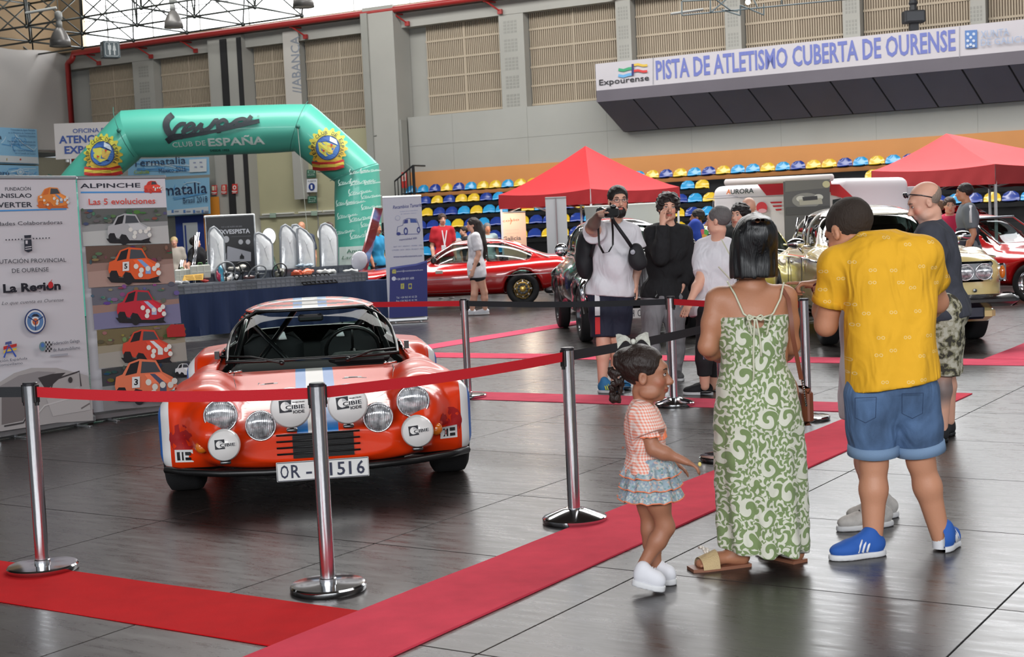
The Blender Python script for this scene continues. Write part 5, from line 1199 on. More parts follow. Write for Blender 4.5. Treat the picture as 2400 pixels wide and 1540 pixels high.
# ================================================================ inflatable arch
AY = 31.0
def ap(px, py, dy=0): return at(px, py, AY + dy)
m_teal = mat('teal_inflatable_cloth', (84, 182, 162), rough=.42, coat=.15, bump=.05, bscale=8)
t = thing('inflatable_arch', 'teal inflatable arch printed with scooter club lettering', 'arch', ap(515, 640) * [1, 1, 0])
rings = [((142, 668), (246, 664)), ((142, 412), (245, 440)), ((285, 257), (330, 371)), ((730, 242), (690, 357)), ((890, 385), (783, 427)), ((897, 668), (786, 664))]
RG = [(ap(*a), ap(*b_)) for a, b_ in rings]; RG[0] = (RG[0][0] * [1, 1, 0] + [0, 0, .0], RG[0][1] * [1, 1, 0]); RG[-1] = (RG[-1][0] * [1, 1, 0], RG[-1][1] * [1, 1, 0])
r0 = .53; cl = [((a + b_) / 2) for a, b_ in RG]
for k in range(5):
 b = MB(); P = []
 for f in np.linspace(0, 1, 9):
  A = RG[k][0] * (1 - f) + RG[k + 1][0] * f; B = RG[k][1] * (1 - f) + RG[k + 1][1] * f; c = (A + B) / 2; u = (A - B) / 2; bul = 1 - .035 * (abs(2 * f - 1) ** 6)
  P.append([c + u * math.cos(a) * bul + np.array([0, 1, 0]) * r0 * math.sin(a) * bul for a in np.linspace(0, 2 * math.pi, 33)])
 b.grid(P); b.build('air_tube', m_teal, t, world=True, smooth=True)
import bmesh
def drape(o, fn, maxlen):
 bm = bmesh.new(); bm.from_mesh(o.data); bmesh.ops.triangulate(bm, faces=bm.faces[:])
 for _ in range(5):
  e = [q for q in bm.edges if q.calc_length() > maxlen]
  if not e: break
  bmesh.ops.subdivide_edges(bm, edges=e, cuts=1); bmesh.ops.triangulate(bm, faces=[f for f in bm.faces if len(f.verts) > 3])
 for v in bm.verts: v.co = fn(v.co)
 bm.to_mesh(o.data); bm.free()
def onarch(co, base=None):
 w_ = np.array(co) + ROOTS[t.name][0]; best = 9
 for k in range(5):
  a, b_ = cl[k], cl[k + 1]; ab_ = (b_ - a)[[0, 2]]; f = np.clip(((w_ - a)[[0, 2]] @ ab_) / (ab_ @ ab_), 0, 1); q = (a + (b_ - a) * f)[[0, 2]]; best = min(best, np.linalg.norm(w_[[0, 2]] - q))
 d = min(best / .53, .97); lay = (AY - r0 - .01) - w_[1]
 return (co[0], AY - r0 * math.sqrt(1 - d * d) - .012 - lay * .9 - ROOTS[t.name][0][1], co[2])
VS = [([(885, 136), (858, 165), (848, 205), (860, 250), (892, 296)], 11), ([(888, 296), (912, 240), (948, 205), (985, 205)], 6), ([(955, 262), (1015, 240), (1042, 216), (1020, 200), (985, 225), (966, 262), (990, 284), (1035, 266)], 5.5),
 ([(1035, 266), (1092, 204), (1086, 236), (1108, 252), (1080, 268)], 6), ([(1108, 252), (1150, 228), (1195, 176), (1212, 268)], 6.5), ([(1205, 196), (1240, 176), (1266, 196), (1244, 226), (1212, 226)], 6), ([(1266, 215), (1300, 205), (1330, 180), (1372, 168), (1400, 182), (1372, 206), (1338, 206), (1325, 190)], 6), ([(1434, 148), (1416, 176), (1428, 194), (1490, 184)], 7), ([(852, 326), (930, 300), (1200, 252), (1490, 186)], 5.5), ([(852, 326), (900, 296), (960, 290)], 9)]
def vespa(ar, ox, oy, s_, col, wk=1.0, rot=0.0):
 for pts, w_ in VS: ar.line([(ox + ((x - 848) / 2.927) * s_, oy + ((y - 136) / 2.927) * s_ + (x - 848) / 2.927 * s_ * rot) for x, y in pts], w_ * s_ * wk, col, sm=s_ > .5)
ar = Art((0, AY - r0 - .01, 0), (1, 0, 0), n=(0, -1.0, 0), eps=.0035)
vespa(ar, 389, 267, 1.0, (40, 48, 54), wk=1.5); WT = (214, 232, 226)
ar.text('CLUB DE', (403, 345), (481, 340), 11, WT, bold=.01); ar.text('ESPAÑA', (487, 342), (620, 337), 17, WT, bold=.03); ar.text('DESDE 1953', (488, 354), (533, 353), 4.5, (40, 60, 60), bold=.02); ar.text('®', (602, 275), (608, 275), 5, (60, 80, 84))
def emblem(ar, cx, cy, R_):
 g = []; nT = 18
 for i in range(nT * 4): a = 2 * math.pi * i / (nT * 4); rr = R_ * (1.0 if (i % 4) in (0, 1) else .86); g.append((cx + rr * math.cos(a), cy + rr * math.sin(a) * 1.04))
 ar.poly(g, (206, 176, 64)); ar.poly([p for p in g if p[1] < cy + 2], (206, 200, 78)); ar.ell(cx, cy, R_ * .62, R_ * .64, (40, 60, 110), n=28); ar.ell(cx, cy, R_ * .58, R_ * .60, (62, 110, 176), n=28)
 ar.poly([(cx - R_ * .5, cy - R_ * .25), (cx - R_ * .1, cy - R_ * .3), (cx + R_ * .45, cy - R_ * .1), (cx + R_ * .25, cy + R_ * .3), (cx - R_ * .1, cy + R_ * .45), (cx - R_ * .42, cy + R_ * .2)], (200, 196, 84)); ar.poly([(cx, cy - R_ * .15), (cx + R_ * .4, cy - R_ * .05), (cx + R_ * .22, cy + R_ * .28), (cx, cy + R_ * .2)], (206, 170, 80))
 ar.poly([(cx - R_ * .3, cy - R_ * .52), (cx + R_ * .1, cy - R_ * .58), (cx + R_ * .1, cy - R_ * .34), (cx - R_ * .35, cy - R_ * .3)], (60, 100, 170)); ar.poly([(cx + R_ * .1, cy - R_ * .58), (cx + R_ * .42, cy - R_ * .42), (cx + R_ * .5, cy - R_ * .15), (cx + R_ * .1, cy - R_ * .34)], (206, 220, 230))
 for x, y in ((-.2, .15), (.2, -.15)): ar.poly([(cx + R_ * x - 3, cy + R_ * y - 3), (cx + R_ * x + 4, cy + R_ * y), (cx + R_ * x - 1, cy + R_ * y + 4)], (190, 50, 46))
 s_ = 'VESPA CLUB DE ESPAÑA'
 for i, ch in enumerate(s_):
  if ch == ' ': continue
  a = math.radians(-215 + i * 250 / (len(s_) - 1)); c_, q = math.cos(a), math.sin(a); tx, ty = -q, c_; h = R_ * .17; x, y = cx + R_ * .66 * c_, cy + R_ * .68 * q
  V, F = text2d(ch, .02); w_ = V[:, 0].max() - V[:, 0].min(); A = ar.uv(x - tx * h * .4, y - ty * h * .4); B = ar.uv(x + tx * h * .4, y + ty * h * .4); d = B - A; L_ = np.linalg.norm(d); d = d / L_; e = np.array([-d[1], d[0]])
  ar._add(A + ((V[:, 0] - V[:, 0].min()) / w_ * L_)[:, None] * d + (V[:, 1] / .7 * L_ * 1.3)[:, None] * e, F, (50, 60, 50))
 yb = cy + R_ * .82
 for k, (dy, c_) in enumerate(((0, (196, 54, 50)), (R_ * .12, (224, 200, 80)), (R_ * .27, (196, 54, 50)))): ar.line([(cx - R_ * .85, yb + dy - 3), (cx - R_ * .4, yb + dy), (cx + R_ * .4, yb + dy - 1), (cx + R_ * .85, yb + dy - 7)], R_ * (.16 if k != 1 else .16), c_)
emblem(ar, 241, 360, 46); emblem(ar, 770, 347, 46)
for x, y, s_ in ((795, 422, .22), (848, 395, .2), (790, 470, .22), (850, 455, .2), (825, 420, .26), (822, 445, .24), (795, 500, .22), (852, 480, .2), (825, 505, .26), (790, 537, .22), (852, 520, .2), (828, 545, .24), (860, 425, .16), (862, 540, .16), (820, 470, .2), (157, 450, .22), (157, 480, .22), (157, 512, .22), (157, 545, .22), (160, 575, .22), (830, 400, .2), (862, 580, .2)): vespa(ar, x, y, s_, (196, 226, 218), wk=.9)
ar.poly([(806, 578), (872, 574), (872, 620), (806, 624)], (206, 226, 220)); ar.text('Amm', (824, 592), (862, 590), 9, (60, 120, 96), bold=.01); ar.text('Lammi', (812, 606), (864, 603), 8, (90, 130, 110), shear=.3); ar.poly([(158, 595), (192, 593), (192, 640), (158, 640)], (206, 226, 220)); ar.text('Amm', (168, 628), (192, 627), 13, (50, 110, 86), bold=.02)
for a, b_ in (((285, 257), (330, 371)), ((730, 242), (690, 357)), ((890, 385), (783, 427)), ((142, 412), (245, 440))): ar.line([a, b_], 1.4, (50, 110, 100))
o = ar.build('arch_lettering', t); drape(o, onarch, .22)
for px, py in ((295, 310), (707, 301), (833, 405)):
 q = ap(px, py); b = MB(); b.sphere((q[0], AY - r0 - .03, q[2]), .05, 10, 6); b.build('tether_ring', mat('dark_teal_ring', (50, 120, 108), rough=.5), t, world=True)
b = MB(); q = ap(707, 305); b.tube([(q[0], AY - r0 - .06, q[2]), ap(722, 560, -.6)], .006, 4); b.build('tether_line', mat('thin_cord', (170, 175, 165)), t, world=True)
# ================================================================ roll-up banners
def rollup(name, lab, gl, gr, ztop, face=(212, 208, 214), base=True, group='roll-up banners', tilt=.0):
 A, B = np.array(gl, float), np.array(gr, float); d = unit(B - A); n = np.cross(d, [0, 0, 1.0]); Lx = np.linalg.norm(B - A); M_ = (A + B) / 2
 t = thing(name, lab, 'banner', M_, group=group); R = np.array([d, -n, [0, 0, 1.0]]).T
 b = MB(); P = []
 for i in range(13):
  z = .07 + (ztop - .07) * i / 12; P.append([A + d * Lx * (.015 + .97 * j / 6) + np.array([0, 0, z]) + n * (.0) for j in range(7)])
 b.grid(P); b.grid([[p - n * .003 for p in r][::-1] for r in P]); b.build('banner_sheet', mat('banner_sheet_' + str(face[0]), face, rough=.5), t, world=True)
 m_al = mat('satin_aluminium', (188, 190, 192), rough=.3, metal=.85)
 b = MB(); b.bbox(M_ + [0, 0, ztop + .004], (Lx * .99, .022, .03), .006, R); b.build('top_rail', m_al, t, world=True)
 b = MB(); b.bbox(M_ + [0, 0, .045], (Lx * 1.02, .09, .075), .02, R); o = b.build('base_cassette', m_al, t, world=True)
 b = MB()
 for s_ in (-.32, .32): b.bbox(M_ + d * s_ * Lx + [0, 0, .006], (.03, .36, .010), .002, R)
 b.build('base_foot', m_al, o, world=True)
 b = MB(); b.tube([M_ - n * .03 + [0, 0, .05], M_ - n * .03 + [0, 0, ztop]], .009, 6); b.build('support_pole', m_al, t, world=True)
 return t, Art(M_ + n * .0012, d, n=n, eps=.0009)
DK = (46, 50, 62)
def minicar(ar, cx, cy, w_, col, stripe=None, lamps=True, num=None, dark=(30, 30, 34)):
 s_ = w_ / 100.0; T = lambda pts: [(cx + x * s_, cy + y * s_) for x, y in pts]; lc = tuple(min(255, int(c * 1.12)) for c in col); dc = tuple(int(c * .7) for c in col)
 ar.poly(T([(-48, 22), (48, 26), (54, 32), (-40, 32)]), dark); ar.ell(cx - 34 * s_, cy + 18 * s_, 9 * s_, 13 * s_, dark); ar.ell(cx - 8 * s_, cy + 24 * s_, 9 * s_, 13 * s_, dark); ar.ell(cx + 42 * s_, cy + 20 * s_, 8 * s_, 11 * s_, dark)
 ar.poly(T([(-46, 8), (-44, -6), (-34, -10), (-24, -28), (-8, -34), (18, -32), (28, -14), (44, -6), (52, 8), (50, 20), (30, 26), (4, 26), (-4, 14), (-14, 12), (-20, 22), (-26, 20), (-30, 10), (-40, 10), (-44, 16)]), col)
 ar.poly(T([(-22, -26), (-8, -31), (-12, -12), (-30, -8)]), dark); ar.poly(T([(-4, -30), (16, -29), (25, -14), (-6, -12)]), (70, 74, 80)); ar.poly(T([(0, -10), (26, -12), (46, 2), (10, 4)]), lc)
 if stripe: ar.poly(T([(8, -11), (16, -11), (34, 4), (34, 16), (24, 16), (24, 5)]), stripe)
 if lamps:
  for x, y in ((6, 2), (16, 9), (28, 6), (40, 6), (46, 0), (14, 18), (48, 14)): ar.ell(cx + x * s_, cy + y * s_, 4.6 * s_, 5 * s_, (225, 222, 215), n=10)
 if num: ar.poly(T([(-20, -6), (-8, -7), (-8, 10), (-20, 11)]), (225, 225, 225)); ar.text(num, T([(-17, 6)])[0], T([(-11, 6)])[0], 9 * s_, (20, 20, 25), bold=.03)
# -- Fundación banner at the left edge
gr_ = gnd(219, 992); dl = unit(gnd(0, 1031) - gr_); gl_ = gr_ + dl * .98
zt_ = at(165, 418, gr_[1])[2]
t, ar = rollup('roll_up_banner', 'white roll-up banner at the left edge with orange car drawing and La Región logo', gl_, gr_, zt_)
BLU = (80, 150, 214); OR = (232, 140, 66)
ar.text('FUNDACIÓN', (12, 447), (72, 446), 8, DK); ar.text('ESTANISLAO', (-45, 464), (74, 463), 10, DK, bold=.01); ar.text('REVERTER', (-30, 487), (75, 485), 12, DK, bold=.01); ar.line([(-40, 495), (155, 490)], 3, BLU)
minicar(ar, 120, 464, 74, OR, (120, 150, 190), dark=(214, 110, 50))
for x, y in ((100, 470), (108, 480), (92, 462)): ar.ell(x, y, 3, 3, (235, 225, 215), n=8)
ar.text('Entidades Colaboradoras', (-38, 530), (142, 525), 9, DK)
for i in range(6):
 ar.ell(10 + i * 7, 562.5 - i * .3, 1.7, 1.7, DK, n=8); ar.ell(74 + i * 7, 559.5 - i * .3, 1.7, 1.7, DK, n=8)
ar.poly([(50, 552), (67, 551), (66, 558), (51, 559)], DK); ar.poly([(50, 562), (67, 561), (69, 588), (60, 592), (51, 588)], DK); ar.poly([(53, 564), (58, 564), (58, 572), (53, 572)], (212, 208, 214)); ar.line([(52, 580), (67, 578)], 1.5, (212, 208, 214)); ar.line([(52, 585), (67, 583)], 1.5, (212, 208, 214))
ar.text('DIPUTACIÓN PROVINCIAL', (-32, 619), (148, 614), 10, DK); ar.text('DE OURENSE', (21, 640), (107, 636), 10, DK)
ar.text('La Región', (0, 686), (135, 678), 19, (26, 28, 40), bold=.04); ar.ell(111, 668, 6, 8, (200, 44, 50)); ar.line([(111, 660), (114, 656)], 1.5, (200, 44, 50)); ar.text('Lo que cuenta es Ourense', (-4, 715), (141, 706), 8, (96, 96, 104), shear=.3)
ar.ell(74, 753, 25, 29, (44, 60, 110), n=28); ar.ell(74, 753, 22, 26, (216, 216, 220), n=28); ar.ell(74, 753, 19, 22, (90, 130, 180), n=24); ar.ell(74, 754, 10, 12, (230, 230, 230)); ar.ell(74, 754, 7, 8, (206, 110, 70)); ar.poly([(64, 742), (84, 742), (78, 736), (70, 736)], (40, 44, 60)); ar.line([(56, 742), (74, 754), (92, 742)], 2, (44, 60, 110)); ar.line([(74, 754), (74, 774)], 2, (44, 60, 110))
ar.text('Federación Galega', (113, 809), (177, 802), 8, (50, 60, 80)); ar.text('de Automobilismo', (115, 824), (178, 818), 8, (50, 60, 80))
for i in range(4):
 for j in range(5):
  if (i + j) % 2 == 0: ar.rect(96 + i * 3.5, 800 + j * 5, 99.5 + i * 3.5, 805 + j * 5, (30, 30, 34))
ar.ell(88, 812, 8, 11, (110, 140, 150)); ar.ell(88, 809, 4, 5, (80, 120, 190))
ar.poly([(-4, 812), (27, 805), (27, 812), (-4, 820)], (196, 50, 46)); ar.poly([(-4, 822), (27, 815), (26, 820), (-4, 828)], (226, 190, 70)); ar.line([(-3, 838), (8, 808), (25, 836)], 4, (60, 90, 180)); ar.line([(2, 826), (18, 824)], 3, (60, 90, 180)); ar.poly([(0, 802), (14, 799), (15, 806), (-1, 808)], (80, 90, 150))
ar.text('Federación Española', (-46, 852), (51, 842), 6, (60, 66, 84)); ar.text('de Automovilismo', (-42, 861), (40, 853), 6, (60, 66, 84)); ar.line([(105, 834), (146, 830)], 4, (170, 170, 180))
G1, G2, G3 = (178, 172, 172), (120, 112, 112), (66, 62, 64)
ar.poly([(-30, 905), (20, 874), (60, 862), (120, 862), (160, 872), (192, 880), (203, 940), (205, 985), (120, 990), (-10, 1010), (-40, 1010)], G1); ar.poly([(-20, 908), (30, 880), (75, 870), (118, 872), (70, 902), (0, 915)], (150, 144, 146)); ar.poly([(-10, 925), (20, 915), (52, 912), (58, 955), (40, 985), (-10, 995)], G2); ar.poly([(75, 885), (108, 876), (140, 873), (105, 905), (95, 915)], G3)
ar.line([(105, 912), (112, 890), (172, 870), (176, 905)], 3, G3); ar.poly([(95, 935), (170, 905), (195, 930), (198, 960), (110, 975)], (190, 184, 184)); ar.line([(176, 957), (196, 945)], 3, G2); ar.line([(60, 985), (90, 950), (160, 930)], 3, (205, 200, 200)); ar.line([(-5, 998), (40, 990), (60, 955)], 3, G3); ar.ell(150, 890, 5, 7, G3)
ar.build('banner_print', t)
# -- five evolutions banner
gl_ = gnd(216, 990); gr_ = gnd(424, 962); zt_ = at(181, 418, gl_[1])[2]
t, ar = rollup('roll_up_banner', 'roll-up banner headed ALPINCHE with five pictures of rally cars', gl_, gr_, zt_)
ar.text('ALPINCHE', (188, 441), (329, 439), 10.5, (40, 42, 56), bold=.015); ar.line([(189, 451), (379, 450)], 3.5, BLU); minicar(ar, 356, 438, 42, (222, 74, 58), None, dark=(196, 60, 50)); ar.text('Las 5 evoluciones', (206, 480), (362, 477), 14, (214, 74, 62), bold=.01)
def Z(x, y): return (x / 2.333, 380 + y / 2.333)
PN = [((435, 258), (905, 248), (920, 445), (450, 460)), ((450, 462), (920, 447), (940, 662), (468, 687)), ((469, 689), (940, 664), (960, 880), (487, 915)), ((488, 917), (961, 882), (980, 1082), (500, 1125)), ((501, 1127), (981, 1084), (997, 1310), (514, 1352))]
BG = [((150, 150, 150), (96, 98, 96), (186, 186, 184)), ((150, 120, 110), (96, 76, 66), (170, 140, 130)), ((150, 120, 110), (100, 100, 110), (120, 118, 150)), ((150, 140, 120), (112, 100, 70), (160, 154, 146)), ((130, 130, 130), (60, 62, 64), (128, 124, 126))]
CC = [((176, 176, 178), None, None), ((224, 92, 44), (130, 160, 210), '5'), ((190, 40, 56), (170, 180, 210), None), ((206, 70, 50), (220, 224, 228), None), ((226, 120, 86), (80, 84, 110), '3')]
for k, (q, bg, cc) in enumerate(zip(PN, BG, CC)):
 q = [Z(*p) for p in q]; L3 = lambda a, b_, f: (a[0] + (b_[0] - a[0]) * f, a[1] + (b_[1] - a[1]) * f)
 ar.poly(q, bg[0]); ar.poly([q[0], q[1], L3(q[1], q[2], .38), L3(q[0], q[3], .42)], bg[1]); ar.poly([L3(q[0], q[3], .62), L3(q[1], q[2], .5), q[2], q[3]], bg[2])
 rs = np.random.RandomState(k + 3)
 for i in range(26):
  u, v = rs.rand(), rs.rand() * .4; p = L3(L3(q[0], q[1], u), L3(q[3], q[2], u), v); c_ = tuple(int(np.clip(x + rs.randint(-40, 40), 20, 230)) for x in bg[1]); ar.ell(p[0], p[1], 3 + 6 * rs.rand(), 2 + 4 * rs.rand(), c_, n=7)
 c_ = [Z(675, 365), Z(690, 565), Z(715, 790), Z(735, 1005), Z(740, 1190)][k]; minicar(ar, c_[0] + (4 if k != 4 else -6), c_[1], [104, 124, 116, 118, 150][k], cc[0], cc[1], num=cc[2])
 if k == 3: ar.poly([Z(855, 910), Z(880, 885), Z(950, 885), Z(960, 950), Z(860, 955)], (170, 40, 40))
 if k == 4: minicar(ar, *Z(935, 1130), 44, (222, 222, 224), None)
ar.build('banner_print', t)
t = thing('rollup_end_cap', 'dark red plastic corner between the two roll-up banner bases', 'cap', gnd(213, 990)); b = MB(); b.bbox((0, 0, .06), (.05, .05, .12), .01); b.build('cap_body', mat('dark_red_plastic', (120, 24, 36), rough=.4), t)
# -- Recambios banner
gl_, gr_ = gnd(910, 757), gnd(1003, 752); zt_ = at(916, 462, gl_[1])[2]
t, ar = rollup('roll_up_banner', 'white and blue roll-up banner of a parts dealer with drawn microcar', gl_, gr_, zt_, (214, 214, 226))
NV = (44, 56, 140); ar.text('Recambios Tamarit', (921, 490), (988, 484), 8, NV, bold=.015, shear=.25); ar.text('s.l.', (990, 485), (998, 484), 3, NV); ar.text('accesorios y recambios', (937, 497), (979, 494), 2.6, (150, 160, 200)); ar.text('de vehículos clásicos', (939, 503), (976, 500), 2.6, (150, 160, 200))
ar.line([(930, 548), (932, 532), (944, 528), (946, 516), (955, 512), (976, 513), (980, 524), (984, 536), (982, 548), (930, 550)], 1.2, NV); ar.poly([(948, 516), (956, 514), (956, 523), (946, 524)], NV); ar.poly([(961, 513), (974, 514), (978, 522), (962, 522)], (60, 90, 170)); ar.ell(951, 542, 5, 9, NV); ar.ell(951, 542, 2.4, 5, (200, 205, 225)); ar.ell(981, 539, 4, 7, NV); ar.ell(981, 539, 2, 4, (200, 205, 225)); ar.ell(934, 548, 5, 4, NV); ar.ell(932, 511, 6, 6, (170, 176, 206), n=12); ar.ell(932, 511, 5, 5, (214, 214, 226), n=12)
ar.text('especialidad 600', (936, 564), (977, 560), 4.5, NV); ar.text('SEAT · FIAT · RENAULT · MORRIS · OPEL', (922, 580), (990, 576), 3, (150, 158, 196)); ar.text('CITROËN · DKW · SIMCA · PEUGEOT · FORD', (919, 588), (994, 584), 3, (150, 158, 196)); ar.text('www.recambiostamarit.com', (922, 604), (989, 601), 4.6, NV)
ar.poly([(914, 627), (945, 622), (975, 618), (1001, 610), (1002, 747), (912, 752)], (38, 46, 128)); ar.poly([(914, 627), (945, 622), (975, 618), (1001, 610), (1001, 614), (975, 622), (945, 626), (914, 632)], (90, 100, 180))
ar.poly([(919, 632), (928, 631), (928, 641), (919, 641)], (206, 200, 90)); ar.line([(919, 632), (923, 637), (928, 631)], 1, NV); ar.text('tamarit@recambiostamarit.com', (929, 638), (991, 634), 4, (226, 230, 245)); ar.ell(923, 653, 5, 5, (226, 230, 245)); ar.text('+34 658 031 633', (929, 657), (970, 654), 5, (236, 238, 250), bold=.01)
for x in (943, 961): ar.poly([(x - 4, 665), (x + 4, 664), (x + 4, 677), (x - 4, 677)], (206, 200, 90));
ar.text('f', (941.5, 675), (944.5, 675), 8, NV); ar.ell(961, 670.5, 3, 4, NV, n=12); ar.text('Tel. +34 963 41 62 25', (929, 700), (977, 697), 4.6, (226, 230, 245)); ar.text('Fax +34 963 41 41 94', (929, 708), (977, 705), 4.6, (226, 230, 245)); ar.build('banner_print', t)
# -- banner under the red tent, and the one seen from behind
Yb = 32.6; gl_, gr_ = P2(1176, Yb), P2(1232, Yb + .3)
t, ar = rollup('roll_up_banner', 'pale roll-up banner lettered Galicia lit under the red tent', gl_, gr_, 1.82, (244, 214, 196)); OG = (226, 110, 70)
ar.text('cosio', (1177, 521), (1217, 517), 6, OG, bold=.01); ar.line([(1196, 511), (1198, 520), (1196, 526)], 1.4, OG); ar.text('Galicia', (1178, 565), (1221, 562), 10, (110, 100, 104), bold=.02)
for y in (540, 548, 575, 585, 600): ar.line([(1184, y), (1216, y - 2)], 1, (226, 196, 184))
ar.build('banner_print', t)
gl_, gr_ = gnd(1287, 693), gnd(1337, 690); t, ar = rollup('roll_up_banner', 'grey back of a roll-up banner with its support pole facing us', gr_, gl_, at(1312, 463, gl_[1])[2], (176, 182, 186)); ar.build('banner_print', t) if ar.mb.n else None
b = MB(); q0, q1 = gnd(1312, 692), None; q1 = q0 + [0, 0, at(1312, 466, q0[1])[2]]; n_ = np.array([0, -.05, 0]); b.tube([q0 + n_, q1 + n_], .012, 6); b.build('rear_pole', mat('satin_aluminium'), t, world=True)
t = thing('white_board', 'tall white board behind the bald man under the faded tent', 'board', P2(2135, 26.6)); b = MB(); b.bbox((0, 0, .95), (.35, .03, 1.9), .005); b.build('board_sheet', mat('banner_sheet_212'), t)
# -- night photograph poster before the motorhome
Yp = 22.9; p0, p1 = at(1838, 505, Yp), at(1946, 500, Yp); zt_ = at(1838, 425, Yp)[2]
t = thing('car_poster', 'grey poster with a night photograph of a car with lit headlamps', 'poster', p0 * [1, 1, 0]); b = MB(); b.bbox(((p1[0] - p0[0]) / 2, 0, (zt_ + .5) / 2), (p1[0] - p0[0], .03, zt_ - .5), .004); b.tube([(0.1, .03, 0), (.1, .03, .6)], .02, 6); b.tube([(.7, .03, 0), (.7, .03, .6)], .02, 6); b.build('poster_board', mat('dark_poster_print', (96, 96, 98), rough=.5), t)
ar = Art((0, Yp - .017, 0), (1, 0, 0), n=(0, -1.0, 0), eps=.002); ar.poly([(1840, 424), (1945, 420), (1945, 440), (1840, 450)], (120, 120, 118)); ar.ell(1890, 470, 34, 18, (150, 150, 148)); ar.ell(1877, 466, 11, 7, (222, 222, 216)); ar.ell(1918, 462, 11, 7, (222, 222, 216)); ar.poly([(1872, 468), (1925, 464), (1928, 478), (1874, 481)], (186, 184, 172)); ar.poly([(1880, 462), (1915, 459), (1916, 468), (1882, 471)], (60, 60, 66)); ar.ell(1936, 432, 9, 8, (216, 212, 170)); ar.poly([(1842, 486), (1944, 482), (1944, 500), (1842, 505)], (80, 80, 82)); ar.build('poster_print', t)
# ================================================================ signs and cloth banners on the walls
def wallsign(name, lab, cat, quad, col, off=.1, art=None, plane='W', th=.02):
 p0, n, x = (W(0, 0, off), WN, -WD) if plane == 'W' else (L(0, 0, off), np.array([.880, -.4746, 0]), LD * -1.0) if plane == 'L' else plane
 P = [hit(px, py, p0, n) for px, py in quad]; c = sum(P) / 4; t = thing(name, lab, cat, c); b = MB(); b.add(P + [p - n * th for p in P], [(0, 1, 2, 3), (7, 6, 5, 4), (0, 4, 5, 1), (1, 5, 6, 2), (2, 6, 7, 3), (3, 7, 4, 0)])
 b.build('sign_sheet' if cat == 'sign' else 'banner_sheet', mat('sheet_%d_%d_%d' % col, col, rough=.5), t, world=True); ar = Art(p0 + n * .003, x, n=n, eps=.004)
 if art: art(ar); ar.build('print', t)
 return t
SKY, LB = (140, 190, 222), (96, 166, 220)
def water(ar, x0, y0, x1, y1, seed):
 rs = np.random.RandomState(seed)
 for i in range(7):
  a = (x0 + rs.rand() * (x1 - x0), y0 + rs.rand() * (y1 - y0)); m_ = (x0 + rs.rand() * (x1 - x0), y0 + rs.rand() * (y1 - y0)); e = (x0 + rs.rand() * (x1 - x0), y0 + rs.rand() * (y1 - y0))
  ar.line([a, ((a[0] + m_[0]) / 2 + 3, (a[1] + m_[1]) / 2 - 3), m_, ((e[0] + m_[0]) / 2 - 3, (e[1] + m_[1]) / 2 + 3), e], 1.4, (196, 220, 234) if i % 2 else LB)
def A1(ar):
 water(ar, 318, 375, 486, 405, 1); ar.text('Termatalia', (312, 391), (437, 383), 17, (50, 60, 90)); ar.text('México 2016', (374, 406), (438, 401), 11, (60, 80, 120)); ar.poly([(445, 374), (486, 372), (486, 402), (446, 404)], (216, 222, 226)); ar.text('Coahuila', (316, 408), (352, 406), 8, (150, 170, 60), bold=.02)
 for x, y in ((455, 380), (470, 379), (458, 390), (472, 389)): ar.rect(x, y, x + 6, y + 3, (150, 160, 190))
wallsign('wall_banner', 'pale blue wall banner lettered Termatalia México 2016', 'banner', ((300, 373), (489, 368), (491, 409), (300, 419)), SKY, .7, A1)
def A2(ar):
 water(ar, 390, 425, 486, 480, 2); ar.text('Termatalia', (330, 462), (487, 452), 26, (34, 42, 76)); ar.text('Brasil 2018', (431, 477), (488, 473), 14, (44, 56, 90)); ar.poly([(385, 494), (490, 484), (490, 499), (386, 505)], (206, 214, 220))
 for x in (404, 432, 455, 475): ar.rect(x, 492, x + 5, 499, (90, 130, 190)); ar.rect(x + 7, 494, x + 17, 497, (140, 150, 170))
wallsign('wall_banner', 'pale blue wall banner lettered Termatalia Brasil 2018', 'banner', ((320, 425), (490, 416), (493, 501), (322, 511)), SKY, .7, A2)
def A3(ar):
 water(ar, 2, 310, 86, 360, 3)
 for i, (x0, s2) in enumerate(((24, 'Comunidad de Aguas Termales'), (18, 'en la Ministerio de Turismo de la'), (44, 'República Argentina'), (16, 'Fundación de la Provincia de'), (20, 'Corrientes de la Nación Argentina'), (28, 'Feria Comercial Internacional'), (33, 'con el Consello de Turismo'))): ar.text(s2, (x0, 306.5 + 7.0 * i + (6 if i > 2 else 0) + (7 if i > 4 else 0) - 1), (81, 307.5 + 7.0 * i + (6 if i > 2 else 0) + (7 if i > 4 else 0)), 3.6, (60, 100, 150))
 ar.text('a', (-8, 326), (2, 327), 12, (34, 42, 76)); ar.poly([(-8, 364), (86, 369), (88, 384), (-8, 380)], (206, 212, 216)); ar.rect(12, 371, 14, 377, (170, 150, 90)); ar.ell(45, 374, 2, 2.4, (190, 80, 60))
wallsign('wall_banner', 'pale blue wall banner with small text at the far left', 'banner', ((-20, 297), (86, 303), (91, 386), (-20, 383)), SKY, .3, A3, 'L')
def A4(ar): water(ar, 5, 395, 85, 412, 4); ar.text('Perú', (-14, 410), (20, 411), 11, (44, 60, 100)); ar.ell(46, 403, 8, 8, (200, 214, 226)); ar.ell(46, 403, 6, 6, SKY); ar.ell(46, 403, 3.6, 3.6, (200, 214, 226)); ar.text('PERÚ', (54, 408), (76, 409), 5, (200, 214, 226))
wallsign('wall_banner', 'pale blue wall banner lettered Perú just above the left roll-up banner', 'banner', ((-20, 386), (90, 389), (94, 470), (-20, 470)), SKY, .3, A4, 'L')
OP = (np.array([0, 44.0, 0]), unit(np.array([.10, -1.0, 0])), unit(np.array([1.0, .10, 0])))
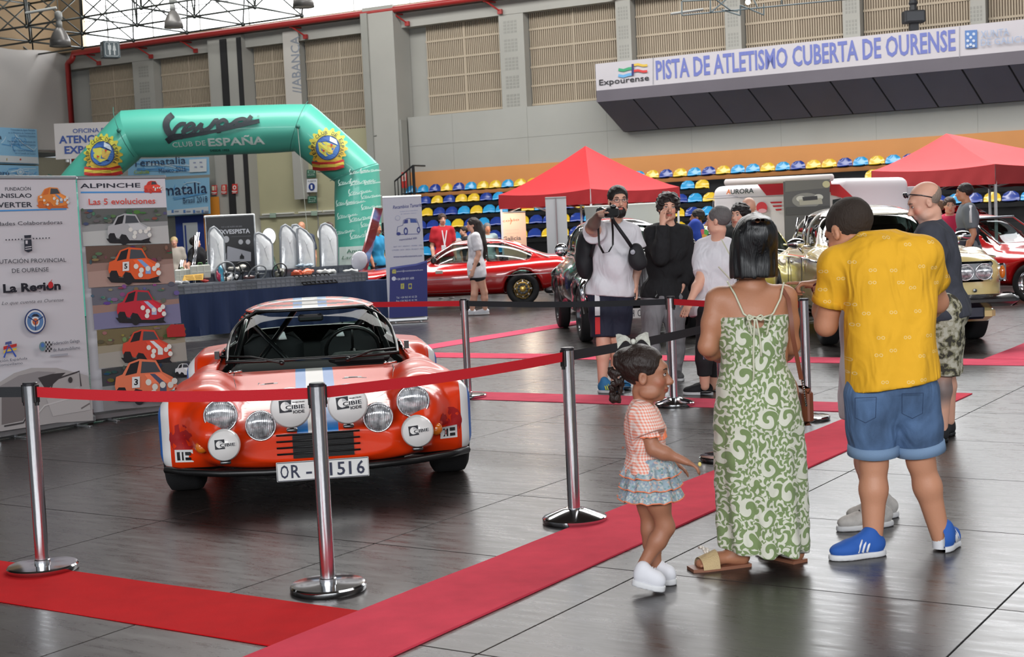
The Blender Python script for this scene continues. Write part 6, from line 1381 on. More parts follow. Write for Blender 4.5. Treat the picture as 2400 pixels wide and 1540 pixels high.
def A5(ar): c_ = (62, 92, 170); ar.text('OFICINA DE', (171, 312), (256, 309), 10, c_, bold=.015); ar.text('ATENCIÓN', (139, 336), (268, 332), 17, c_, bold=.03); ar.text('EXPOSITOR', (152, 360), (292, 356), 17, c_, bold=.03)
t = wallsign('office_sign', 'white hanging sign reading OFICINA and ATENCIÓN behind the teal arch', 'sign', ((126, 290), (300, 284), (302, 366), (131, 374)), (228, 222, 220), 0, A5, OP)
b = MB(); b.tube([hit(158, 374, *OP[:2]), hit(158, 380, *OP[:2])], .05, 6); b.build('sign_lamp', mat('pale_lamp_lens'), t, world=True)
FR = (206, 56, 52)
for px, lab, k in ((502, 'red and white fire hose sign beside the blue wall banner', 0), (525, 'red and white extinguisher sign, middle one of the wall row', 1), (550, 'red and white alarm button sign beside the dark pillar recess', 2)):
 y = 434.5 - (px - 500) * .06
 def AF(ar, px=px, y=y, k=k):
  if k == 0: ar.poly([(px - 5, y + 2), (px + 1, y + 2), (px + 1, y + 12), (px - 5, y + 12)], (226, 220, 190)); ar.line([(px + 4, y + 1), (px + 4, y + 12)], 1.5, (226, 220, 210))
  elif k == 1: ar.poly([(px - 3, y + 2), (px + 3, y + 2), (px + 3, y + 13), (px - 3, y + 13)], (226, 220, 200)); ar.line([(px, y + 4), (px, y + 12)], 2, FR)
  else: ar.ell(px, y + 8, 4.2, 5, (230, 226, 220)); ar.ell(px, y + 8, 2.2, 2.6, FR)
  ar.rect(px - 6, y + 16, px + 6, y + 18, (230, 226, 220)); ar.line([(px - 4, y + 20.5), (px + 4, y + 20)], 1.2, (236, 200, 196))
 wallsign('fire_sign', lab, 'sign', ((px - 6, y), (px + 6, y - .7), (px + 6, y + 22), (px - 6, y + 23)), FR, .35, AF)
def AE(ar): ar.poly([(943, 407), (951, 406), (951, 424), (943, 425)], (216, 206, 196)); ar.ell(947, 417, 2, 6, FR)
wallsign('fire_sign', 'red and white extinguisher sign behind the black stair rail', 'sign', ((941, 404), (953, 403), (953, 440), (941, 441)), FR, .62, AE)
GRN = (54, 96, 78)
def AX1(px, py, s2): return lambda ar: (ar.rect(px - 8, py - 4, px + 8, py + 2, (150, 190, 170)), ar.rect(px - 6, py - 3, px + 6, py + 1, GRN), ar.text('SALIDA', (px - 8, py + 8), (px + 8, py + 7), 3.4, (200, 220, 210)))
wallsign('exit_sign', 'small green emergency exit sign above the PUERTA 1 sign', 'sign', ((719, 398), (740, 397), (740, 416), (719, 417)), GRN, -.1, AX1(730, 404, 0))
wallsign('exit_sign', 'small green emergency exit sign below the PUERTA 1 sign', 'sign', ((721, 460), (742, 459), (742, 476), (721, 477)), GRN, -.1, AX1(732, 466, 0))
wallsign('exit_sign', 'pale small exit sign over the lit portholes, left of the pair', 'sign', ((632, 500), (646, 499.5), (646, 510), (632, 510.5)), (160, 184, 166), -.15, lambda ar: ar.text('SALIDA', (633, 505), (645, 504.5), 2.5, (226, 236, 228)))
wallsign('exit_sign', 'pale small exit sign over the lit portholes, nearest the arch leg', 'sign', ((729, 495), (743, 494.5), (743, 505), (729, 505.5)), (160, 184, 166), -.15, lambda ar: ar.text('SALIDA', (730, 500), (742, 499.5), 2.5, (226, 236, 228)))
wallsign('door_sign', 'white sign reading PUERTA 1 on the olive door', 'sign', ((719, 420), (743, 419), (743, 450), (719, 451)), (220, 222, 226), -.1, lambda ar: (ar.text('PUERTA', (722, 427), (741, 426), 4, (80, 90, 110)), ar.ell(731, 438, 7.5, 9, (36, 60, 130)), ar.text('1', (729, 442.5), (733, 442.3), 9, (236, 238, 242), bold=.03)))
# blue, orange and grey door zone at the end wall
b = MB(); ta0, ta1 = wt(412, 540, .4)[0], wt(478, 540, .4)[0]; tb1 = wt(514, 540, .4)[0]; z5 = wt(445, 505, .4)[1]; zo = wt(505, 461, .4)[1]
wbox(b, ta1, ta0, 0, z5, .3, .4); b.build('blue_door_panel', mat('royal_blue_panel', (38, 60, 132), rough=.6), wall)
b = MB(); wbox(b, tb1, ta1, 0, zo, .3, .38); b.build('orange_wall_panel', mat('orange_wall_panel', (222, 142, 50), rough=.6), wall)
b = MB(); td0, td1 = wt(430, 540, .42)[0], wt(463, 540, .42)[0]; wbox(b, td1, td0, 0, wt(445, 522, .42)[1], .4, .44); b.build('door_2', mat('pale_door', (186, 192, 196), rough=.5), wall)
b = MB(); wbox(b, wt(436, 540, .45)[0], wt(433, 540, .45)[0], .2, wt(434, 528, .45)[1], .44, .46); b.build('door_slot', mat('royal_blue_panel'), wall)
# ================================================================ stall with spare parts
A_, B_ = gnd(404, 803), gnd(918, 752); dT = unit(B_ - A_); LT = np.linalg.norm(B_ - A_); nT = np.array([-dT[1], dT[0], 0]); A_ = A_ - dT * .3; LT += .3
HT = .70
def TP(u, v, z=0.0): return A_ + dT * u + nT * v + np.array([0, 0, z])
def tu(px, py, v, z):
 q = hit(px, py, TP(0, v), -nT); return float((q - A_) @ dT), float(q[2])
RT_ = np.array([dT, nT, [0, 0, 1.0]]).T
t = thing('trestle_table', 'long trestle table under a navy cloth behind the orange coupe', 'table', TP(LT / 2, .5)); b = MB(); b.bbox(TP(LT / 2, .60, HT - .02), (LT - .04, 1.15, .03), .004, RT_); b.build('table_top', mat('grey_table_top', (120, 120, 122)), t, world=True)
for u in (.1, .55, 1.9, 2.5, 3.5):
 for v in (.1, 1.1): b = MB(); b.tube([TP(u, v, 0), TP(u, v, HT - .04)], .015, 6); b.build('leg', m_trim, t, world=True)
P = []; b = MB()
per = [(0.0, 1.2)] + [(0.0, .02)] + [(LT * i / 60, 0.0) for i in range(61)] + [(LT + .01, .02), (LT + .01, 1.2)]
for k in range(9):
 z = HT * (1 - k / 8) + .06 * (k / 8); r = []
 for i, (u, v) in enumerate(per): wv = (.035 * math.sin(i * 1.15) + .02 * math.sin(i * 2.7 + 1)) * k / 8; r.append(TP(u, v - wv - .02 * k / 8, z))
 P.append(r)
b.grid(P); b.box(TP(LT / 2, .6, HT + .002), (LT, 1.2, .006), RT_); o = b.build('tablecloth', mat('navy_table_cloth', (30, 46, 82), rough=.9, nz=.12, nscale=4, stretch=(6, 6, .5)), None, smooth=False, auto=60); tag(o, 'navy cloth hanging to the floor from the parts stall table', 'tablecloth')
m_crate = mat('grey_plastic_crate', (128, 132, 140), rough=.45); m_crated = mat('slate_plastic_crate', (82, 88, 98), rough=.5)
def crate(u, v, w_, d_, h_, m, lab, k):
 t = thing('plastic_crate', lab, 'crate', TP(u, v, HT + .006), math.atan2(dT[1], dT[0]), 'plastic crates on the parts stall')
 b = MB(); th = .006
 b.box((0, 0, .004), (w_, d_, .008))
 for s_ in (-1, 1): b.box((0, s_ * (d_ / 2 - th / 2), h_ / 2), (w_, th, h_)); b.box((s_ * (w_ / 2 - th / 2), 0, h_ / 2), (th, d_, h_))
 b.build('crate_wall', m, t)
 b = MB(); n = 4
 for z in (.01, h_ * .5, h_ - .012): b.box((0, -d_ / 2 - .004, z), (w_, .01, .008))
 for i in range(n + 1): b.box((-w_ / 2 + w_ * i / n, -d_ / 2 - .004, h_ / 2), (.008, .01, h_))
 b.box((0, 0, h_), (w_, .0, .0)) if False else None
 for s_ in (-1, 1): b.box((0, s_ * (d_ / 2), h_ - .006), (w_ + .02, .018, .012))
 b.build('crate_rib', m, t); return t
u = .16; k = 0
wd = [.42, .5, .40, .38, .36, .36, .40, .34, .36, .3]
while u < LT - .1 and k < len(wd):
 w_ = min(wd[k], LT - u - .01); crate(u + w_ / 2, .24, w_ - .01, .40, .13 + .02 * (k in (4, 5, 9)), m_crate if k % 3 else mat('mid_grey_crate', (112, 116, 122), rough=.45), 'grey parts crate number %d from the left in the front row of the stall' % (k + 1), k); u += w_; k += 1
for i, o in enumerate([o for o in COL.objects if o.name.startswith('plastic_crate')]): o['label'] = 'grey parts crate, %s from the left in the front row of the stall' % ORD[i]
us = [(1.4 + .42 * i, .42) for i in range(int((LT - 1.5) / .42))]
for i, (u, w_) in enumerate(us): crate(u + w_ / 2, .92, w_ - .012, .42, .26, m_crated, 'slate parts crate, %s from the left in the taller back row' % ORD[i], i)
RIS = .14
t = thing('display_riser', 'low grey display box under the loose parts behind the front crates', 'box', TP(LT / 2, .58, HT + .006), math.atan2(dT[1], dT[0])); b = MB(); b.bbox((0, 0, RIS / 2), (LT - .2, .24, RIS), .006); b.build('riser_box', m_crated, t)
# wrapped screens standing behind
def screen(name, lab, px, v, tilt=.0):
 pts = []
 for p in px: u_, z_ = tu(p[0], p[1], v, 0); pts.append((u_, z_))
 c = TP(np.mean([p[0] for p in pts]), v, 0); t = thing(name, lab, 'screen', c, group='wrapped curved screens'); zb_ = min(z_ for _, z_ in pts); poly = [(u_, HT + .03 if z_ < zb_ + .04 else z_) for u_, z_ in pts]
 b = MB(); cen = np.mean(np.array(poly), 0); rings = []; n = len(poly)
 for f, bl in ((1, 0), (.75, .03), (.45, .05), (.0, .055)): rings.append([TP(cen[0] + (p[0] - cen[0]) * f, v - bl + .008 * math.sin(i * 2.1 + f * 5), cen[1] + (p[1] - cen[1]) * f) for i, p in enumerate(poly)])
 rr = [r + [r[0]] for r in rings]; b.grid(rr); b.build('wrapped_screen', mat('plastic_wrapped_glass', (236, 240, 242), rough=.15, coat=.6, bump=.6, bscale=14, nz=.08, nscale=6), t, world=True, smooth=True)
 b = MB(); b.tube([TP(p[0], v, p[1]) for p in poly], .022, 7, closed=True); b.build('rubber_edge', mat('grey_rubber_edge', (150, 156, 162), rough=.3, coat=.3), t, world=True, smooth=True); return t
screen('wrapped_screen', 'wrapped screen in front of the black poster at the left', [(489, 614), (489, 545), (494, 536), (501, 532), (508, 538), (518, 548), (524, 560), (525, 614)], 1.25)
screen('wrapped_screen', 'low wrapped screen right of the black poster', [(600, 614), (597, 560), (598, 549), (605, 546), (618, 551), (632, 562), (637, 572), (638, 614)], 1.25)
screen('wrapped_screen', 'tall wrapped screen overlapping the leftmost visible portholes', [(656, 614), (657, 545), (660, 532), (668, 527), (680, 535), (690, 546), (694, 560), (694, 614)], 1.25)
screen('wrapped_screen', 'wrapped screen between the tall one and the arch leg', [(700, 614), (696, 550), (697, 537), (702, 533), (716, 542), (728, 555), (735, 570), (737, 614)], 1.18)
screen('wrapped_screen', 'wrapped screen beside the teal arch leg', [(750, 604), (749, 540), (753, 528), (761, 524), (775, 530), (785, 541), (789, 555), (789, 604)], 1.32)
screen('wrapped_screen', 'wrapped screen half hidden behind two taller ones', [(684, 605), (682, 540), (686, 528), (694, 527), (701, 532), (706, 545), (706, 605)], 1.45)
for k, (x0, y0, x1, y1) in enumerate(((397, 560, 432, 640), (397, 535, 425, 610), (424, 560, 428, 630), (440, 625, 462, 545), (446, 628, 456, 552))):
 lab = ('silver window strip leaning left, lowest', 'silver window strip leaning left, upper', 'upright silver window strip at the stall', 'silver window strip leaning right, longer', 'silver window strip leaning right, shorter')[k]
 u0, z0 = tu(x0, y0, 1.1, 0); u1, z1 = tu(x1, y1, 1.1, 0); z0 = z1 and min(z0, 9); t = thing('window_strip', lab + ' on the parts stall', 'trim', TP((u0 + u1) / 2, 1.1, 0), group='silver window strips'); b = MB(); b.tube([TP(u0, 1.1, HT + .02), TP(u1, 1.1, max(z1, HT))], .018, 7); b.tube([TP(u0 + .05, 1.12, HT + .02), TP(u1 + .05, 1.12, max(z1, HT))], .010, 6); b.build('strip_body', m_chrome, t, world=True, smooth=True)
def swheel(px, py, r, m, lab, spokes=3, tilt=.25, v=.5):
 u_, z_ = tu(px, py, v, 0); c = TP(u_, v, z_); t = thing('steering_wheel', lab, 'steering wheel', c, group='steering wheels on the stall'); rr = r / 150; R = RT_ @ rotx(math.pi / 2 + tilt)
 b = MB(); ring(b, c, rr, rr * .075, R, 32, 8); b.build('wheel_rim', m, t, world=True, smooth=True); b = MB(); b.lathe([(0, -.01), (rr * .22, -.01), (rr * .22, .015), (0, .02)], 16, c, R)
 for i in range(spokes): a = math.pi / 2 + .5 + i * 2 * math.pi / spokes; b.tube([c, c + R @ np.array([rr * math.cos(a), rr * math.sin(a), 0])], rr * .07, 6)
 b.build('wheel_spoke', m, t, world=True, smooth=True)
 b = MB(); b.tube([c - RT_ @ np.array([0, .02, 0]), np.array([c[0], c[1], HT + .02])], .012, 6); b.build('display_rod', m_trim, t, world=True)
swheel(528, 640, 27, mat('silver_grey_rim', (140, 144, 148), rough=.3, metal=.4), 'silver grey steering wheel at the left of the stall'); swheel(567, 637, 24, m_trim, 'thin black steering wheel over parts'); swheel(603, 642, 24, mat('grey_white_wheel', (120, 124, 126), rough=.4), 'grey steering wheel with pale three spoke hub', 3, .6); swheel(655, 637, 21, m_trim, 'small black steering wheel right of the grey one', 2)
u_, z_ = tu(841, 611, .7, 0); c = TP(u_, .7, z_); t = thing('clear_disc', 'round clear plastic disc cover at the right end of the stall', 'disc', c); b = MB(); b.lathe([(.165, 0), (.17, .02), (.155, .03), (.09, .055), (0, .06)], 32, c, RT_ @ rotx(math.pi / 2 + .15), caps=False); b.lathe([(.165, 0), (0, -.01)], 32, c, RT_ @ rotx(math.pi / 2 + .15), caps=False); b.build('disc_dish', mat('milky_plastic', (214, 214, 222), rough=.15, coat=.8, bump=.3, bscale=20), t, world=True, smooth=True)
b = MB(); b.tube([TP(u_, .75, HT + .02), c], .012, 6); b.build('disc_stand', m_trim, t, world=True)
# rack, note card, organiser boxes, packets
b = MB(); x0, z0 = tu(702, 660, .05, 0); R = RT_ @ rotx(-1.0);
t = thing('wire_rack', 'black wire grid rack lying on the stall edge', 'rack', TP(tu(742, 660, .05, 0)[0], .06, 0))
ua, ub = tu(702, 660, .06, 0)[0], tu(781, 655, .06, 0)[0]
for i in range(9): f = i / 8; b.tube([TP(ua + (ub - ua) * f + .04, .0, HT + .02), TP(ua + (ub - ua) * f - .04, .16, HT + .17)], .009, 5)
for j in range(5): f = j / 4; b.tube([TP(ua + .04 - .08 * f, .16 * f, HT + .02 + .15 * f), TP(ub + .04 - .08 * f, .16 * f, HT + .02 + .15 * f)], .009, 5)
b.build('rack_bar', m_trim, t, world=True)
t = thing('note_card', 'yellow handwritten card propped on the stall', 'card', TP(tu(455, 652, .35, 0)[0], .35, HT)); Pq = [tu(*p, .35, 0) for p in ((428, 658), (476, 656), (481, 641), (436, 645))]; b = MB(); b.add([TP(u_, .35 + (.05 if i > 1 else 0), z_) for i, (u_, z_) in enumerate(Pq)] + [TP(u_, .36 + (.05 if i > 1 else 0), z_) for i, (u_, z_) in enumerate(Pq)], [(0, 1, 2, 3), (7, 6, 5, 4), (0, 4, 5, 1), (1, 5, 6, 2), (2, 6, 7, 3), (3, 7, 4, 0)]); b.build('card_sheet', mat('yellow_card', (226, 176, 66), rough=.6), t, world=True)
ar = Art(TP(0, .345), dT, up=(0, 0, 1), n=-nT, eps=.003)
for k in range(3): ar.line([(433 + k, 648 + 3.4 * k), (452 + k, 647 + 3.4 * k)], .9, (80, 60, 30)); ar.line([(455 + k, 647 + 3.4 * k), (472, 646 + 3.4 * k)], .9, (80, 60, 30))
ar.build('handwriting', t)
def organiser(px0, px1, py0, py1, v, lab):
 u0, z0 = tu(px0, py1, v, 0); u1, _ = tu(px1, py1, v, 0); _, z1 = tu(px0, py0, v, 0); c = TP((u0 + u1) / 2, v, 0); t = thing('organiser_box', lab, 'box', c); b = MB(); b.bbox(TP((u0 + u1) / 2, v, (z0 + z1) / 2), (u1 - u0, .05, z1 - z0), .015, RT_); b.build('box_shell', mat('translucent_box', (196, 198, 188), rough=.3, coat=.4), t, world=True, auto=40)
 b = MB()
 for f in (.33, .66): b.box(TP(u0 + (u1 - u0) * f, v - .028, (z0 + z1) / 2), (.006, .006, z1 - z0 - .03), RT_)
 b.box(TP((u0 + u1) / 2, v - .028, (z0 + z1) / 2), (u1 - u0 - .03, .006, .006), RT_); b.build('box_divider', mat('pale_divider', (226, 226, 216)), t, world=True)
 b = MB(); b.tube([TP(u0 + (u1 - u0) * .4, v, z1), TP(u0 + (u1 - u0) * .42, v, z1 + .03), TP(u0 + (u1 - u0) * .6, v, z1 + .03), TP(u0 + (u1 - u0) * .62, v, z1)], .008, 6); b.build('box_handle', mat('green_clip', (96, 150, 80)), t, world=True)
organiser(447, 494, 622, 655, .55, 'translucent parts organiser box at the left of the stall'); organiser(410, 446, 632, 662, .60, 'lower translucent organiser box beside the yellow card')
rs = np.random.RandomState(5)
def lump(px, py, v, size, col, lab, name='parts_packet', gl=.25):
 u_, z_ = tu(px, py, v, 0); z_ = HT + .02 + (RIS if v < .7 else .27) + size[1] * .42; c = TP(u_, v, 0); t = thing(name, lab, 'packet', c, group='small parts on the stall'); S_ = SDF(TP(u_, v, z_) - [.3, .3, .16], TP(u_, v, z_) + [.3, .3, .16], .016)
 for i in range(4): S_.ell(TP(u_ + (rs.rand() - .5) * size[0] * .8, v + (rs.rand() - .5) * .06, z_ + (rs.rand() - .5) * size[1] * .6), (size[0] * .38, .06, size[1] * .42), k=.02)
 S_.wrinkle(.012, .03, int(px)); S_.build('packet_body', mat('packet_%d_%d_%d' % col, col, rough=gl, coat=.4), t)
for px, py, sx, sz, col, lab in ((697, 641, .16, .09, (222, 96, 60), 'orange and white blister packet, left one'), (722, 640, .22, .09, (228, 120, 84), 'orange and white blister packet, right one'), (765, 636, .26, .07, (222, 222, 216), 'white coiled hoses on the stall'), (555, 608, .2, .08, (210, 206, 196), 'pale bag between the wheels and the black poster'), (518, 625, .09, .22, (90, 170, 200), 'blue wrapped bundle inside the silver wheel'), (508, 632, .08, .18, (190, 60, 90), 'pink wrapped bundle inside the silver wheel'), (660, 645, .16, .12, (110, 108, 96), 'dull metal casting behind the small wheel'), (820, 644, .18, .05, (214, 214, 210), 'white packets near the clear disc'), (480, 668, .12, .04, (200, 60, 56), 'red cans at the front edge'), (525, 664, .14, .05, (226, 214, 206), 'white and orange cups at the front edge'), (420, 660, .22, .04, (190, 192, 196), 'clear bagged strips at the left end'), (460, 606, .2, .06, (206, 120, 96), 'orange trimmed white box at the far left'), (712, 612, .22, .04, (170, 190, 206), 'pale blue bag on the slate crates'), (545, 644, .12, .10, (214, 214, 214), 'white card behind the silver wheel'), (580, 655, .14, .06, (90, 60, 60), 'dark red parts under the thin wheel')): lump(px, py, .56 if py > 620 else .95, (sx, sz), col, lab)
# black poster board of the scooter meeting
Yq = 25.6; q0, q1 = at(487, 612, Yq), at(600, 608, Yq + .25); zt_ = at(487, 507, Yq)[2]
dq = unit((q1 - q0) * [1, 1, 0]); nq = np.cross(dq, [0, 0, 1.0]); Lq = np.linalg.norm((q1 - q0)[:2]); t = thing('event_poster', 'black event poster board lettered EXVESPISTA in plastic wrap', 'poster', q0 * [1, 1, 0]); b = MB(); M_ = q0 * [1, 1, 0] + dq * Lq / 2; R = np.array([dq, -nq, [0, 0, 1.0]]).T
b.bbox(M_ + [0, 0, (zt_ + .1) / 2], (Lq, .03, zt_ - .1), .005, R); b.build('poster_board', mat('black_poster', (26, 27, 32), rough=.4), t, world=True)
b = MB(); b.bbox(M_ + [0, 0, zt_ - .01] - nq * .005, (Lq + .05, .04, .05), .012, R); b.bbox(M_ + dq * (Lq / 2 + .01) + [0, 0, zt_ / 2], (.03, .04, zt_), .01, R); b.bbox(M_ - dq * (Lq / 2) + [0, 0, zt_ / 2], (.015, .036, zt_), .006, R); b.build('plastic_wrap', mat('plastic_wrapped_glass'), t, world=True)
ar = Art(M_ + nq * .0165, dq, n=nq, eps=.002); ar.text('10 E 11 DE XUÑO DE 2023', (519, 534), (567, 532), 3.4, (150, 152, 160)); ar.text('EXVESPISTA', (512, 549), (586, 546), 10, (214, 216, 224), bold=.03); ar.text('A CONCENTRACIÓN DE VESPAS DE OURENSE', (541, 556), (588, 554), 2, (130, 132, 140)); ar.ell(530, 561, 7, 8, (196, 198, 204)); ar.ell(564, 567, 5.5, 6, (190, 192, 198), n=14); ar.ell(581, 567, 5.5, 6, (190, 192, 198), n=14)
ar.poly([(533, 577), (588, 591), (588, 612), (525, 613)], (176, 178, 188)); ar.line([(531, 575), (531, 608)], 2, (26, 27, 32)); ar.poly([(562, 607), (562, 601), (565, 597), (566, 593), (568, 597), (572, 601), (572, 607)], (26, 27, 32)); ar.build('poster_print', t)
# ================================================================ people
SKIN = {'fair': (226, 172, 148), 'mid': (200, 142, 112), 'tan': (178, 122, 92), 'brown': (166, 112, 86)}
def skin_mat(k): return mat('skin_' + k, SKIN[k], rough=.5, attr='col', sss=.04, bump=.08, bscale=120)
def frame_of(yaw, pitch=0.0, roll=0.0):
 f = np.array([math.sin(yaw), -math.cos(yaw), 0]); s = np.array([math.cos(yaw), math.sin(yaw), 0]); u = np.array([0, 0, 1.0])
 f2 = f * math.cos(pitch) - u * math.sin(pitch); u2 = f * math.sin(pitch) + u * math.cos(pitch); s2 = s * math.cos(roll) + u2 * math.sin(roll); u3 = -s * math.sin(roll) + u2 * math.cos(roll)
 return np.array([s2, f2, unit(u3)])
def add_head(S, c, M, s, k=.015, ears=True, jaw=1.0, nose=1.0):
 L_ = lambda x, y, z: c + (M[0] * x + M[1] * y + M[2] * z) * s
 e = lambda p, r, kk=k, op='+': S.ell(L_(*p), np.array(r) * s, M, kk, op)
 e((0, -.018, .035), (.075, .094, .083), .0); e((0, .026, -.025), (.060, .064, .080), .03); e((0, .036, -.072), (.044 * jaw, .046, .036), .025); e((0, .066, -.098), (.020, .016, .014), .02)
 e((0, .072, .030), (.046, .022, .022), .02)
 for q in (-1, 1):
  e((q * .036, .062, -.030), (.022, .020, .022), .02); e((q * .047, .02, -.075), (.018, .04, .022), .02); e((q * .031, .094, .004), (.016, .013, .011), .010, '-')
  if ears: e((q * .077, -.006, -.010), (.012, .019, .031), .008); e((q * .086, -.002, -.010), (.006, .010, .018), .004, '-')
 S.cone(L_(0, .082, .010), L_(0, .104 + .008 * nose, -.030), .008 * s, .0135 * s, .012); e((0, .098, -.036), (.017, .010, .009), .008)
 e((0, .090, -.058), (.024, .011, .0065), .006); e((0, .088, -.070), (.020, .011, .0075), .006)
 return L_
def head_bits(par, L_, M, s, brow=(40, 28, 24), iris=(60, 40, 30), lips=True, eyes=True, look=(0, 0)):
 if eyes:
  for q in (-1, 1):
   c = L_(q * .031, .084, .003); b = MB(); b.sphere(c, np.array([.0135, .0055, .0062]) * s, 12, 8, (M * np.array([[1], [1], [1]])).T); o = b.build('eye', mat('eye_white', (214, 208, 204), rough=.3), par, world=True, smooth=True)
   c2 = c + M[0] * look[0] * s * .01 + M[1] * .0024 * s; b = MB(); b.sphere(c2, np.array([.0056, .0040, .0058]) * s, 10, 6, M.T); b.build('iris', mat('iris_%d' % iris[0], iris, rough=.15), o, world=True, smooth=True)
   b = MB(); b.tube([L_(q * (.031 + x), .0895 - abs(x) * .3, .0095 - x * x * 18) for x in (-.013, -.006, 0, .007, .014)], .0022 * s, 5); b.build('eyelash', mat('lash_dark', (30, 20, 18), rough=.7), o, world=True, smooth=True)
 if brow is not None:
  for q in (-1, 1):
   b = MB(); b.tube([L_(q * .016, .0905, .024), L_(q * .030, .0895, .030), L_(q * .046, .079, .025)], [.0035 * s, .0042 * s, .002 * s], 6); b.build('eyebrow', mat('brow_%d' % brow[0], brow, rough=.8), par, world=True, smooth=True)
def add_hand(S, w, d, n, th, sc=1.0, curl=.35, point=False, k=.006):
 d, n = unit(d), np.asarray(n, float); n = unit(n - d * (n @ d)); th = unit(np.asarray(th, float) - d * (np.asarray(th, float) @ d) - n * (np.asarray(th, float) @ n)); M = np.array([th, d, n])
 S.ell(w + d * .048 * sc, np.array([.040, .050, .016]) * sc, M, .012); S.cone(w - d * .02 * sc, w + d * .03 * sc, .024 * sc, .027 * sc, .015, flat=(n, 1.35))
 for i, (off, L) in enumerate(((.029, .074), (.010, .082), (-.009, .077), (-.027, .060))):
  b = w + d * .086 * sc + th * off * sc; a = curl * (0.15 if point and i == 0 else (2.6 if point else 1.0)); sp = th * off * 1.6; p = [b]; dd = unit(d + sp)
  for q, f in enumerate((.45, .32, .25)):
   ang = a * (.6 + q * .75) ; v = dd * math.cos(ang) + n * math.sin(ang); p.append(p[-1] + v * L * f * sc)
  S.chain(p, [.0095 * sc, .0088 * sc, .008 * sc, .007 * sc], k)
 b = w + d * .022 * sc + th * .030 * sc; p1 = b + (d * .5 + th * .75 + n * .25) * .040 * sc; p2 = p1 + (d * .85 + th * .2 + n * .35) * .034 * sc; S.chain([b, p1, p2], [.0135 * sc, .0105 * sc, .008 * sc], .008)
def shoe(par, heel, toe, z, w_, hgt, m_up, m_sole, name='shoe', pitch=0.0, L_=None, lace=None, stripes=None, ankle=None):
 h, t_ = np.array(heel, float), np.array(toe, float); h[2] = t_[2] = 0; d = unit(t_ - h); L = np.linalg.norm(t_ - h); sd = np.array([-d[1], d[0], 0]); zz = np.array([0, 0, 1.0]); dd = d * math.cos(pitch) - zz * math.sin(pitch); uu = zz * math.cos(pitch) + d * math.sin(pitch); M = np.array([sd, dd, uu])
 o0 = np.array([h[0], h[1], z]); Q = lambda x, y, q: o0 + sd * x + dd * y + uu * q; lo, hi = np.minimum(Q(-.08, -.04, -.1), Q(.08, L + .04, -.1)) - .04, np.maximum(Q(-.08, -.04, .2), Q(.08, L + .04, .2)) + .04
 S = SDF(lo, hi, .005); r = w_ / 2
 S.ell(Q(0, L * .24, .055), (r * .80, L * .25, .052), M, 0); S.ell(Q(0, L * .68, .040), (r * .98, L * .31, .036), M, .03); S.cone(Q(0, L * .22, .05), Q(0, L * .24, hgt), r * .72, r * .66, .02); S.cone(Q(0, L * .3, hgt * .85), Q(0, L * .62, .055), r * .55, r * .6, .03)
 S.cut(Q(0, 0, .016), -uu); o = S.build(name, m_up, par)
 S = SDF(lo, hi, .005); S.ell(Q(0, L * .25, .01), (r * .84, L * .27, .10), M, 0); S.ell(Q(0, L * .66, .01), (r * 1.02, L * .35, .10), M, .03); S.cut(Q(0, 0, .026), uu, .003); S.cut(Q(0, 0, 0), -uu, .003); S.build('sole', m_sole, o)
 if lace:
  b = MB()
  for i in range(4): f = .36 + .075 * i; zt = .055 + (hgt * .75 - .055) * (1 - i / 3.2) + .03; b.tube([Q(-r * .5, L * f, zt - .012), Q(0, L * (f + .01), zt + .004), Q(r * .5, L * f, zt - .012)], .003, 5)
  b.build('lace', lace, o, world=True, smooth=True)
 if stripes:
  for s_ in (-1, 1):
   for i in range(3): b = MB(); b.tube([Q(s_ * r * (.80 + .02 * i), L * (.40 + .08 * i), .03), Q(s_ * r * (.76), L * (.36 + .08 * i), .058), Q(s_ * r * .56, L * (.30 + .08 * i), .082)], .0055, 6); b.build('shoe_stripe', stripes, o, world=True, smooth=True)
 return o
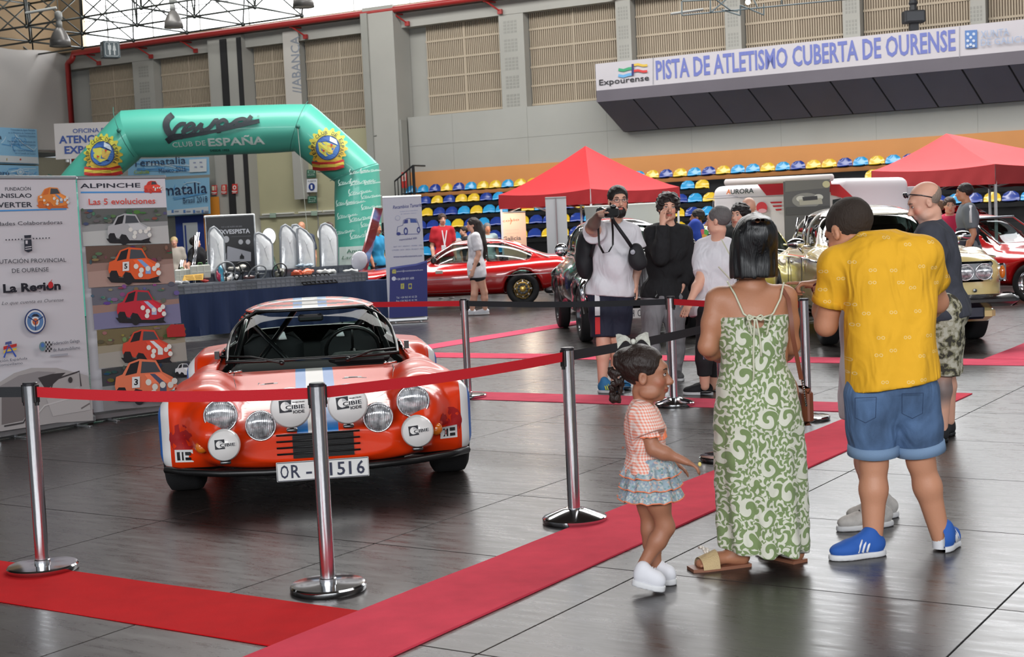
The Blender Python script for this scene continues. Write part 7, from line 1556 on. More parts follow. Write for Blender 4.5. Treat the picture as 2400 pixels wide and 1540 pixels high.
class Fig:
 def __init__(s, name, label, Y, J, H=1.75, skin='fair', fat=1.0, h=.009, group=None, hs=1.0, yaw=0, pitch=0, roll=0, arm=1.0, nk=1.0):
  s.nk = nk; s.J = {k: (at(*v[:2], Y + (v[2] if len(v) > 2 else 0)) if not isinstance(v, np.ndarray) else v) for k, v in J.items()}; s.H, s.h, s.fat, s.skin, s.Y = H, h, fat, skin, Y; J = s.J
  z0 = min(J[k][2] for k in ('aL', 'aR')); s.t = thing(name, label, 'person', np.array([(J['aL'] + J['aR'])[0] / 2, (J['aL'] + J['aR'])[1] / 2, 0]), group=group)
  s.hm = (J['hL'] + J['hR']) / 2; s.sm = (J['sL'] + J['sR']) / 2; s.X = unit(J['sL'] - J['sR']); s.Z = unit(s.sm - s.hm); s.Fd = unit(np.cross(s.Z, s.X)) * -1; s.Xh = unit(J['hL'] - J['hR'])
  s.M = np.array([unit(np.cross(s.Fd, s.Z)), s.Fd, s.Z]); s.HM = frame_of(yaw, pitch, roll); s.hc = J['head']; s.hs = hs; s.arm = arm
  P = np.array(list(J.values())); s.lo, s.hi = P.min(0) - .24, P.max(0) + .24; s.lo[2] = max(s.lo[2], -.02); s.bits = []
 def torso(s, S, e=0.0, k=.05, belly=0.0, hipw=1.0, chestw=1.0):
  H, f = s.H, s.fat; ax = s.Z; L = np.linalg.norm(s.sm - s.hm); M = s.M
  S.ell(s.hm + ax * .015 * H, np.array([.098 * hipw * f + e, .070 * f + e, .075 + e]) * 1.0 * np.array([H, H, H]) if False else np.array([.098 * H * hipw * f + e, .070 * H * f + e, .072 * H + e]), M, k)
  S.ell(s.hm + ax * L * .45 + s.Fd * belly * .4, np.array([.086 * H * f + e, .062 * H * f + e + belly * .5, .105 * H + e]), M, k); S.ell(s.hm + ax * L * .76, np.array([.098 * H * f * chestw + e, .066 * H * f + e, .092 * H + e]), M, k)
  S.cone(s.J['sL'] - s.X * .02 * H, s.J['sR'] + s.X * .02 * H, .036 * H + e * .7, None, k)
  S.cone(s.sm - ax * .02 * H, s.sm + ax * .030 * H, .050 * H + e * .6, .034 * H + e * .3, k)
 def limb(s, S, kind, q, f=2.0, e=0.0, k=.02, e2=None):
  H, J = s.H, s.J; ft = s.fat ** .6
  if kind == 'arm': P = [J['s' + q], J['e' + q], J['w' + q]]; R = [.031, .024, .0155]; mid = .36; bul = .0245; ft *= s.arm
  else: P = [J['h' + q], J['k' + q], J['a' + q]]; R = [.058, .033, .0225]; mid = .32; bul = .0335
  R = [r * H * ft for r in R]; pts = [P[0], (P[0] * .5 + P[1] * .5), P[1], P[1] * (1 - mid) + P[2] * mid, P[2]]; rs = [R[0], R[0] * .5 + R[1] * .5, R[1], bul * H * ft, R[2]]; par = [0, .5, 1, 1 + mid, 2]
  e2 = e if e2 is None else e2; out = []; ro = []
  for i in range(5):
   if par[i] <= f + 1e-6: out.append(pts[i]); ro.append(rs[i] + e + (e2 - e) * par[i] / max(f, .01))
   else:
    g = (f - par[i - 1]) / (par[i] - par[i - 1]); out.append(pts[i - 1] * (1 - g) + pts[i] * g); ro.append(rs[i - 1] * (1 - g) + rs[i] * g + e2); break
  S.chain(out, ro, k); return out, ro
 def body(s, hands=None, feet=None, head=True, belly=0, hipw=1.0, paint=(), jaw=1.0, ears=True, nose=1.0, bare=(), legs='LR'):
  S = SDF(s.lo, s.hi, s.h); s.torso(S, 0, belly=belly, hipw=hipw)
  for q in 'LR': s.limb(S, 'arm', q, k=.025)
  for q in legs: s.limb(S, 'leg', q, k=.03)
  S.cone(s.sm + s.Z * .02 * s.H, s.hc - s.HM[2] * .075 * s.hs - s.HM[1] * .022, .036 * s.H * s.fat ** .5 * s.nk, .047 * s.hs * s.nk, .02); s.L_ = add_head(S, s.hc, s.HM, s.hs, ears=ears, jaw=jaw, nose=nose)
  for q, a in (hands or {}).items(): add_hand(S, s.J['w' + q], *a[:3], **(a[3] if len(a) > 3 else {}))
  for q in 'LR':
   a = s.J['a' + q]; ft = (feet or {}).get(q)
   if ft is not None: d = unit(ft * np.array([1, 1, 0])); g = np.array([a[0], a[1], .0]); L = np.linalg.norm(ft[:2]); S.chain([a, g - d * .03 + [0, 0, .035]], [.036, .034], .02); S.chain([g - d * .03 + [0, 0, .045], g + d * L * .45 + [0, 0, .042], g + d * L * .72 + [0, 0, .028]], [.034, .033, .026], .02, flat=(np.array([0, 0, 1.0]), 1.2))
   if ft is not None:
    sd = np.array([-d[1], d[0], 0])
    for i, o_ in enumerate((-.030, -.015, 0, .014, .028)): c_ = g + d * L * (.80 - abs(o_) * .6) + sd * o_; S.cone(c_ - d * .03 + [0, 0, .026], c_ + [0, 0, .024], .010, .009, .004)
  base = np.array(lin(SKIN[s.skin])); HM, hc, hs = s.HM, s.hc, s.hs; rules = [(s.L_(0, .09, -.064), HM, np.array([.027, .02, .012]) * hs, tuple(int(c * m_) for c, m_ in zip(SKIN[s.skin], (.90, .60, .60))), .6)] + [(s.L_(q * .04, .07, -.03), HM, np.array([.02, .03, .018]) * hs, tuple(int(c * m_) for c, m_ in zip(SKIN[s.skin], (1.0, .84, .82))), 1.2) for q in (-1, 1)] + [(c_ if isinstance(c_, np.ndarray) else s.L_(*c_), HM, np.array(r) * hs, cl_, sf) for c_, r, cl_, sf in paint]
  def pf(V):
   C = np.tile(base, (len(V), 1))
   for c_, M, r, cl_, sf in rules: dd = np.sqrt((((V - c_) @ M.T / r) ** 2).sum(1)); a = np.clip((1 + sf * .5 - dd) / sf, 0, 1)[:, None]; C = C * (1 - a) + np.array(lin(cl_)) * a
   return C
  s.o = S.build('body', skin_mat(s.skin), s.t, paint=pf); return s.o
 def bits_(s, **k): head_bits(s.t, s.L_, s.HM, s.hs, **k)
 def sub(s, S, kind, q, f, e, e2, k, wr, seed):
  T = SDF(s.lo, s.hi, s.h); o_, r_ = s.limb(T, kind, q, f, e, .02, e2)
  if wr: T.wrinkle(wr * .8, .06, seed + 1, (1, 1, .55))
  d = unit(o_[-1] - o_[-2]); T.cut(o_[-1], d, .003); S.put((slice(None),) * 3, T.d, k, '+'); return o_[-1], d, q, r_[-1]
 def shirt(s, m, sleeve=.75, hem=.10, e=.016, belly=0, wr=.006, name='shirt', flare=.0, neck=.045, seed=1, es=None, hood=False, collar=True, cutn=None, chestw=1.0, hipw=1.0, hemtilt=0.0):
  S = SDF(s.lo, s.hi, s.h); s.torso(S, e, belly=belly, chestw=chestw, hipw=hipw); d_ = s.hm - s.Z * hem; S.ell(s.hm - s.Z * hem * .5, np.array([.100 * s.H * s.fat * hipw + e + flare + .012, .074 * s.H * s.fat + e + flare + .012, .10 * s.H + hem * .5]), s.M, .04)
  if hood: S.ell(s.sm + s.Z * .02 - s.Fd * .08, (.13, .07, .07), s.M, .04)
  if wr: S.wrinkle(wr * 1.3, .05, seed, (1, 1, .6))
  S.cut(d_, -s.Z + s.X * hemtilt, .006)
  for q in 'LR': s.sub(S, 'arm', q, sleeve, e + .004, es if es is not None else e + .008, .035, wr, seed)
  if neck: S.ell(s.sm + s.Z * (.045 * s.H + .012) + s.Fd * .02, (neck * 1.25, neck * 1.2, .05), s.M, .008, '-')
  o = S.build(name, m, s.t)
  if collar:
   R = np.array([s.M[0], s.M[1], s.Z]).T; b = MB(); c_ = s.sm + s.Z * (.030 * s.H) + s.Fd * .008; b.tube([c_ + R @ np.array([.062 * s.hs * math.cos(a), .060 * s.hs * math.sin(a), -.018 * math.sin(a)]) for a in np.linspace(0, 2 * math.pi, 25)[:-1]], .006, 6, closed=True); b.build('collar', m, o, world=True, smooth=True)
  return o
 def pants(s, m, f=2.0, e=.02, e2=None, wr=.005, name='trousers', top=-.005, seed=3, hipw=1.0):
  S = SDF(s.lo, s.hi, s.h); S.ell(s.hm + s.Z * .015 * s.H, np.array([.100 * s.H * s.fat * hipw + e, .072 * s.H * s.fat + e, .085 * s.H + e]), s.M, .04); S.ell(s.hm + s.Z * .01, np.array([.090 * s.H * s.fat + e * .6, .066 * s.H * s.fat + e * .6, .10 * s.H]), s.M, .04); ends = []
  if wr: S.wrinkle(wr, .06, seed, (1, 1, .7))
  S.cut(s.hm + s.Z * top, s.Z, .006)
  for q in 'LR': ends.append(s.sub(S, 'leg', q, f, e, e2, .02, wr, seed))
  s.pe = ends; return S.build(name, m, s.t)
 def hair(s, col, prims=(), e=.010, face=True, wr=.003, sc=.012, line=.0, name='hair', cut=(), rough=.45, rise=0.0):
  s_, M = s.hs, s.HM; S = SDF(s.hc - .30 * s_ - np.array([0, 0, .1]), s.hc + .26 * s_, min(s.h, .008)); L_ = s.L_
  S.ell(L_(0, -.020, .037 + rise), np.array([.076 + e, .094 + e, .083 + e]) * s_, M, 0)
  for c_, r, k in prims: S.ell(L_(*c_), np.array(r) * s_, M, k)
  S.ell(L_(0, .110, -.045 + line), np.array([.080, .075, .095]) * s_, M, .01, '-')
  if face:
   for q in (-1, 1): S.ell(L_(q * .085, .02, -.035), np.array([.03, .028, .040]) * s_, M, .01, '-')
   S.ell(L_(0, -.03, -.125), np.array([.09, .10, .085]) * s_, M, .01, '-') if not prims else None
  for c_, r in cut: S.ell(L_(*c_), np.array(r) * s_, M, .008, '-')
  if wr: S.wrinkle(wr, sc, 5, (1, 1, 1))
  return S.build(name, mat('hair_%d_%d_%d' % col, col, rough=rough, bump=.6, bscale=160, stretch=(1, 1, .25), spec=.4), s.t)
def glasses(par, L_, col=(40, 60, 90), r=.019, w=.0016):
 m = mat('glasses_frame_%d' % col[0], col, rough=.3); b = MB()
 for q in (-1, 1): b.tube([L_(q * .032 + r * 1.15 * math.cos(a), .100 - .01 * abs(math.cos(a)) * (q * math.cos(a) > 0), .003 + r * .85 * math.sin(a)) for a in np.linspace(0, 2 * math.pi, 17)[:-1]], w, 5, closed=True); b.tube([L_(q * .055, .092, .006), L_(q * .076, .04, .004), L_(q * .080, -.01, .0)], w, 5)
 b.tube([L_(-.012, .103, .008), L_(.012, .103, .008)], w, 5); b.build('glasses', m, par, world=True, smooth=True)
def std(px, py, Y, H, yaw, **ov):
 g = gnd(px, py); Y = g[1] if Y is None else Y; g = at(px, py, Y); g[2] = 0; f = np.array([math.sin(yaw), -math.cos(yaw), 0]); l = np.array([math.cos(yaw), math.sin(yaw), 0]); Q = lambda a, b_, z: g + l * a * H + f * b_ * H + np.array([0, 0, z * H])
 J = dict(head=Q(0, .02, .928), sL=Q(.100, 0, .805), sR=Q(-.100, 0, .805), eL=Q(.130, -.02, .625), eR=Q(-.130, -.02, .625), wL=Q(.135, .04, .475), wR=Q(-.135, .04, .475), hL=Q(.052, 0, .515), hR=Q(-.052, 0, .515), kL=Q(.060, .015, .275), kR=Q(-.060, .015, .275), aL=Q(.065, -.01, .05), aR=Q(-.065, -.01, .05))
 for k, v in ov.items(): J[k] = at(v[0], v[1], Y + (v[2] if len(v) > 2 else 0)) if len(v) > 1 and v[0] > 5 else Q(*v)
 return Y, J, f, l
R_ = math.radians
m_white_c = mat('white_cotton', (226, 224, 230), rough=.85, nz=.03, nscale=20, bump=.1, bscale=200, folds=.4)
# ---------------------------------------------------------------- small girl walking right
Y = 5.72
F = Fig('small_girl', 'small girl in pink gingham blouse and grey ruffled skirt walking right', Y, dict(head=(1513, 877), sL=(1512, 975, .09), sR=(1505, 975, -.09), eL=(1535, 1050, .13), eR=(1532, 1052, -.12), wL=(1570, 1080, .12), wR=(1596, 1077, -.13), hL=(1518, 1118, .055), hR=(1526, 1118, -.055), kL=(1524, 1243, .06), kR=(1560, 1236, -.04), aL=(1540, 1345, .06), aR=(1502, 1333, -.05)), H=1.0, skin='brown', h=.005, hs=.94, yaw=R_(80), pitch=R_(3), fat=1.0, arm=1.05, nk=.74)
F.body(hands={'R': ((.9, .0, -.45), (-.3, 0, -.9), (0, .6, .3), dict(sc=.62, curl=.5)), 'L': ((.8, 0, -.5), (-.3, 0, -.9), (0, -.6, .3), dict(sc=.62))}, nose=.6)
F.bits_(brow=(52, 36, 28), look=(.0, -.1))
F.hair((40, 28, 24), prims=[((0, -.03, .05), (.084, .095, .075), .02), ((0, -.10, .055), (.045, .042, .05), .02)], e=.005, wr=.002, cut=[((0, .10, -.02), (.1, .06, .11)), ((0, -.02, -.115), (.1, .1, .07))], line=.01)
S = SDF(F.hc + [-.22, -.12, -.16], F.hc + [.0, .12, .12], .005); rs = np.random.RandomState(4)
for i in range(46):
 a, u = rs.rand() * 6.28, rs.rand(); c_ = F.L_(0, -.125, .03 - .15 * u) + np.array([math.cos(a) * .026, math.sin(a) * .032, 0]) * (1.1 - .6 * u); S.ell(c_, (.011, .011, .015), k=.006)
S.wrinkle(.003, .008, 2); S.build('curly_ponytail', mat('hair_40_28_24'), F.t)
b = MB(); q0 = F.L_(0, -.055, .135)
for s_ in (-1, 1):
 P = []
 for i in range(7): f = i / 6; P.append([q0 + np.array([s_ * (.012 + .055 * f), .0 + .01 * s_, .006 + .016 * math.sin(f * 3)]) + np.array([0, (v - .5) * (.018 + .05 * f), (v - .5) * .02 * (1 + f) + .006 * math.sin(v * 9 + f * 5)]) for v in np.linspace(0, 1, 5)])
 b.grid(P)
b.sphere(q0 + [0, 0, .004], .012, 10, 6); b.build('hair_bow', mat('pale_floral_bow', (196, 196, 186), rough=.7, nz=.25, nscale=60), F.t, world=True, smooth=True)
m_ging = mat('pink_gingham', (226, 168, 150), rough=.85, folds=.5); g = NG(m_ging); _, o = g.xyz(); sq = lambda v: g.m('GREATER_THAN', g.m('SINE', g.m('MULTIPLY', v, 520.0)), 0.0)
xx = g.m('ADD', o[0], g.m('MULTIPLY', o[1], .7)); a_ = g.m('MULTIPLY', g.m('ADD', sq(xx), sq(o[2])), .5); g.base(g.mix(a_, (238, 222, 214), (232, 140, 116)))
F.shirt(m_ging, sleeve=.55, hem=-.03, e=.014, wr=.005, es=.034, neck=.03, name='blouse', seed=7, collar=False)
m_orr = mat('orange_ruffle', (240, 136, 96), rough=.8)
def frill(par, name, m, cen, r0, r1, z0, z1, n, amp, seed=0, trim=None, ry=.8, a0=0, a1=2 * math.pi):
 rs = np.random.RandomState(seed); ph = rs.rand(3) * 6; P = []
 for i in range(7):
  f = i / 6; r = []
  for j in range(121): a = a0 + (a1 - a0) * j / 120; w = amp * f * (math.sin(a * n + ph[0]) + .5 * math.sin(a * n * 1.7 + ph[1])); rr = r0 + (r1 - r0) * f ** .7 + w * .7; r.append(cen + np.array([rr * math.cos(a), rr * ry * math.sin(a), z0 + (z1 - z0) * f + w * .5]))
  P.append(r)
 b = MB(); b.grid(P); o = b.build(name, m, par, world=True, smooth=True)
 if trim: b = MB(); b.tube(P[-1], .0028, 5); b.build('ruffle_trim', trim, o, world=True, smooth=True)
 return o
m_flo = mat('grey_floral_cloth', (150, 160, 168), rough=.85); g = NG(m_flo); co, o = g.xyz(); v = g.n('ShaderNodeTexVoronoi'); v.inputs['Scale'].default_value = 120; g.l(co, v.inputs['Vector']); r_ = g.n('ShaderNodeValToRGB'); r_.color_ramp.interpolation = 'CONSTANT'; el = r_.color_ramp.elements; el[0].color = (*lin((150, 168, 178)), 1); el[1].position = .45; el[1].color = (*lin((186, 192, 190)), 1)
for p_, c_ in ((.65, (120, 150, 150)), (.78, (196, 170, 160)), (.88, (140, 150, 170))): e_ = el.new(p_); e_.color = (*lin(c_), 1)
sp = g.n('ShaderNodeSeparateXYZ'); g.l(v.outputs['Color'], sp.inputs[0]); g.l(sp.outputs[0], r_.inputs[0]); g.base(r_.outputs[0])
hc_ = F.hm + np.array([.003, 0, 0]); zt = at(1520, 1068, Y)[2]; zb = at(1520, 1155, Y)[2]
S = SDF(hc_ + [-.16, -.14, -.14], hc_ + [.16, .14, .14], .006); S.stack([(zb + .03, hc_[0], hc_[1], .088, .112), ((zt + zb) / 2, hc_[0], hc_[1], .095, .116), (zt, hc_[0] - .005, hc_[1], .086, .108)], k=0); sk = S.build('skirt', m_flo, F.t)
for i in range(3): z0 = zt - .012 - i * .048; frill(sk, 'skirt_ruffle', m_flo, np.array([hc_[0], hc_[1], 0]), .086 + .008 * i, .118 + .007 * i, z0, z0 - .062, 13, .008, i, m_orr, ry=1.2)
c_ = F.sm + np.array([.045, -.02, .02]); frill(F.t, 'neck_ruffle', m_orr, np.array([c_[0], c_[1], 0]), .012, .040, F.sm[2] + .025, F.sm[2] - .09, 9, .006, 5, None, ry=1.6)
for q in 'RL': p = F.J['s' + q] * .45 + F.J['e' + q] * .55; frill(F.t, 'cuff_ruffle', m_ging, np.array([p[0], p[1], 0]), .032, .046, p[2] + .02, p[2] - .008, 9, .004, 6, m_orr, ry=1)
for i in range(3): b = MB(); q = at(1466 - 3 * i, 985 + 32 * i, Y - .03); b.sphere(q, .005, 8, 6); b.build('button', mat('brown_button', (150, 90, 70)), F.t, world=True)
m_sw, m_sole = mat('white_canvas', (224, 224, 230), rough=.8), mat('white_rubber_sole', (216, 216, 218), rough=.5)
g0 = at(1470, 1380, Y - .07); shoe(F.t, at(1478, 1300, Y - .06), at(1556, 1300, Y - .09), .032, .062, .078, m_sw, m_sole, pitch=R_(12), lace=m_sw)
shoe(F.t, at(1530, 1300, Y + .07), at(1583, 1300, Y + .03), .0, .060, .07, m_sw, m_sole, lace=m_sw)
b = MB(); b.sphere(at(1640, 1088, Y - .13), (.007, .005, .009), 8, 6); b.build('held_sweet', mat('yellow_sweet', (230, 210, 120)), F.t, world=True)
# ---------------------------------------------------------------- woman in the patterned dress, from behind
Y = 6.02
F = Fig('woman', 'woman with straight black hair seen from behind in a green and cream patterned strappy dress', Y, dict(head=(1768, 572, -.02), sL=(1680, 702, .0), sR=(1842, 697, .02), eL=(1659, 812, -.02), eR=(1852, 810, .06), wL=(1686, 838, .16), wR=(1815, 850, .26), hL=(1735, 925, .0), hR=(1820, 925, .02), kL=(1738, 1115, .03), kR=(1822, 1105, .03), aL=(1722, 1300, 0), aR=(1853, 1272, .05)), H=1.56, skin='tan', h=.0065, hs=.98, yaw=R_(-172), fat=1.04, arm=1.0, nk=.9)
F.M = np.array([[-1.0, 0, 0], [0, 1.0, 0], [0, 0, 1.0]]); F.Fd = np.array([0, 1.0, 0])
F.body(hands={'L': ((.5, .7, -.1), (.3, 0, .9), (0, .5, .8), dict(sc=.85, curl=.5)), 'R': ((-.6, .6, 0), (0, 0, .9), (0, .5, .8), dict(sc=.85, curl=.5))}, feet={'L': np.array([-.205, -.05, 0]), 'R': np.array([-.10, .17, 0])}, ears=False)
F.bits_()
X = lambda px, py, dy=0: at(px, py, Y + dy)
S = SDF(X(1690, 670) - [.05, .16, 0.02], X(1840, 490) + [.05, .16, .02], .006); hz = [(650, 1713, 1816), (600, 1712, 1817), (560, 1717, 1815), (530, 1728, 1806), (510, 1744, 1789)]
S.stack([(X(1765, y)[2], (X(a, y)[0] + X(b_, y)[0]) / 2, Y - .015, (X(b_, y)[0] - X(a, y)[0]) / 2 + .004, .125 if y < 600 else .11) for y, a, b_ in hz] + [(X(1766, 501)[2], X(1766, 501)[0], Y - .02, .012, .02)], k=0, p=2.3)
S.ell(F.L_(0, -.015, .036), (.086, .106, .094), F.HM, .02); S.ell(F.L_(0, .12, -.06), (.07, .08, .12), F.HM, .02, '-'); S.wrinkle(.0022, .012, 3, (1.2, 1.2, .06)); S.build('hair', mat('straight_black_hair', (14, 14, 17), rough=.32, spec=.5, bump=.4, bscale=260, stretch=(1, 1, .03)), F.t)
# dress pattern: rings, scrolls and florets between dots, cream on green
m_dr = mat('green_cream_scroll_cloth', (130, 150, 100), rough=.8, sheen=.2, folds=.35); g = NG(m_dr); co, o = g.xyz()
nzt = g.n('ShaderNodeTexNoise'); nzt.inputs['Scale'].default_value = 9; nzt.inputs['Detail'].default_value = 1; g.l(co, nzt.inputs['Vector']); cc = g.n('ShaderNodeVectorMath', operation='MULTIPLY_ADD'); g.l(nzt.outputs['Color'], cc.inputs[0]); cc.inputs[1].default_value = (.055, .0, .055); g.l(co, cc.inputs[2])
mp = g.n('ShaderNodeMapping'); mp.inputs['Scale'].default_value = (1, .25, .8); g.l(cc.outputs[0], mp.inputs[0])
def rings_(scale, freq, thr, dist=1.0):
 v = g.n('ShaderNodeTexVoronoi'); v.inputs['Scale'].default_value = scale; v.inputs['Randomness'].default_value = .75; g.l(mp.outputs[0], v.inputs['Vector']); d = g.m('MULTIPLY', v.outputs['Distance'], freq)
 sub = g.n('ShaderNodeVectorMath', operation='SUBTRACT'); g.l(mp.outputs[0], sub.inputs[0]); g.l(v.outputs['Position'], sub.inputs[1]); s3 = g.n('ShaderNodeSeparateXYZ'); g.l(sub.outputs[0], s3.inputs[0]); an = g.m('ARCTAN2', s3.outputs[2], s3.outputs[0])
 return g.m('GREATER_THAN', g.m('SINE', g.m('ADD', d, g.m('MULTIPLY', an, dist))), thr), v
A1_, v1 = rings_(10.5, 15, -.10, 1.0); A2_, v2 = rings_(25, 9, .15, 3.0); dsel = g.m('LESS_THAN', v1.outputs['Distance'], .40); pat = g.m('MAXIMUM', g.m('MULTIPLY', A1_, dsel), g.m('MULTIPLY', A2_, g.m('SUBTRACT', 1.0, dsel)))
g.base(g.mix(pat, (122, 142, 92), (214, 214, 198)))
prof = [(738, 1681, 1848), (790, 1684, 1846), (840, 1691, 1838), (890, 1684, 1857), (950, 1676, 1873), (1020, 1674, 1882), (1120, 1678, 1888), (1220, 1683, 1890), (1292, 1690, 1889)]
S = SDF(X(1660, 1300) - [.03, .24, .02], X(1900, 725) + [.03, .24, .02], .007)
S.stack([(X(1765, y)[2], (X(a, y)[0] + X(b_, y)[0]) / 2, Y + (.0 if y > 850 else -.005), (X(b_, y)[0] - X(a, y)[0]) / 2, dp) for (y, a, b_), dp in zip(prof, (.138, .142, .138, .14, .155, .155, .15, .155, .165))], k=0, p=2.3)
def fold(S, amp, n, z0, z1):
 Xg, Yg, Zg = S.ax[0][:, None, None], S.ax[1][None, :, None], S.ax[2][None, None, :]; c0 = (X(1783, 1100)[0], Y); a = np.arctan2(Yg - c0[1], Xg - c0[0]); S.d = (S.d + (np.sin(a * n + 1.2 * np.sin(Zg * 3)) * amp * np.clip((z1 - Zg) / (z1 - z0), 0, 1)).astype(np.float32))
fold(S, .012, 9, .05, .75); S.wrinkle(.0025, .05, 9, (.5, .5, 2.0))
S.ell(X(1780, 752, -.14), (.062, .05, .062), k=.01, op='-');
zl = X(1700, 1275)[2]; S.cut(np.array([X(1700, 1280)[0], Y, zl - .01]), unit(np.array([-.13, .05, -1.0])), .004)
dr = S.build('dress', m_dr, F.t)
m_strap = mat('cream_cord', (206, 206, 182), rough=.7)
sk_y = lambda px, py: X(px, py)
def onback(px, py, off=.0):
 q = S0.march(at(px, py, Y - .35), at(px, py, Y) - at(px, py, Y - .35)); return q - np.array([0, off, 0])
S0 = SDF(F.lo, F.hi, .008); F.torso(S0, .002)
for q in 'LR': F.limb(S0, 'arm', q, 1.0, .002, .03)
S0.cone(F.sm, F.sm + F.Z * .1, .05, .045, k=.03); S0.stack([(X(1765, y)[2], (X(a, y)[0] + X(b_, y)[0]) / 2, Y - .005, (X(b_, y)[0] - X(a, y)[0]) / 2, .138) for y, a, b_ in prof[:4]], k=.01, p=2.3)
for pts in ([(1704, 660), (1722, 690), (1742, 735), (1752, 742)], [(1836, 663), (1828, 700), (1812, 733), (1805, 740)], [(1752, 742), (1768, 750), (1792, 742), (1806, 738)], [(1752, 742), (1766, 742), (1806, 752)], [(1768, 748), (1766, 790), (1765, 840), (1766, 870), (1763, 920)], [(1772, 748), (1780, 790), (1784, 835)], [(1752, 744), (1758, 765), (1762, 785)], [(1806, 740), (1800, 765), (1796, 785)]):
 fine = []
 for i in range(len(pts) - 1):
  for f in (0, .34, .67): fine.append(tuple(np.array(pts[i]) * (1 - f) + np.array(pts[i + 1]) * f))
 fine.append(pts[-1]); b = MB(); b.tube([onback(x, y, .008) for x, y in fine], .0042, 6); b.build('shoulder_strap', m_strap, dr, world=True, smooth=True)
for a0, sgn in (((1764, 744), -1), ((1772, 744), 1)): b = MB(); b.tube([onback(a0[0] + sgn * 14 * math.sin(u) , a0[1] - 6 * math.sin(2 * u), .014) for u in np.linspace(0, math.pi, 9)], .004, 6); b.build('bow_loop', m_strap, dr, world=True, smooth=True)
m_san, m_beige = mat('tan_sandal_sole', (140, 92, 70), rough=.5), mat('straw_sandal_band', (204, 178, 134), rough=.8, bump=.5, bscale=200)
for q, d in (('L', np.array([-.205, -.05, 0])), ('R', np.array([-.10, .17, 0]))):
 a = F.J['a' + q] * [1, 1, 0]; L = np.linalg.norm(d); u = d / L; sd = np.array([-u[1], u[0], 0]); b = MB(); P = [(-.040, -.05), (.040, -.05), (.048, .06), (.052, L * .75), (.040, L * 1.02), (-.040, L * 1.02), (-.048, L * .75), (-.044, .06)]; b.prism(P, a - u * .01, sd, u, (0, 0, 1), .014); o = b.build('sandal', m_san, F.t, world=True, auto=30)
 b = MB(); PP = []
 for i in range(5): f = L * (.42 + .09 * i); PP.append([a + u * f + sd * .056 * math.cos(t_) + np.array([0, 0, .010 + .072 * math.sin(t_) - .028 * i / 4 * math.sin(t_)]) for t_ in np.linspace(0, math.pi, 13)])
 b.grid(PP); b.build('sandal_band', m_beige, o, world=True, smooth=True)
 for i in range(14): b = MB(); rs = np.random.RandomState(i); b.sphere(a + u * L * (.60 + .14 * rs.rand()) + sd * (-.030 + .060 * rs.rand()) + np.array([0, 0, .078 + .02 * rs.rand()]), .007, 8, 6); b.build('pearl', mat('pearl', (226, 216, 206), rough=.15, coat=.6), o, world=True, smooth=True)
# brown bag strap and held dark tablet
t = thing('shoulder_bag', 'brown leather shoulder bag strap with small chain on the woman in the green dress', 'bag', X(1880, 900) * [1, 1, 0] + [0, 0, .7]); b = MB(); st = [onback(1832, 676, .012), onback(1846, 700, .012)] + [X(1853, 740, -.10), X(1858, 790, -.09), X(1868, 840, -.06), X(1878, 890, -.02)]; P = [[p + [-.008, 0, 0], p + [.010, 0, 0]] for p in st]; b.grid(P); b.grid([[p + [.010, .006, 0], p + [-.008, .006, 0]] for p in st]); b.build('strap', mat('brown_leather', (120, 66, 44), rough=.5), t, world=True, smooth=True)
b = MB(); b.bbox(X(1886, 950, .10), (.05, .16, .16), .02); b.build('bag_body', mat('brown_leather'), t, world=True, auto=40); b = MB(); ch = [X(1880, 892, -.02) * (1 - f) + X(1890, 950, .02) * f for f in np.linspace(0, 1, 12)]
for p in ch: b.sphere(p, .006, 6, 4)
o = b.build('chain', m_chrome, t, world=True); tag(o, kind='stuff')
t = thing('tablet', 'dark tablet held at the left side of the woman in the green dress', 'tablet', X(1672, 800, .14)); b = MB(); b.bbox((0, 0, 0), (.10, .012, .14), .004, rotx(.3) @ rotz(.5)); b.build('tablet_body', mat('dark_tablet', (30, 30, 40), rough=.2), t); b = MB(); b.bbox((0, .008, -.002), (.106, .006, .146), .003, rotx(.3) @ rotz(.5)); b.build('tablet_case', mat('lilac_case', (150, 140, 170)), t)
# ---------------------------------------------------------------- man in the yellow shirt
Y = 6.1
F = Fig('man_in_yellow', 'man bending forward in yellow printed shirt, rolled denim shorts and blue striped trainers', Y, dict(head=(1990, 543, .20), sL=(1966, 625, .08), sR=(2160, 600, .02), eL=(1936, 762, .16), eR=(2196, 708, .16), wL=(1922, 668, .34), wR=(2150, 745, .40), hL=(2045, 925, -.02), hR=(2137, 918, -.02), kL=(2048, 1085, .02), kR=(2158, 1080, .02), aL=(2046, 1278, .0), aR=(2207, 1268, .04)), H=1.72, skin='mid', h=.0075, hs=1.18, yaw=R_(-148), pitch=R_(28), roll=R_(4), fat=1.0, arm=1.14)
F.M = np.array([[-1.0, .0, 0], [0, 1.0, 0], [0, 0, 1.0]]); F.M[2] = F.Z; F.M[0] = -unit(np.cross([0, 1.0, 0], F.Z)); F.Fd = np.array([0, 1.0, 0])
F.body(hands={'L': ((-1, .25, .12), (0, 0, -1), (.0, .4, .2), dict(sc=.95, curl=.55, point=True)), 'R': ((-.5, .7, .2), (0, 0, 1), (-.5, 0, .5), dict(sc=.95))}, hipw=.84, paint=[((0, .05, -.08), (.06, .05, .035), (110, 80, 66), .8)])
F.bits_(brow=(46, 34, 28)); F.hair((52, 42, 36), e=.004, wr=.0012, rough=.8, line=-.01, cut=[((0, .02, -.12), (.12, .12, .065))])
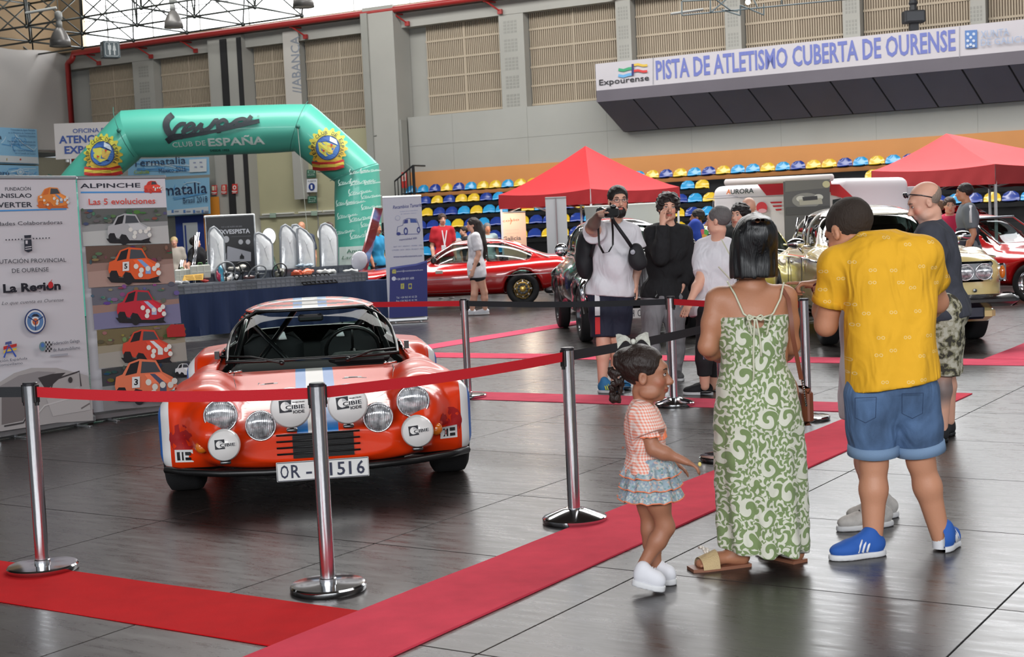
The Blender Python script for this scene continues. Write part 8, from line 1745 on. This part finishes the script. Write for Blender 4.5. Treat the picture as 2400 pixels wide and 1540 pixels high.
m_y = mat('yellow_printed_cotton', (236, 178, 40), rough=.85, bump=.15, bscale=40, folds=.55); g = NG(m_y); co, o = g.xyz(); mp = g.n('ShaderNodeCombineXYZ'); g.l(o[0], mp.inputs[0]); g.l(o[2], mp.inputs[1])
v = g.n('ShaderNodeTexVoronoi', voronoi_dimensions='2D'); v.inputs['Scale'].default_value = 10.5; v.inputs['Randomness'].default_value = .75; g.l(mp.outputs[0], v.inputs['Vector']); sub = g.n('ShaderNodeVectorMath', operation='SUBTRACT'); g.l(mp.outputs[0], sub.inputs[0]); g.l(v.outputs['Position'], sub.inputs[1]); s3 = g.n('ShaderNodeSeparateXYZ'); g.l(sub.outputs[0], s3.inputs[0])
ax_ = g.m('SUBTRACT', g.m('ABSOLUTE', s3.outputs[0]), .0085); rr = g.m('SQRT', g.m('ADD', g.m('MULTIPLY', ax_, ax_), g.m('MULTIPLY', s3.outputs[1], s3.outputs[1]))); ringm = g.m('LESS_THAN', g.m('ABSOLUTE', g.m('SUBTRACT', rr, .0058)), .0013); g.base(g.mix(g.m('MULTIPLY', ringm, .6), (238, 178, 36), (246, 226, 170)))
S = SDF(F.lo, F.hi, .0075); XX = lambda px, py, dy=0: at(px, py, Y + dy)
pr = [(925, 1980, 2190, 0), (850, 1984, 2192, 0), (780, 1987, 2190, .01), (700, 1980, 2194, .03), (640, 1972, 2192, .04), (590, 1978, 2186, .05), (560, 2000, 2160, .06), (538, 2024, 2110, .07)]
S.stack([(XX(2090, y)[2], (XX(a, y)[0] + XX(b_, y)[0]) / 2, Y + d, (XX(b_, y)[0] - XX(a, y)[0]) / 2, dp) for (y, a, b_, d), dp in zip(pr, (.195, .185, .175, .165, .16, .14, .11, .05))], k=0, p=2.5)
for q, f, r_ in (('L', .62, .078), ('R', .60, .078)):
 a, e_ = F.J['s' + q], F.J['e' + q]; p = a + (e_ - a) * f; S.chain([a + (F.sm - a) * .25, a, p], [.09, .082, r_], .04)
 d = unit(e_ - a); w = S.win(p - .14, p + .14, .02); sl, Xg, Yg, Zg = w; far = (Xg - p[0]) * d[0] + (Yg - p[1]) * d[1] + (Zg - p[2]) * d[2]; pp = np.sqrt(np.maximum((Xg - p[0]) ** 2 + (Yg - p[1]) ** 2 + (Zg - p[2]) ** 2 - far ** 2, 0)); S.d[sl] = np.where(pp < .105, np.maximum(S.d[sl], far), S.d[sl])
 rg = []; u1 = unit(np.cross(d, [0, 1.0, .2])); u2 = np.cross(d, u1)
 for off, rd in ((-.030, .006), (0, .008), (.0, -.004)): rg.append([p + d * off + (u1 * math.cos(t_) + u2 * math.sin(t_)) * (r_ + rd) for t_ in np.linspace(0, 2 * math.pi, 25)])
 b = MB(); b.grid(rg); b.build('sleeve_cuff', m_y, F.t, world=True, smooth=True)
Xg, Yg, Zg = S.ax[0][:, None, None], S.ax[1][None, :, None], S.ax[2][None, None, :]; S.d = (S.d + (.006 * np.sin(Xg * 42 - Zg * 26 + 2 * np.sin(Zg * 7)) * np.clip((1.35 - Zg) / .5, 0, 1)).astype(np.float32)); S.wrinkle(.004, .09, 4, (1, 1, .4))
S.cut(XX(1988, 916), unit(np.array([.12, 0, -1.0])), .005); S.ell(F.hc - F.HM[2] * .12 - F.HM[1] * .04, (.062, .07, .05), F.HM, .008, '-'); S.build('shirt', m_y, F.t)
m_den = mat('blue_denim', (78, 104, 140), rough=.85, nz=.6, nscale=9, stretch=(1, 1, .4), bump=.2, bscale=400, folds=.5)
o = F.pants(m_den, f=.86, e=.020, e2=.038, name='shorts', top=.03, wr=.006, hipw=.84)
for p, d, q, r_ in F.pe:
 b = MB(); u1 = unit(np.cross(d, [0, 1.0, 0])); u2 = np.cross(d, u1); b.grid([[p + d * of + (u1 * math.cos(t_) + u2 * math.sin(t_)) * (r_ + rd) for t_ in np.linspace(0, 2 * math.pi, 29)] for of, rd in ((-.045, .002), (-.04, .010), (.0, .012), (.004, -.006))]); b.build('turned_cuff', mat('pale_denim', (120, 146, 178), rough=.85, bump=.2, bscale=400), o, world=True, smooth=True)
for cx, cy in ((2030, 945), (2140, 935)):
 b = MB(); P = [at(cx + dx, cy + dy, Y - .205) for dx, dy in ((-26, -12), (24, -14), (22, 34), (-2, 46), (-26, 34), (-26, -12))]; b.tube(P, .0016, 4); b.build('pocket_seam', mat('seam_thread', (44, 64, 96), rough=.9), o, world=True)
m_bl, m_wh, m_nv = mat('blue_suede', (40, 92, 176), rough=.8), mat('white_rubber_sole'), mat('white_stripe', (230, 230, 234), rough=.5)
shoe(F.t, at(2074, 1300, Y), at(1944, 1300, Y - .06), 0, .098, .105, m_bl, m_wh, stripes=m_nv); shoe(F.t, at(2208, 1300, Y - .02), at(2240, 1262, Y + .20), 0, .098, .105, m_bl, m_wh, stripes=m_nv)
for q in 'LR': b = MB(); a = F.J['a' + q]; b.lathe([(.040, -.03), (.042, .0), (.041, .035), (.036, .037)], 20, a, caps=False); b.build('sock', mat('white_sock', (226, 226, 230), rough=.9), F.t, world=True, smooth=True)
w_ = F.J['wL'] + unit(F.J['eL'] - F.J['wL']) * .02; d = unit(F.J['wL'] - F.J['eL']); u1 = unit(np.cross(d, [0, 1.0, 0])); u2 = np.cross(d, u1); b = MB(); b.tube([w_ + (u1 * math.cos(a) + u2 * math.sin(a)) * .036 for a in np.linspace(0, 6.28, 17)[:-1]], .006, 6, closed=True); b.build('bracelet', mat('maroon_cord', (90, 26, 36), rough=.7), F.t, world=True, smooth=True)
# ---------------------------------------------------------------- person hidden in front of him: white top and pale trainers
Yk, J, f, l = std(2040, 1268, 6.72, 1.38, R_(-100)); F = Fig('person', 'person almost hidden by the man in yellow, grey and white trainers showing', Yk, J, H=1.38, skin='fair', h=.012, hs=.95, yaw=R_(-120)); F.body(); F.bits_(); F.hair((60, 44, 36))
F.shirt(m_white_c, sleeve=.9, hem=.20, e=.02, flare=.0, hipw=1.0); F.pants(mat('dark_leggings', (60, 60, 66), rough=.8), f=1.0)
for dy, x0, x1 in ((-.03, 2092, 1962), (.16, 2105, 1984)): shoe(F.t, at(x0, 1240, 6.70 + dy), at(x1, 1240, 6.62 + dy), 0, .085, .10, mat('grey_mesh_trainer', (196, 192, 188), rough=.8, nz=.15, nscale=40), m_sole, lace=m_trim)
# ---------------------------------------------------------------- bald man with sunglasses on his head
Yb = 9.1; Bp = lambda px, py, dy=0: at(px, py, Yb + dy)
F = Fig('bald_man', 'bald man looking down in dark grey shirt and camouflage shorts, sunglasses pushed up', Yb, dict(head=(2168, 474), sL=(2178, 552, -.17), sR=(2192, 552, .17), eL=(2186, 650, -.22), eR=(2180, 650, .22), wL=(2128, 692, -.14), wR=(2120, 690, .12), hL=(2205, 730, -.09), hR=(2208, 730, .09), kL=(2207, 870, -.08), kR=(2215, 865, .10), aL=(2205, 1005, -.10), aR=(2222, 985, .14)), H=1.78, skin='fair', h=.0085, hs=1.06, yaw=R_(-96), pitch=R_(22), fat=1.12)
F.body(paint=[((0, .055, -.075), (.055, .05, .035), (176, 150, 140), .7), (Bp(2200, 920, -.12), (.05, .12, .08), (120, 112, 112), .8)], nose=1.3, hands={'L': ((-.8, 0, .2), (0, .8, 0), (0, 0, 1)), 'R': ((-.8, 0, .2), (0, -.8, 0), (0, 0, 1))}); F.bits_(brow=(110, 90, 80))
F.hair((150, 132, 120), e=.0015, wr=.0, rough=.9, cut=[((0, .02, .08), (.12, .13, .085))], name='stubble_hair')
b = MB(); L_ = F.L_
for q in (-1, 1): b.sphere(L_(q * .035, .088, .085), (.026, .010, .020), 12, 8, F.HM.T); b.tube([L_(q * .062, .075, .085), L_(q * .080, .02, .055), L_(q * .082, -.035, .015)], .0035, 6)
b.build('sunglasses', mat('dark_sunglasses', (26, 34, 44), rough=.1, coat=.8), F.t, world=True, smooth=True)
F.shirt(mat('dark_grey_tee', (66, 68, 78), rough=.9, nz=.05, nscale=10, folds=.5), sleeve=.8, hem=.04, e=.026, belly=.05, seed=12)
m_cam = mat('camouflage_cloth', (150, 146, 126), rough=.9); g = NG(m_cam); co, o = g.xyz(); n1 = g.n('ShaderNodeTexNoise'); n1.inputs['Scale'].default_value = 22; n1.inputs['Detail'].default_value = 2; g.l(co, n1.inputs['Vector']); r_ = g.n('ShaderNodeValToRGB'); r_.color_ramp.interpolation = 'CONSTANT'; el = r_.color_ramp.elements; el[0].color = (*lin((66, 62, 54)), 1); el[1].position = .43; el[1].color = (*lin((126, 122, 96)), 1); e_ = el.new(.50); e_.color = (*lin((176, 170, 150)), 1); e_ = el.new(.58); e_.color = (*lin((198, 194, 178)), 1); g.l(n1.outputs['Fac'], r_.inputs[0]); g.base(r_.outputs[0])
F.pants(m_cam, f=1.08, e=.035, e2=.05, name='shorts'); m_bk = mat('black_shoe_mesh', (30, 30, 34), rough=.8)
shoe(F.t, Bp(2216, 1030, -.08), Bp(2186, 1030, -.14), 0, .10, .10, m_bk, m_trim, name='shoe'); shoe(F.t, Bp(2232, 1010, .18), Bp(2200, 1010, .08), 0, .10, .10, m_bk, m_trim)
b = MB(); b.tube([F.sm + F.M.T @ np.array([.075 * math.cos(a), .075 * math.sin(a), .045 - .015 * math.sin(a)]) for a in np.linspace(0, 6.28, 25)[:-1]], .0035, 5, closed=True); b.build('neck_chain', m_chrome, F.t, world=True, smooth=True)
# ---------------------------------------------------------------- photographer pointing at us
m_wt = m_white_c; Y = 12.6; A_t = lambda px, py, dy=0: at(px, py, Y + dy)
F = Fig('photographer', 'bearded man in white shirt and navy shorts pointing ahead with a camera', Y, dict(head=(1449, 470), sL=(1480, 548, .04), sR=(1402, 545, -.04), eL=(1490, 612, .05), eR=(1386, 535, -.30), wL=(1488, 668, .0), wR=(1404, 503, -.52), hL=(1452, 680, .0), hR=(1412, 680, .0), kL=(1448, 795, .0), kR=(1414, 800, -.05), aL=(1442, 892, .06), aR=(1412, 900, -.06)), H=1.82, skin='fair', h=.0095, hs=1.08, yaw=R_(8), pitch=R_(2), fat=.94, arm=1.2)
ARMT = (126, 106, 96); F.body(belly=.07, hands={'R': ((.1, -.9, .25), (.2, 0, -1), (1, 0, .3), dict(sc=1.0, curl=.6, point=True)), 'L': ((.15, -.1, -1), (-1, 0, 0), (0, -1, 0), dict(curl=.5))}, paint=[(F.J['wR'] * .55 + F.J['eR'] * .45, (.09, .30, .09), ARMT, .5), (F.J['wL'] * .6 + F.J['eL'] * .4, (.06, .06, .12), (160, 124, 108), .6)])
F.bits_(brow=(26, 20, 18)); glasses(F.t, F.L_); F.hair((30, 24, 22), e=.008, wr=.002, line=.014)
S = SDF(F.hc - .16, F.hc + .16, .007); L_ = F.L_; S.ell(L_(0, .045, -.085), (.056, .055, .045), F.HM, 0); S.ell(L_(0, .05, -.11), (.045, .045, .035), F.HM, .02); S.ell(L_(0, .095, -.052), (.030, .012, .007), F.HM, .008)
for q in (-1, 1): S.cone(L_(q * .062, .03, -.06), L_(q * .070, .005, -.01), .012, .008, .015)
S.ell(L_(0, .100, -.066), (.020, .014, .008), F.HM, .004, '-'); S.wrinkle(.003, .01, 3); S.build('beard', mat('hair_30_24_22', (30, 24, 22)), F.t)
F.shirt(m_wt, sleeve=.55, hem=.05, e=.026, belly=.09, wr=.009, es=.05, seed=21, flare=.02); m_navy = mat('navy_jersey', (30, 34, 54), rough=.8, folds=.5)
o = F.pants(m_navy, f=.92, e=.035, e2=.05, name='shorts', wr=.006); hp, kn = F.J['hR'], F.J['kR']
for f0, f1, cl_ in ((.0, .52, (226, 226, 230)), (.55, .88, (200, 44, 50))):
 b = MB(); P = [[(lambda c: c + np.array([dx, -.135 - .02 * abs(dx) * 10 * 0, 0]))(hp + (kn - hp) * f + np.array([-.055, .02 * f, .02])) for dx in (-.022, .022)] for f in (f0, (f0 + f1) / 2, f1)]; b.grid(P); b.build('side_stripe', mat('stripe_%d' % cl_[1], cl_, rough=.8), o, world=True)
m_rb = mat('blue_runner', (50, 120, 170), rough=.7); shoe(F.t, A_t(1402, 905, -.1), A_t(1462, 905, -.24), 0, .10, .11, m_rb, m_sole, lace=mat('red_lace', (200, 50, 50)), stripes=mat('yellow_stripe', (220, 220, 60))); shoe(F.t, A_t(1434, 900, .1), A_t(1478, 900, -.02), 0, .10, .11, m_rb, m_sole)
t = thing('camera', 'black camera with strap held in the raised right hand of the man in white', 'camera', A_t(1424, 498, -.42)); b = MB(); b.bbox((.03, 0, 0), (.13, .07, .09), .015, rotz(.3)); b.bbox((.05, .0, .05), (.05, .05, .03), .01); b.build('camera_body', m_trim, t, auto=40)
b = MB(); b.lathe([(.036, 0), (.038, .03), (.034, .05), (.036, .09), (.030, .095), (0, .085)], 20, (-.03, -.02, .01), rotz(-.5) @ RF); b.build('lens', mat('black_lens', (20, 20, 24), rough=.15, coat=.6), t, smooth=True)
b = MB(); st = [A_t(*p) for p in ((1403, 508, -.4), (1400, 540, -.36), (1402, 575, -.34), (1412, 594, -.34), (1424, 592, -.33), (1434, 575, -.33), (1434, 545, -.34), (1432, 515, -.4))]; P = [[p, p + [.018, .0, .006]] for p in st]; b.grid(P); b.grid([[p + [.018, .004, .006], p + [0, .004, 0]] for p in st]); b.build('strap', m_trim, t, world=True, smooth=True)
t = thing('backpack', 'black backpack on the back of the photographer', 'backpack', A_t(1372, 600, .12)); S = SDF(A_t(1372, 600, .12) - .35, A_t(1372, 600, .12) + .35, .012); S.ell(A_t(1376, 595, .16), (.10, .13, .22), k=0); S.ell(A_t(1368, 620, .14), (.07, .10, .13), k=.04); S.wrinkle(.004, .05, 3); m_bkp = mat('black_nylon', (28, 28, 33), rough=.7); S.build('pack_body', m_bkp, t); b = MB(); st = [A_t(*p) for p in ((1385, 600, -.06), (1392, 575, -.17), (1402, 540, -.19), (1412, 522, -.12))]; b.tube(st, .016, 6); b.build('pack_strap', m_bkp, t, world=True, smooth=True)
t = thing('camera_bag', 'black camera bag with round badge hanging across the man in the white shirt', 'bag', A_t(1494, 600, -.2)); S = SDF(A_t(1494, 600, -.2) - .25, A_t(1494, 600, -.2) + .25, .01); S.ell(A_t(1492, 602, -.2), (.075, .06, .12), k=0); S.ell(A_t(1500, 615, -.2), (.065, .05, .07), k=.03); S.wrinkle(.003, .05, 4); S.build('bag_body', m_bkp, t); b = MB(); st = [A_t(*p) for p in ((1480, 578, -.22), (1468, 560, -.28), (1450, 535, -.30), (1438, 518, -.24), (1432, 505, -.12))]; b.tube(st, .017, 6); b.build('bag_strap', m_bkp, t, world=True, smooth=True)
b = MB(); b.lathe([(.022, 0), (.02, .004), (0, .005)], 14, A_t(1483, 591, -.275), RF, caps=False); b.build('badge', mat('round_badge', (150, 150, 160), rough=.3), t, world=True)
# ---------------------------------------------------------------- man in the black hoodie
Y = 13.2; A_t = lambda px, py, dy=0: at(px, py, Y + dy)
F = Fig('man_in_hoodie', 'curly haired man in black hoodie and grey joggers with a hand on his cheek', Y, dict(head=(1566, 487), sL=(1602, 548, .0), sR=(1532, 548, .0), eL=(1612, 620, .04), eR=(1548, 605, -.18), wL=(1600, 668, -.05), wR=(1553, 525, -.17), hL=(1575, 690), hR=(1535, 690), kL=(1583, 790, -.02), kR=(1525, 785, -.10), aL=(1583, 882, .05), aR=(1530, 885, -.05)), H=1.80, skin='fair', h=.0095, hs=1.05, yaw=R_(2), roll=R_(-4), fat=.98)
F.body(hands={'R': ((.05, .1, 1), (.5, .6, 0), (0, -1, 0), dict(sc=.95, curl=.5)), 'L': ((0, 0, -1), (-1, 0, 0), (0, -1, 0))}, paint=[((0, .09, -.054), (.03, .015, .006), (90, 66, 56), .5)]); F.bits_(brow=(30, 22, 20))
F.hair((38, 30, 28), prims=[((0, -.02, .08), (.088, .09, .06), .03), ((.07, -.01, .02), (.035, .055, .06), .03), ((-.07, -.01, .02), (.035, .055, .06), .03), ((0, -.08, -.02), (.07, .04, .07), .03)], e=.016, wr=.009, sc=.014, line=.008)
m_hd = mat('black_fleece', (34, 34, 37), rough=.95, nz=.15, nscale=14, folds=.7); F.shirt(m_hd, sleeve=1.96, hem=.04, e=.030, wr=.010, hood=True, seed=8, name='hoodie', es=.022); F.pants(mat('grey_fleece', (140, 138, 142), rough=.95, nz=.06, nscale=20, folds=.6), e=.03, e2=.02, wr=.009)
b = MB(); st = [A_t(1538, 682, -.2), A_t(1540, 690, -.21), A_t(1536, 696, -.21)]; b.tube(st, .008, 5); b.build('drawstring', m_trim, F.t, world=True)
for q, dx in (('L', 4), ('R', -3)): shoe(F.t, F.J['a' + q] + [0, .08, 0], F.J['a' + q] + [.03, -.19, 0], 0, .095, .10, mat('grey_shoe', (90, 90, 92), rough=.8), m_sole)
t = thing('shoulder_pack', 'dark shoulder pack hanging behind the man in the hoodie', 'backpack', A_t(1612, 630, .2)); S = SDF(A_t(1612, 625, .2) - .35, A_t(1612, 625, .2) + .35, .014); S.ell(A_t(1612, 625, .18), (.09, .12, .24), k=0); S.build('pack_body', m_bkp, t)
# ---------------------------------------------------------------- grey haired visitor in white
def quick(name, label, px, py, Y, H, yaw, skin='fair', hs=1.0, fat=1.0, pitch=0, top=None, bottom=None, hair=None, h=.013, hairk=None, bits=True, sl=.8, f=2.0, shoes=None, hands=True, group=None, arm=1.0, hem=.06, **ov):
 Yk, J, fv, lv = std(px, py, Y, H, yaw, **ov); F = Fig(name, label, Yk, J, H=H, skin=skin, h=h, hs=hs, yaw=yaw, pitch=pitch, fat=fat, group=group, arm=arm)
 hd = {q: (J['w' + q] - J['e' + q], -lv * (1 if q == 'L' else -1), fv) for q in 'LR'} if hands else None; F.body(hands=hd)
 if bits: F.bits_(brow=hair if hair else (90, 70, 60))
 if hair: F.hair(hair, **(hairk or {}))
 F.shirt(top, sleeve=sl, hem=hem, e=.022, seed=len(label)); F.pants(bottom, f=f, e=.012)
 for q in 'LR': a = J['a' + q]; shoe(F.t, a - fv * .07, a + fv * .20, 0, .09, .09, shoes or m_bk, m_sole if shoes is not m_bk else m_trim, lace=None)
 return F
F = quick('grey_haired_person', 'person with short grey hair in white tee and black cropped trousers, seen from behind left', 1655, 930, 12.0, 1.62, R_(-118), fat=1.12, top=m_wt, bottom=mat('black_jersey', (28, 28, 31), rough=.85), hair=(104, 100, 100), h=.0095, hairk=dict(e=.007, wr=.002, rough=.7), f=1.72, head=(1683, 517), sL=(1650, 580, .12), sR=(1705, 580, .02), eL=(1642, 655, -.02), wL=(1618, 705, -.12), wR=(1700, 700, .2), hL=(1660, 730, -.05), hR=(1690, 730, .05), kL=(1650, 815, -.06), aL=(1652, 905, -.02), kR=(1680, 815, .1), aR=(1672, 905, .2), hem=.05)
t = thing('crossbody_strap', 'cream crossbody cord of the grey haired person', 'strap', F.sm); b = MB(); b.tube([at(1690, 560, 11.83), at(1712, 600, 11.8), at(1722, 640, 11.85)], .006, 5); b.tube([at(1684, 625, 11.78), at(1712, 655, 11.8)], .006, 5); b.build('cord', m_strap, t, world=True)
quick('woman_with_glasses', 'dark curly haired woman with glasses behind the woman in the green dress', 1745, 900, 14.2, 1.66, R_(-40), top=mat('black_top', (30, 34, 34), rough=.9), bottom=mat('black_jersey'), hair=(30, 24, 24), hairk=dict(prims=[((.06, -.04, -.02), (.05, .06, .09), .03), ((-.06, -.04, -.02), (.05, .06, .09), .03)], e=.014, wr=.006), head=(1733, 505)); glasses(bpy.data.objects['woman_with_glasses'], Fg.L_) if False else None
quick('bald_visitor', 'bald man seen from behind before the motorhome lettering', 1757, 870, 15.6, 1.74, R_(170), top=mat('grey_tee', (120, 122, 128)), bottom=m_navy, hands=False, head=(1755, 488))
quick('man_in_blue_tee', 'dark haired man in blue printed tee left of the motorhome', 1640, 770, 21.6, 1.74, R_(-100), skin='tan', top=mat('royal_blue_tee', (44, 74, 176), rough=.85), bottom=m_navy, hair=(40, 36, 36), head=(1634, 509), h=.014)
t = bpy.data.objects['man_in_blue_tee']; b = MB(); b.cc = (1, 1, 1)
for i, c_ in enumerate(((226, 90, 110), (230, 170, 60), (90, 180, 90), (150, 160, 180))): b.cc = c_; b.sphere(at(1647 + 3 * i, 545 + 8 * (i % 2) + 6 * (i == 3), 21.37), (.05, .012, .05), 8, 6)
o = b.build('tee_print', PRINT, t, world=True, colors=True); tag(o, kind='stuff')
quick('boy_in_red_polo', 'young man in red polo with white lanyard behind the red coupe', 1045, 697, 31.3, 1.86, R_(15), top=mat('red_polo', (190, 30, 44), rough=.8), bottom=mat('beige_trousers', (150, 130, 110)), hair=(66, 46, 38), h=.018, hairk=dict(e=.016, wr=.004), shoes=m_sw)
b = MB(); t = bpy.data.objects['boy_in_red_polo']; b.tube([at(1036, 540, 31.1), at(1042, 575, 31.05)], .014, 5); b.tube([at(1047, 540, 31.1), at(1042, 575, 31.05)], .014, 5); b.bbox(at(1040, 581, 31.03), (.10, .01, .11), .003); b.build('lanyard', m_wt, t, world=True)
F = quick('girl_with_long_hair', 'young woman with very long dark hair in white tee walking past the red coupe', 1122, 738, 24.6, 1.68, R_(-85), top=m_wt, bottom=mat('black_jersey'), hair=(40, 30, 28), h=.014, hairk=dict(prims=[((0, -.05, -.02), (.08, .07, .12), .03)], e=.012), f=.55, shoes=m_sw, hem=.22, kL=(1135, 685, 0), aL=(1137, 728, .05), kR=(1112, 690, 0), aR=(1106, 728, .1), fat=1.05)
S = SDF(F.hc + [-.3, -.25, -.75], F.hc + [.35, .25, .15], .014); S.chain([F.L_(0, -.07, .02), F.L_(0, -.10, -.12), F.L_(0, -.13, -.34), F.L_(0, -.15, -.56)], [.085, .095, .10, .055], .04); S.wrinkle(.010, .04, 3, (1, 1, .3)); S.build('long_hair', mat('hair_40_30_28', (40, 30, 28)), F.t)
# people in the distance
far = [('seated_man', 'dark haired man in pale shirt behind the red coupe', 1067, 690, 34, 1.50, 20, (190, 180, 176), (50, 40, 38), 'mid'), ('woman_behind_coupe', 'dark haired person between the man in pale shirt and the long haired girl', 1097, 690, 35.5, 1.55, -70, (60, 60, 66), (50, 38, 34), 'fair'), ('grey_haired_man', 'grey haired man in pale blue shirt behind the red coupe roof', 1149, 690, 33, 1.60, 10, (168, 190, 196), (110, 110, 112), 'mid'), ('woman_by_tent', 'brown haired woman partly behind the long haired girl', 1132, 690, 35.5, 1.55, -60, (150, 120, 120), (90, 60, 50), 'fair'), ('man_in_cyan', 'man in bright blue tee leaning over the raised red bonnet', 889, 700, 29.3, 1.70, 60, (40, 150, 200), (120, 90, 80), 'mid'), ('man_behind_arch_leg', 'person in grey tee beside the raised red bonnet', 921, 700, 31.6, 1.66, -60, (170, 160, 160), (60, 50, 46), 'mid'), ('bearded_man', 'bald bearded man in dark tee among the wrapped screens', 716, 690, 30, 1.82, 0, (60, 68, 88), None, 'mid'), ('child_at_arch', 'brown haired head beside the left side of the arch leg', 781, 690, 33, 1.8, -90, (120, 110, 110), (80, 60, 50), 'mid'), ('woman_in_pink', 'woman in pink floral dress under the faded tent', 2230, 690, 19.6, 1.62, -10, (210, 50, 90), (70, 52, 46), 'fair'), ('man_in_two_tone_tee', 'man in grey and navy tee looking down beside the woman in pink', 2272, 720, 18.9, 1.80, -100, (112, 118, 126), (38, 32, 32), 'mid'), ('boy', 'short haired boy behind the bald man and the woman in pink', 2206, 680, 21.6, 1.60, -100, (80, 86, 90), (120, 90, 70), 'fair'), ('blonde_person', 'blonde person at the far left behind the window strips', 416, 690, 34, 1.62, 10, (180, 170, 160), (206, 180, 130), 'fair')]
for nm, lab, px, py, Yq, H, yw, tc_, hc2, sk in far:
 kw = dict(fat=1.05); F = quick(nm, lab, px, py, Yq, H, R_(yw), skin=sk, top=mat('tee_%d_%d' % tc_[:2], tc_, rough=.85), bottom=mat('far_trousers', (52, 56, 70), rough=.85), hair=hc2, h=.018, hands=False, bits=Yq < 25, **kw)
 if nm == 'man_in_two_tone_tee':
  S = SDF(F.lo, F.hi, .016); F.torso(S, .030); S.ell(F.hm - F.Z * .03, (.2, .16, .16), F.M, .04); S.cut(F.sm - F.Z * .24, F.Z, .004); S.cut(F.hm - F.Z * .06, -F.Z, .004); S.build('lower_tee', mat('navy_lower_tee', (40, 42, 58), rough=.85), F.t)
  b = MB(); b.tube([F.J['sL'] + [0, -.06, .05], F.J['sL'] * .45 + F.J['eL'] * .55 + [-.03, -.07, 0]], .022, 6); b.build('shoulder_stripe', m_wt, F.t, world=True, smooth=True)
F = quick('man_in_black_tee', 'man in black tee bending over the stall among window strips', 462, 700, 27.5, 1.66, R_(70), top=mat('black_tee', (26, 26, 30), rough=.9), bottom=mat('white_trousers', (200, 200, 204)), hair=(40, 34, 32), h=.018, head=(458, 570), sL=(452, 590), sR=(470, 588), hL=(458, 640), hR=(468, 640), hands=False)
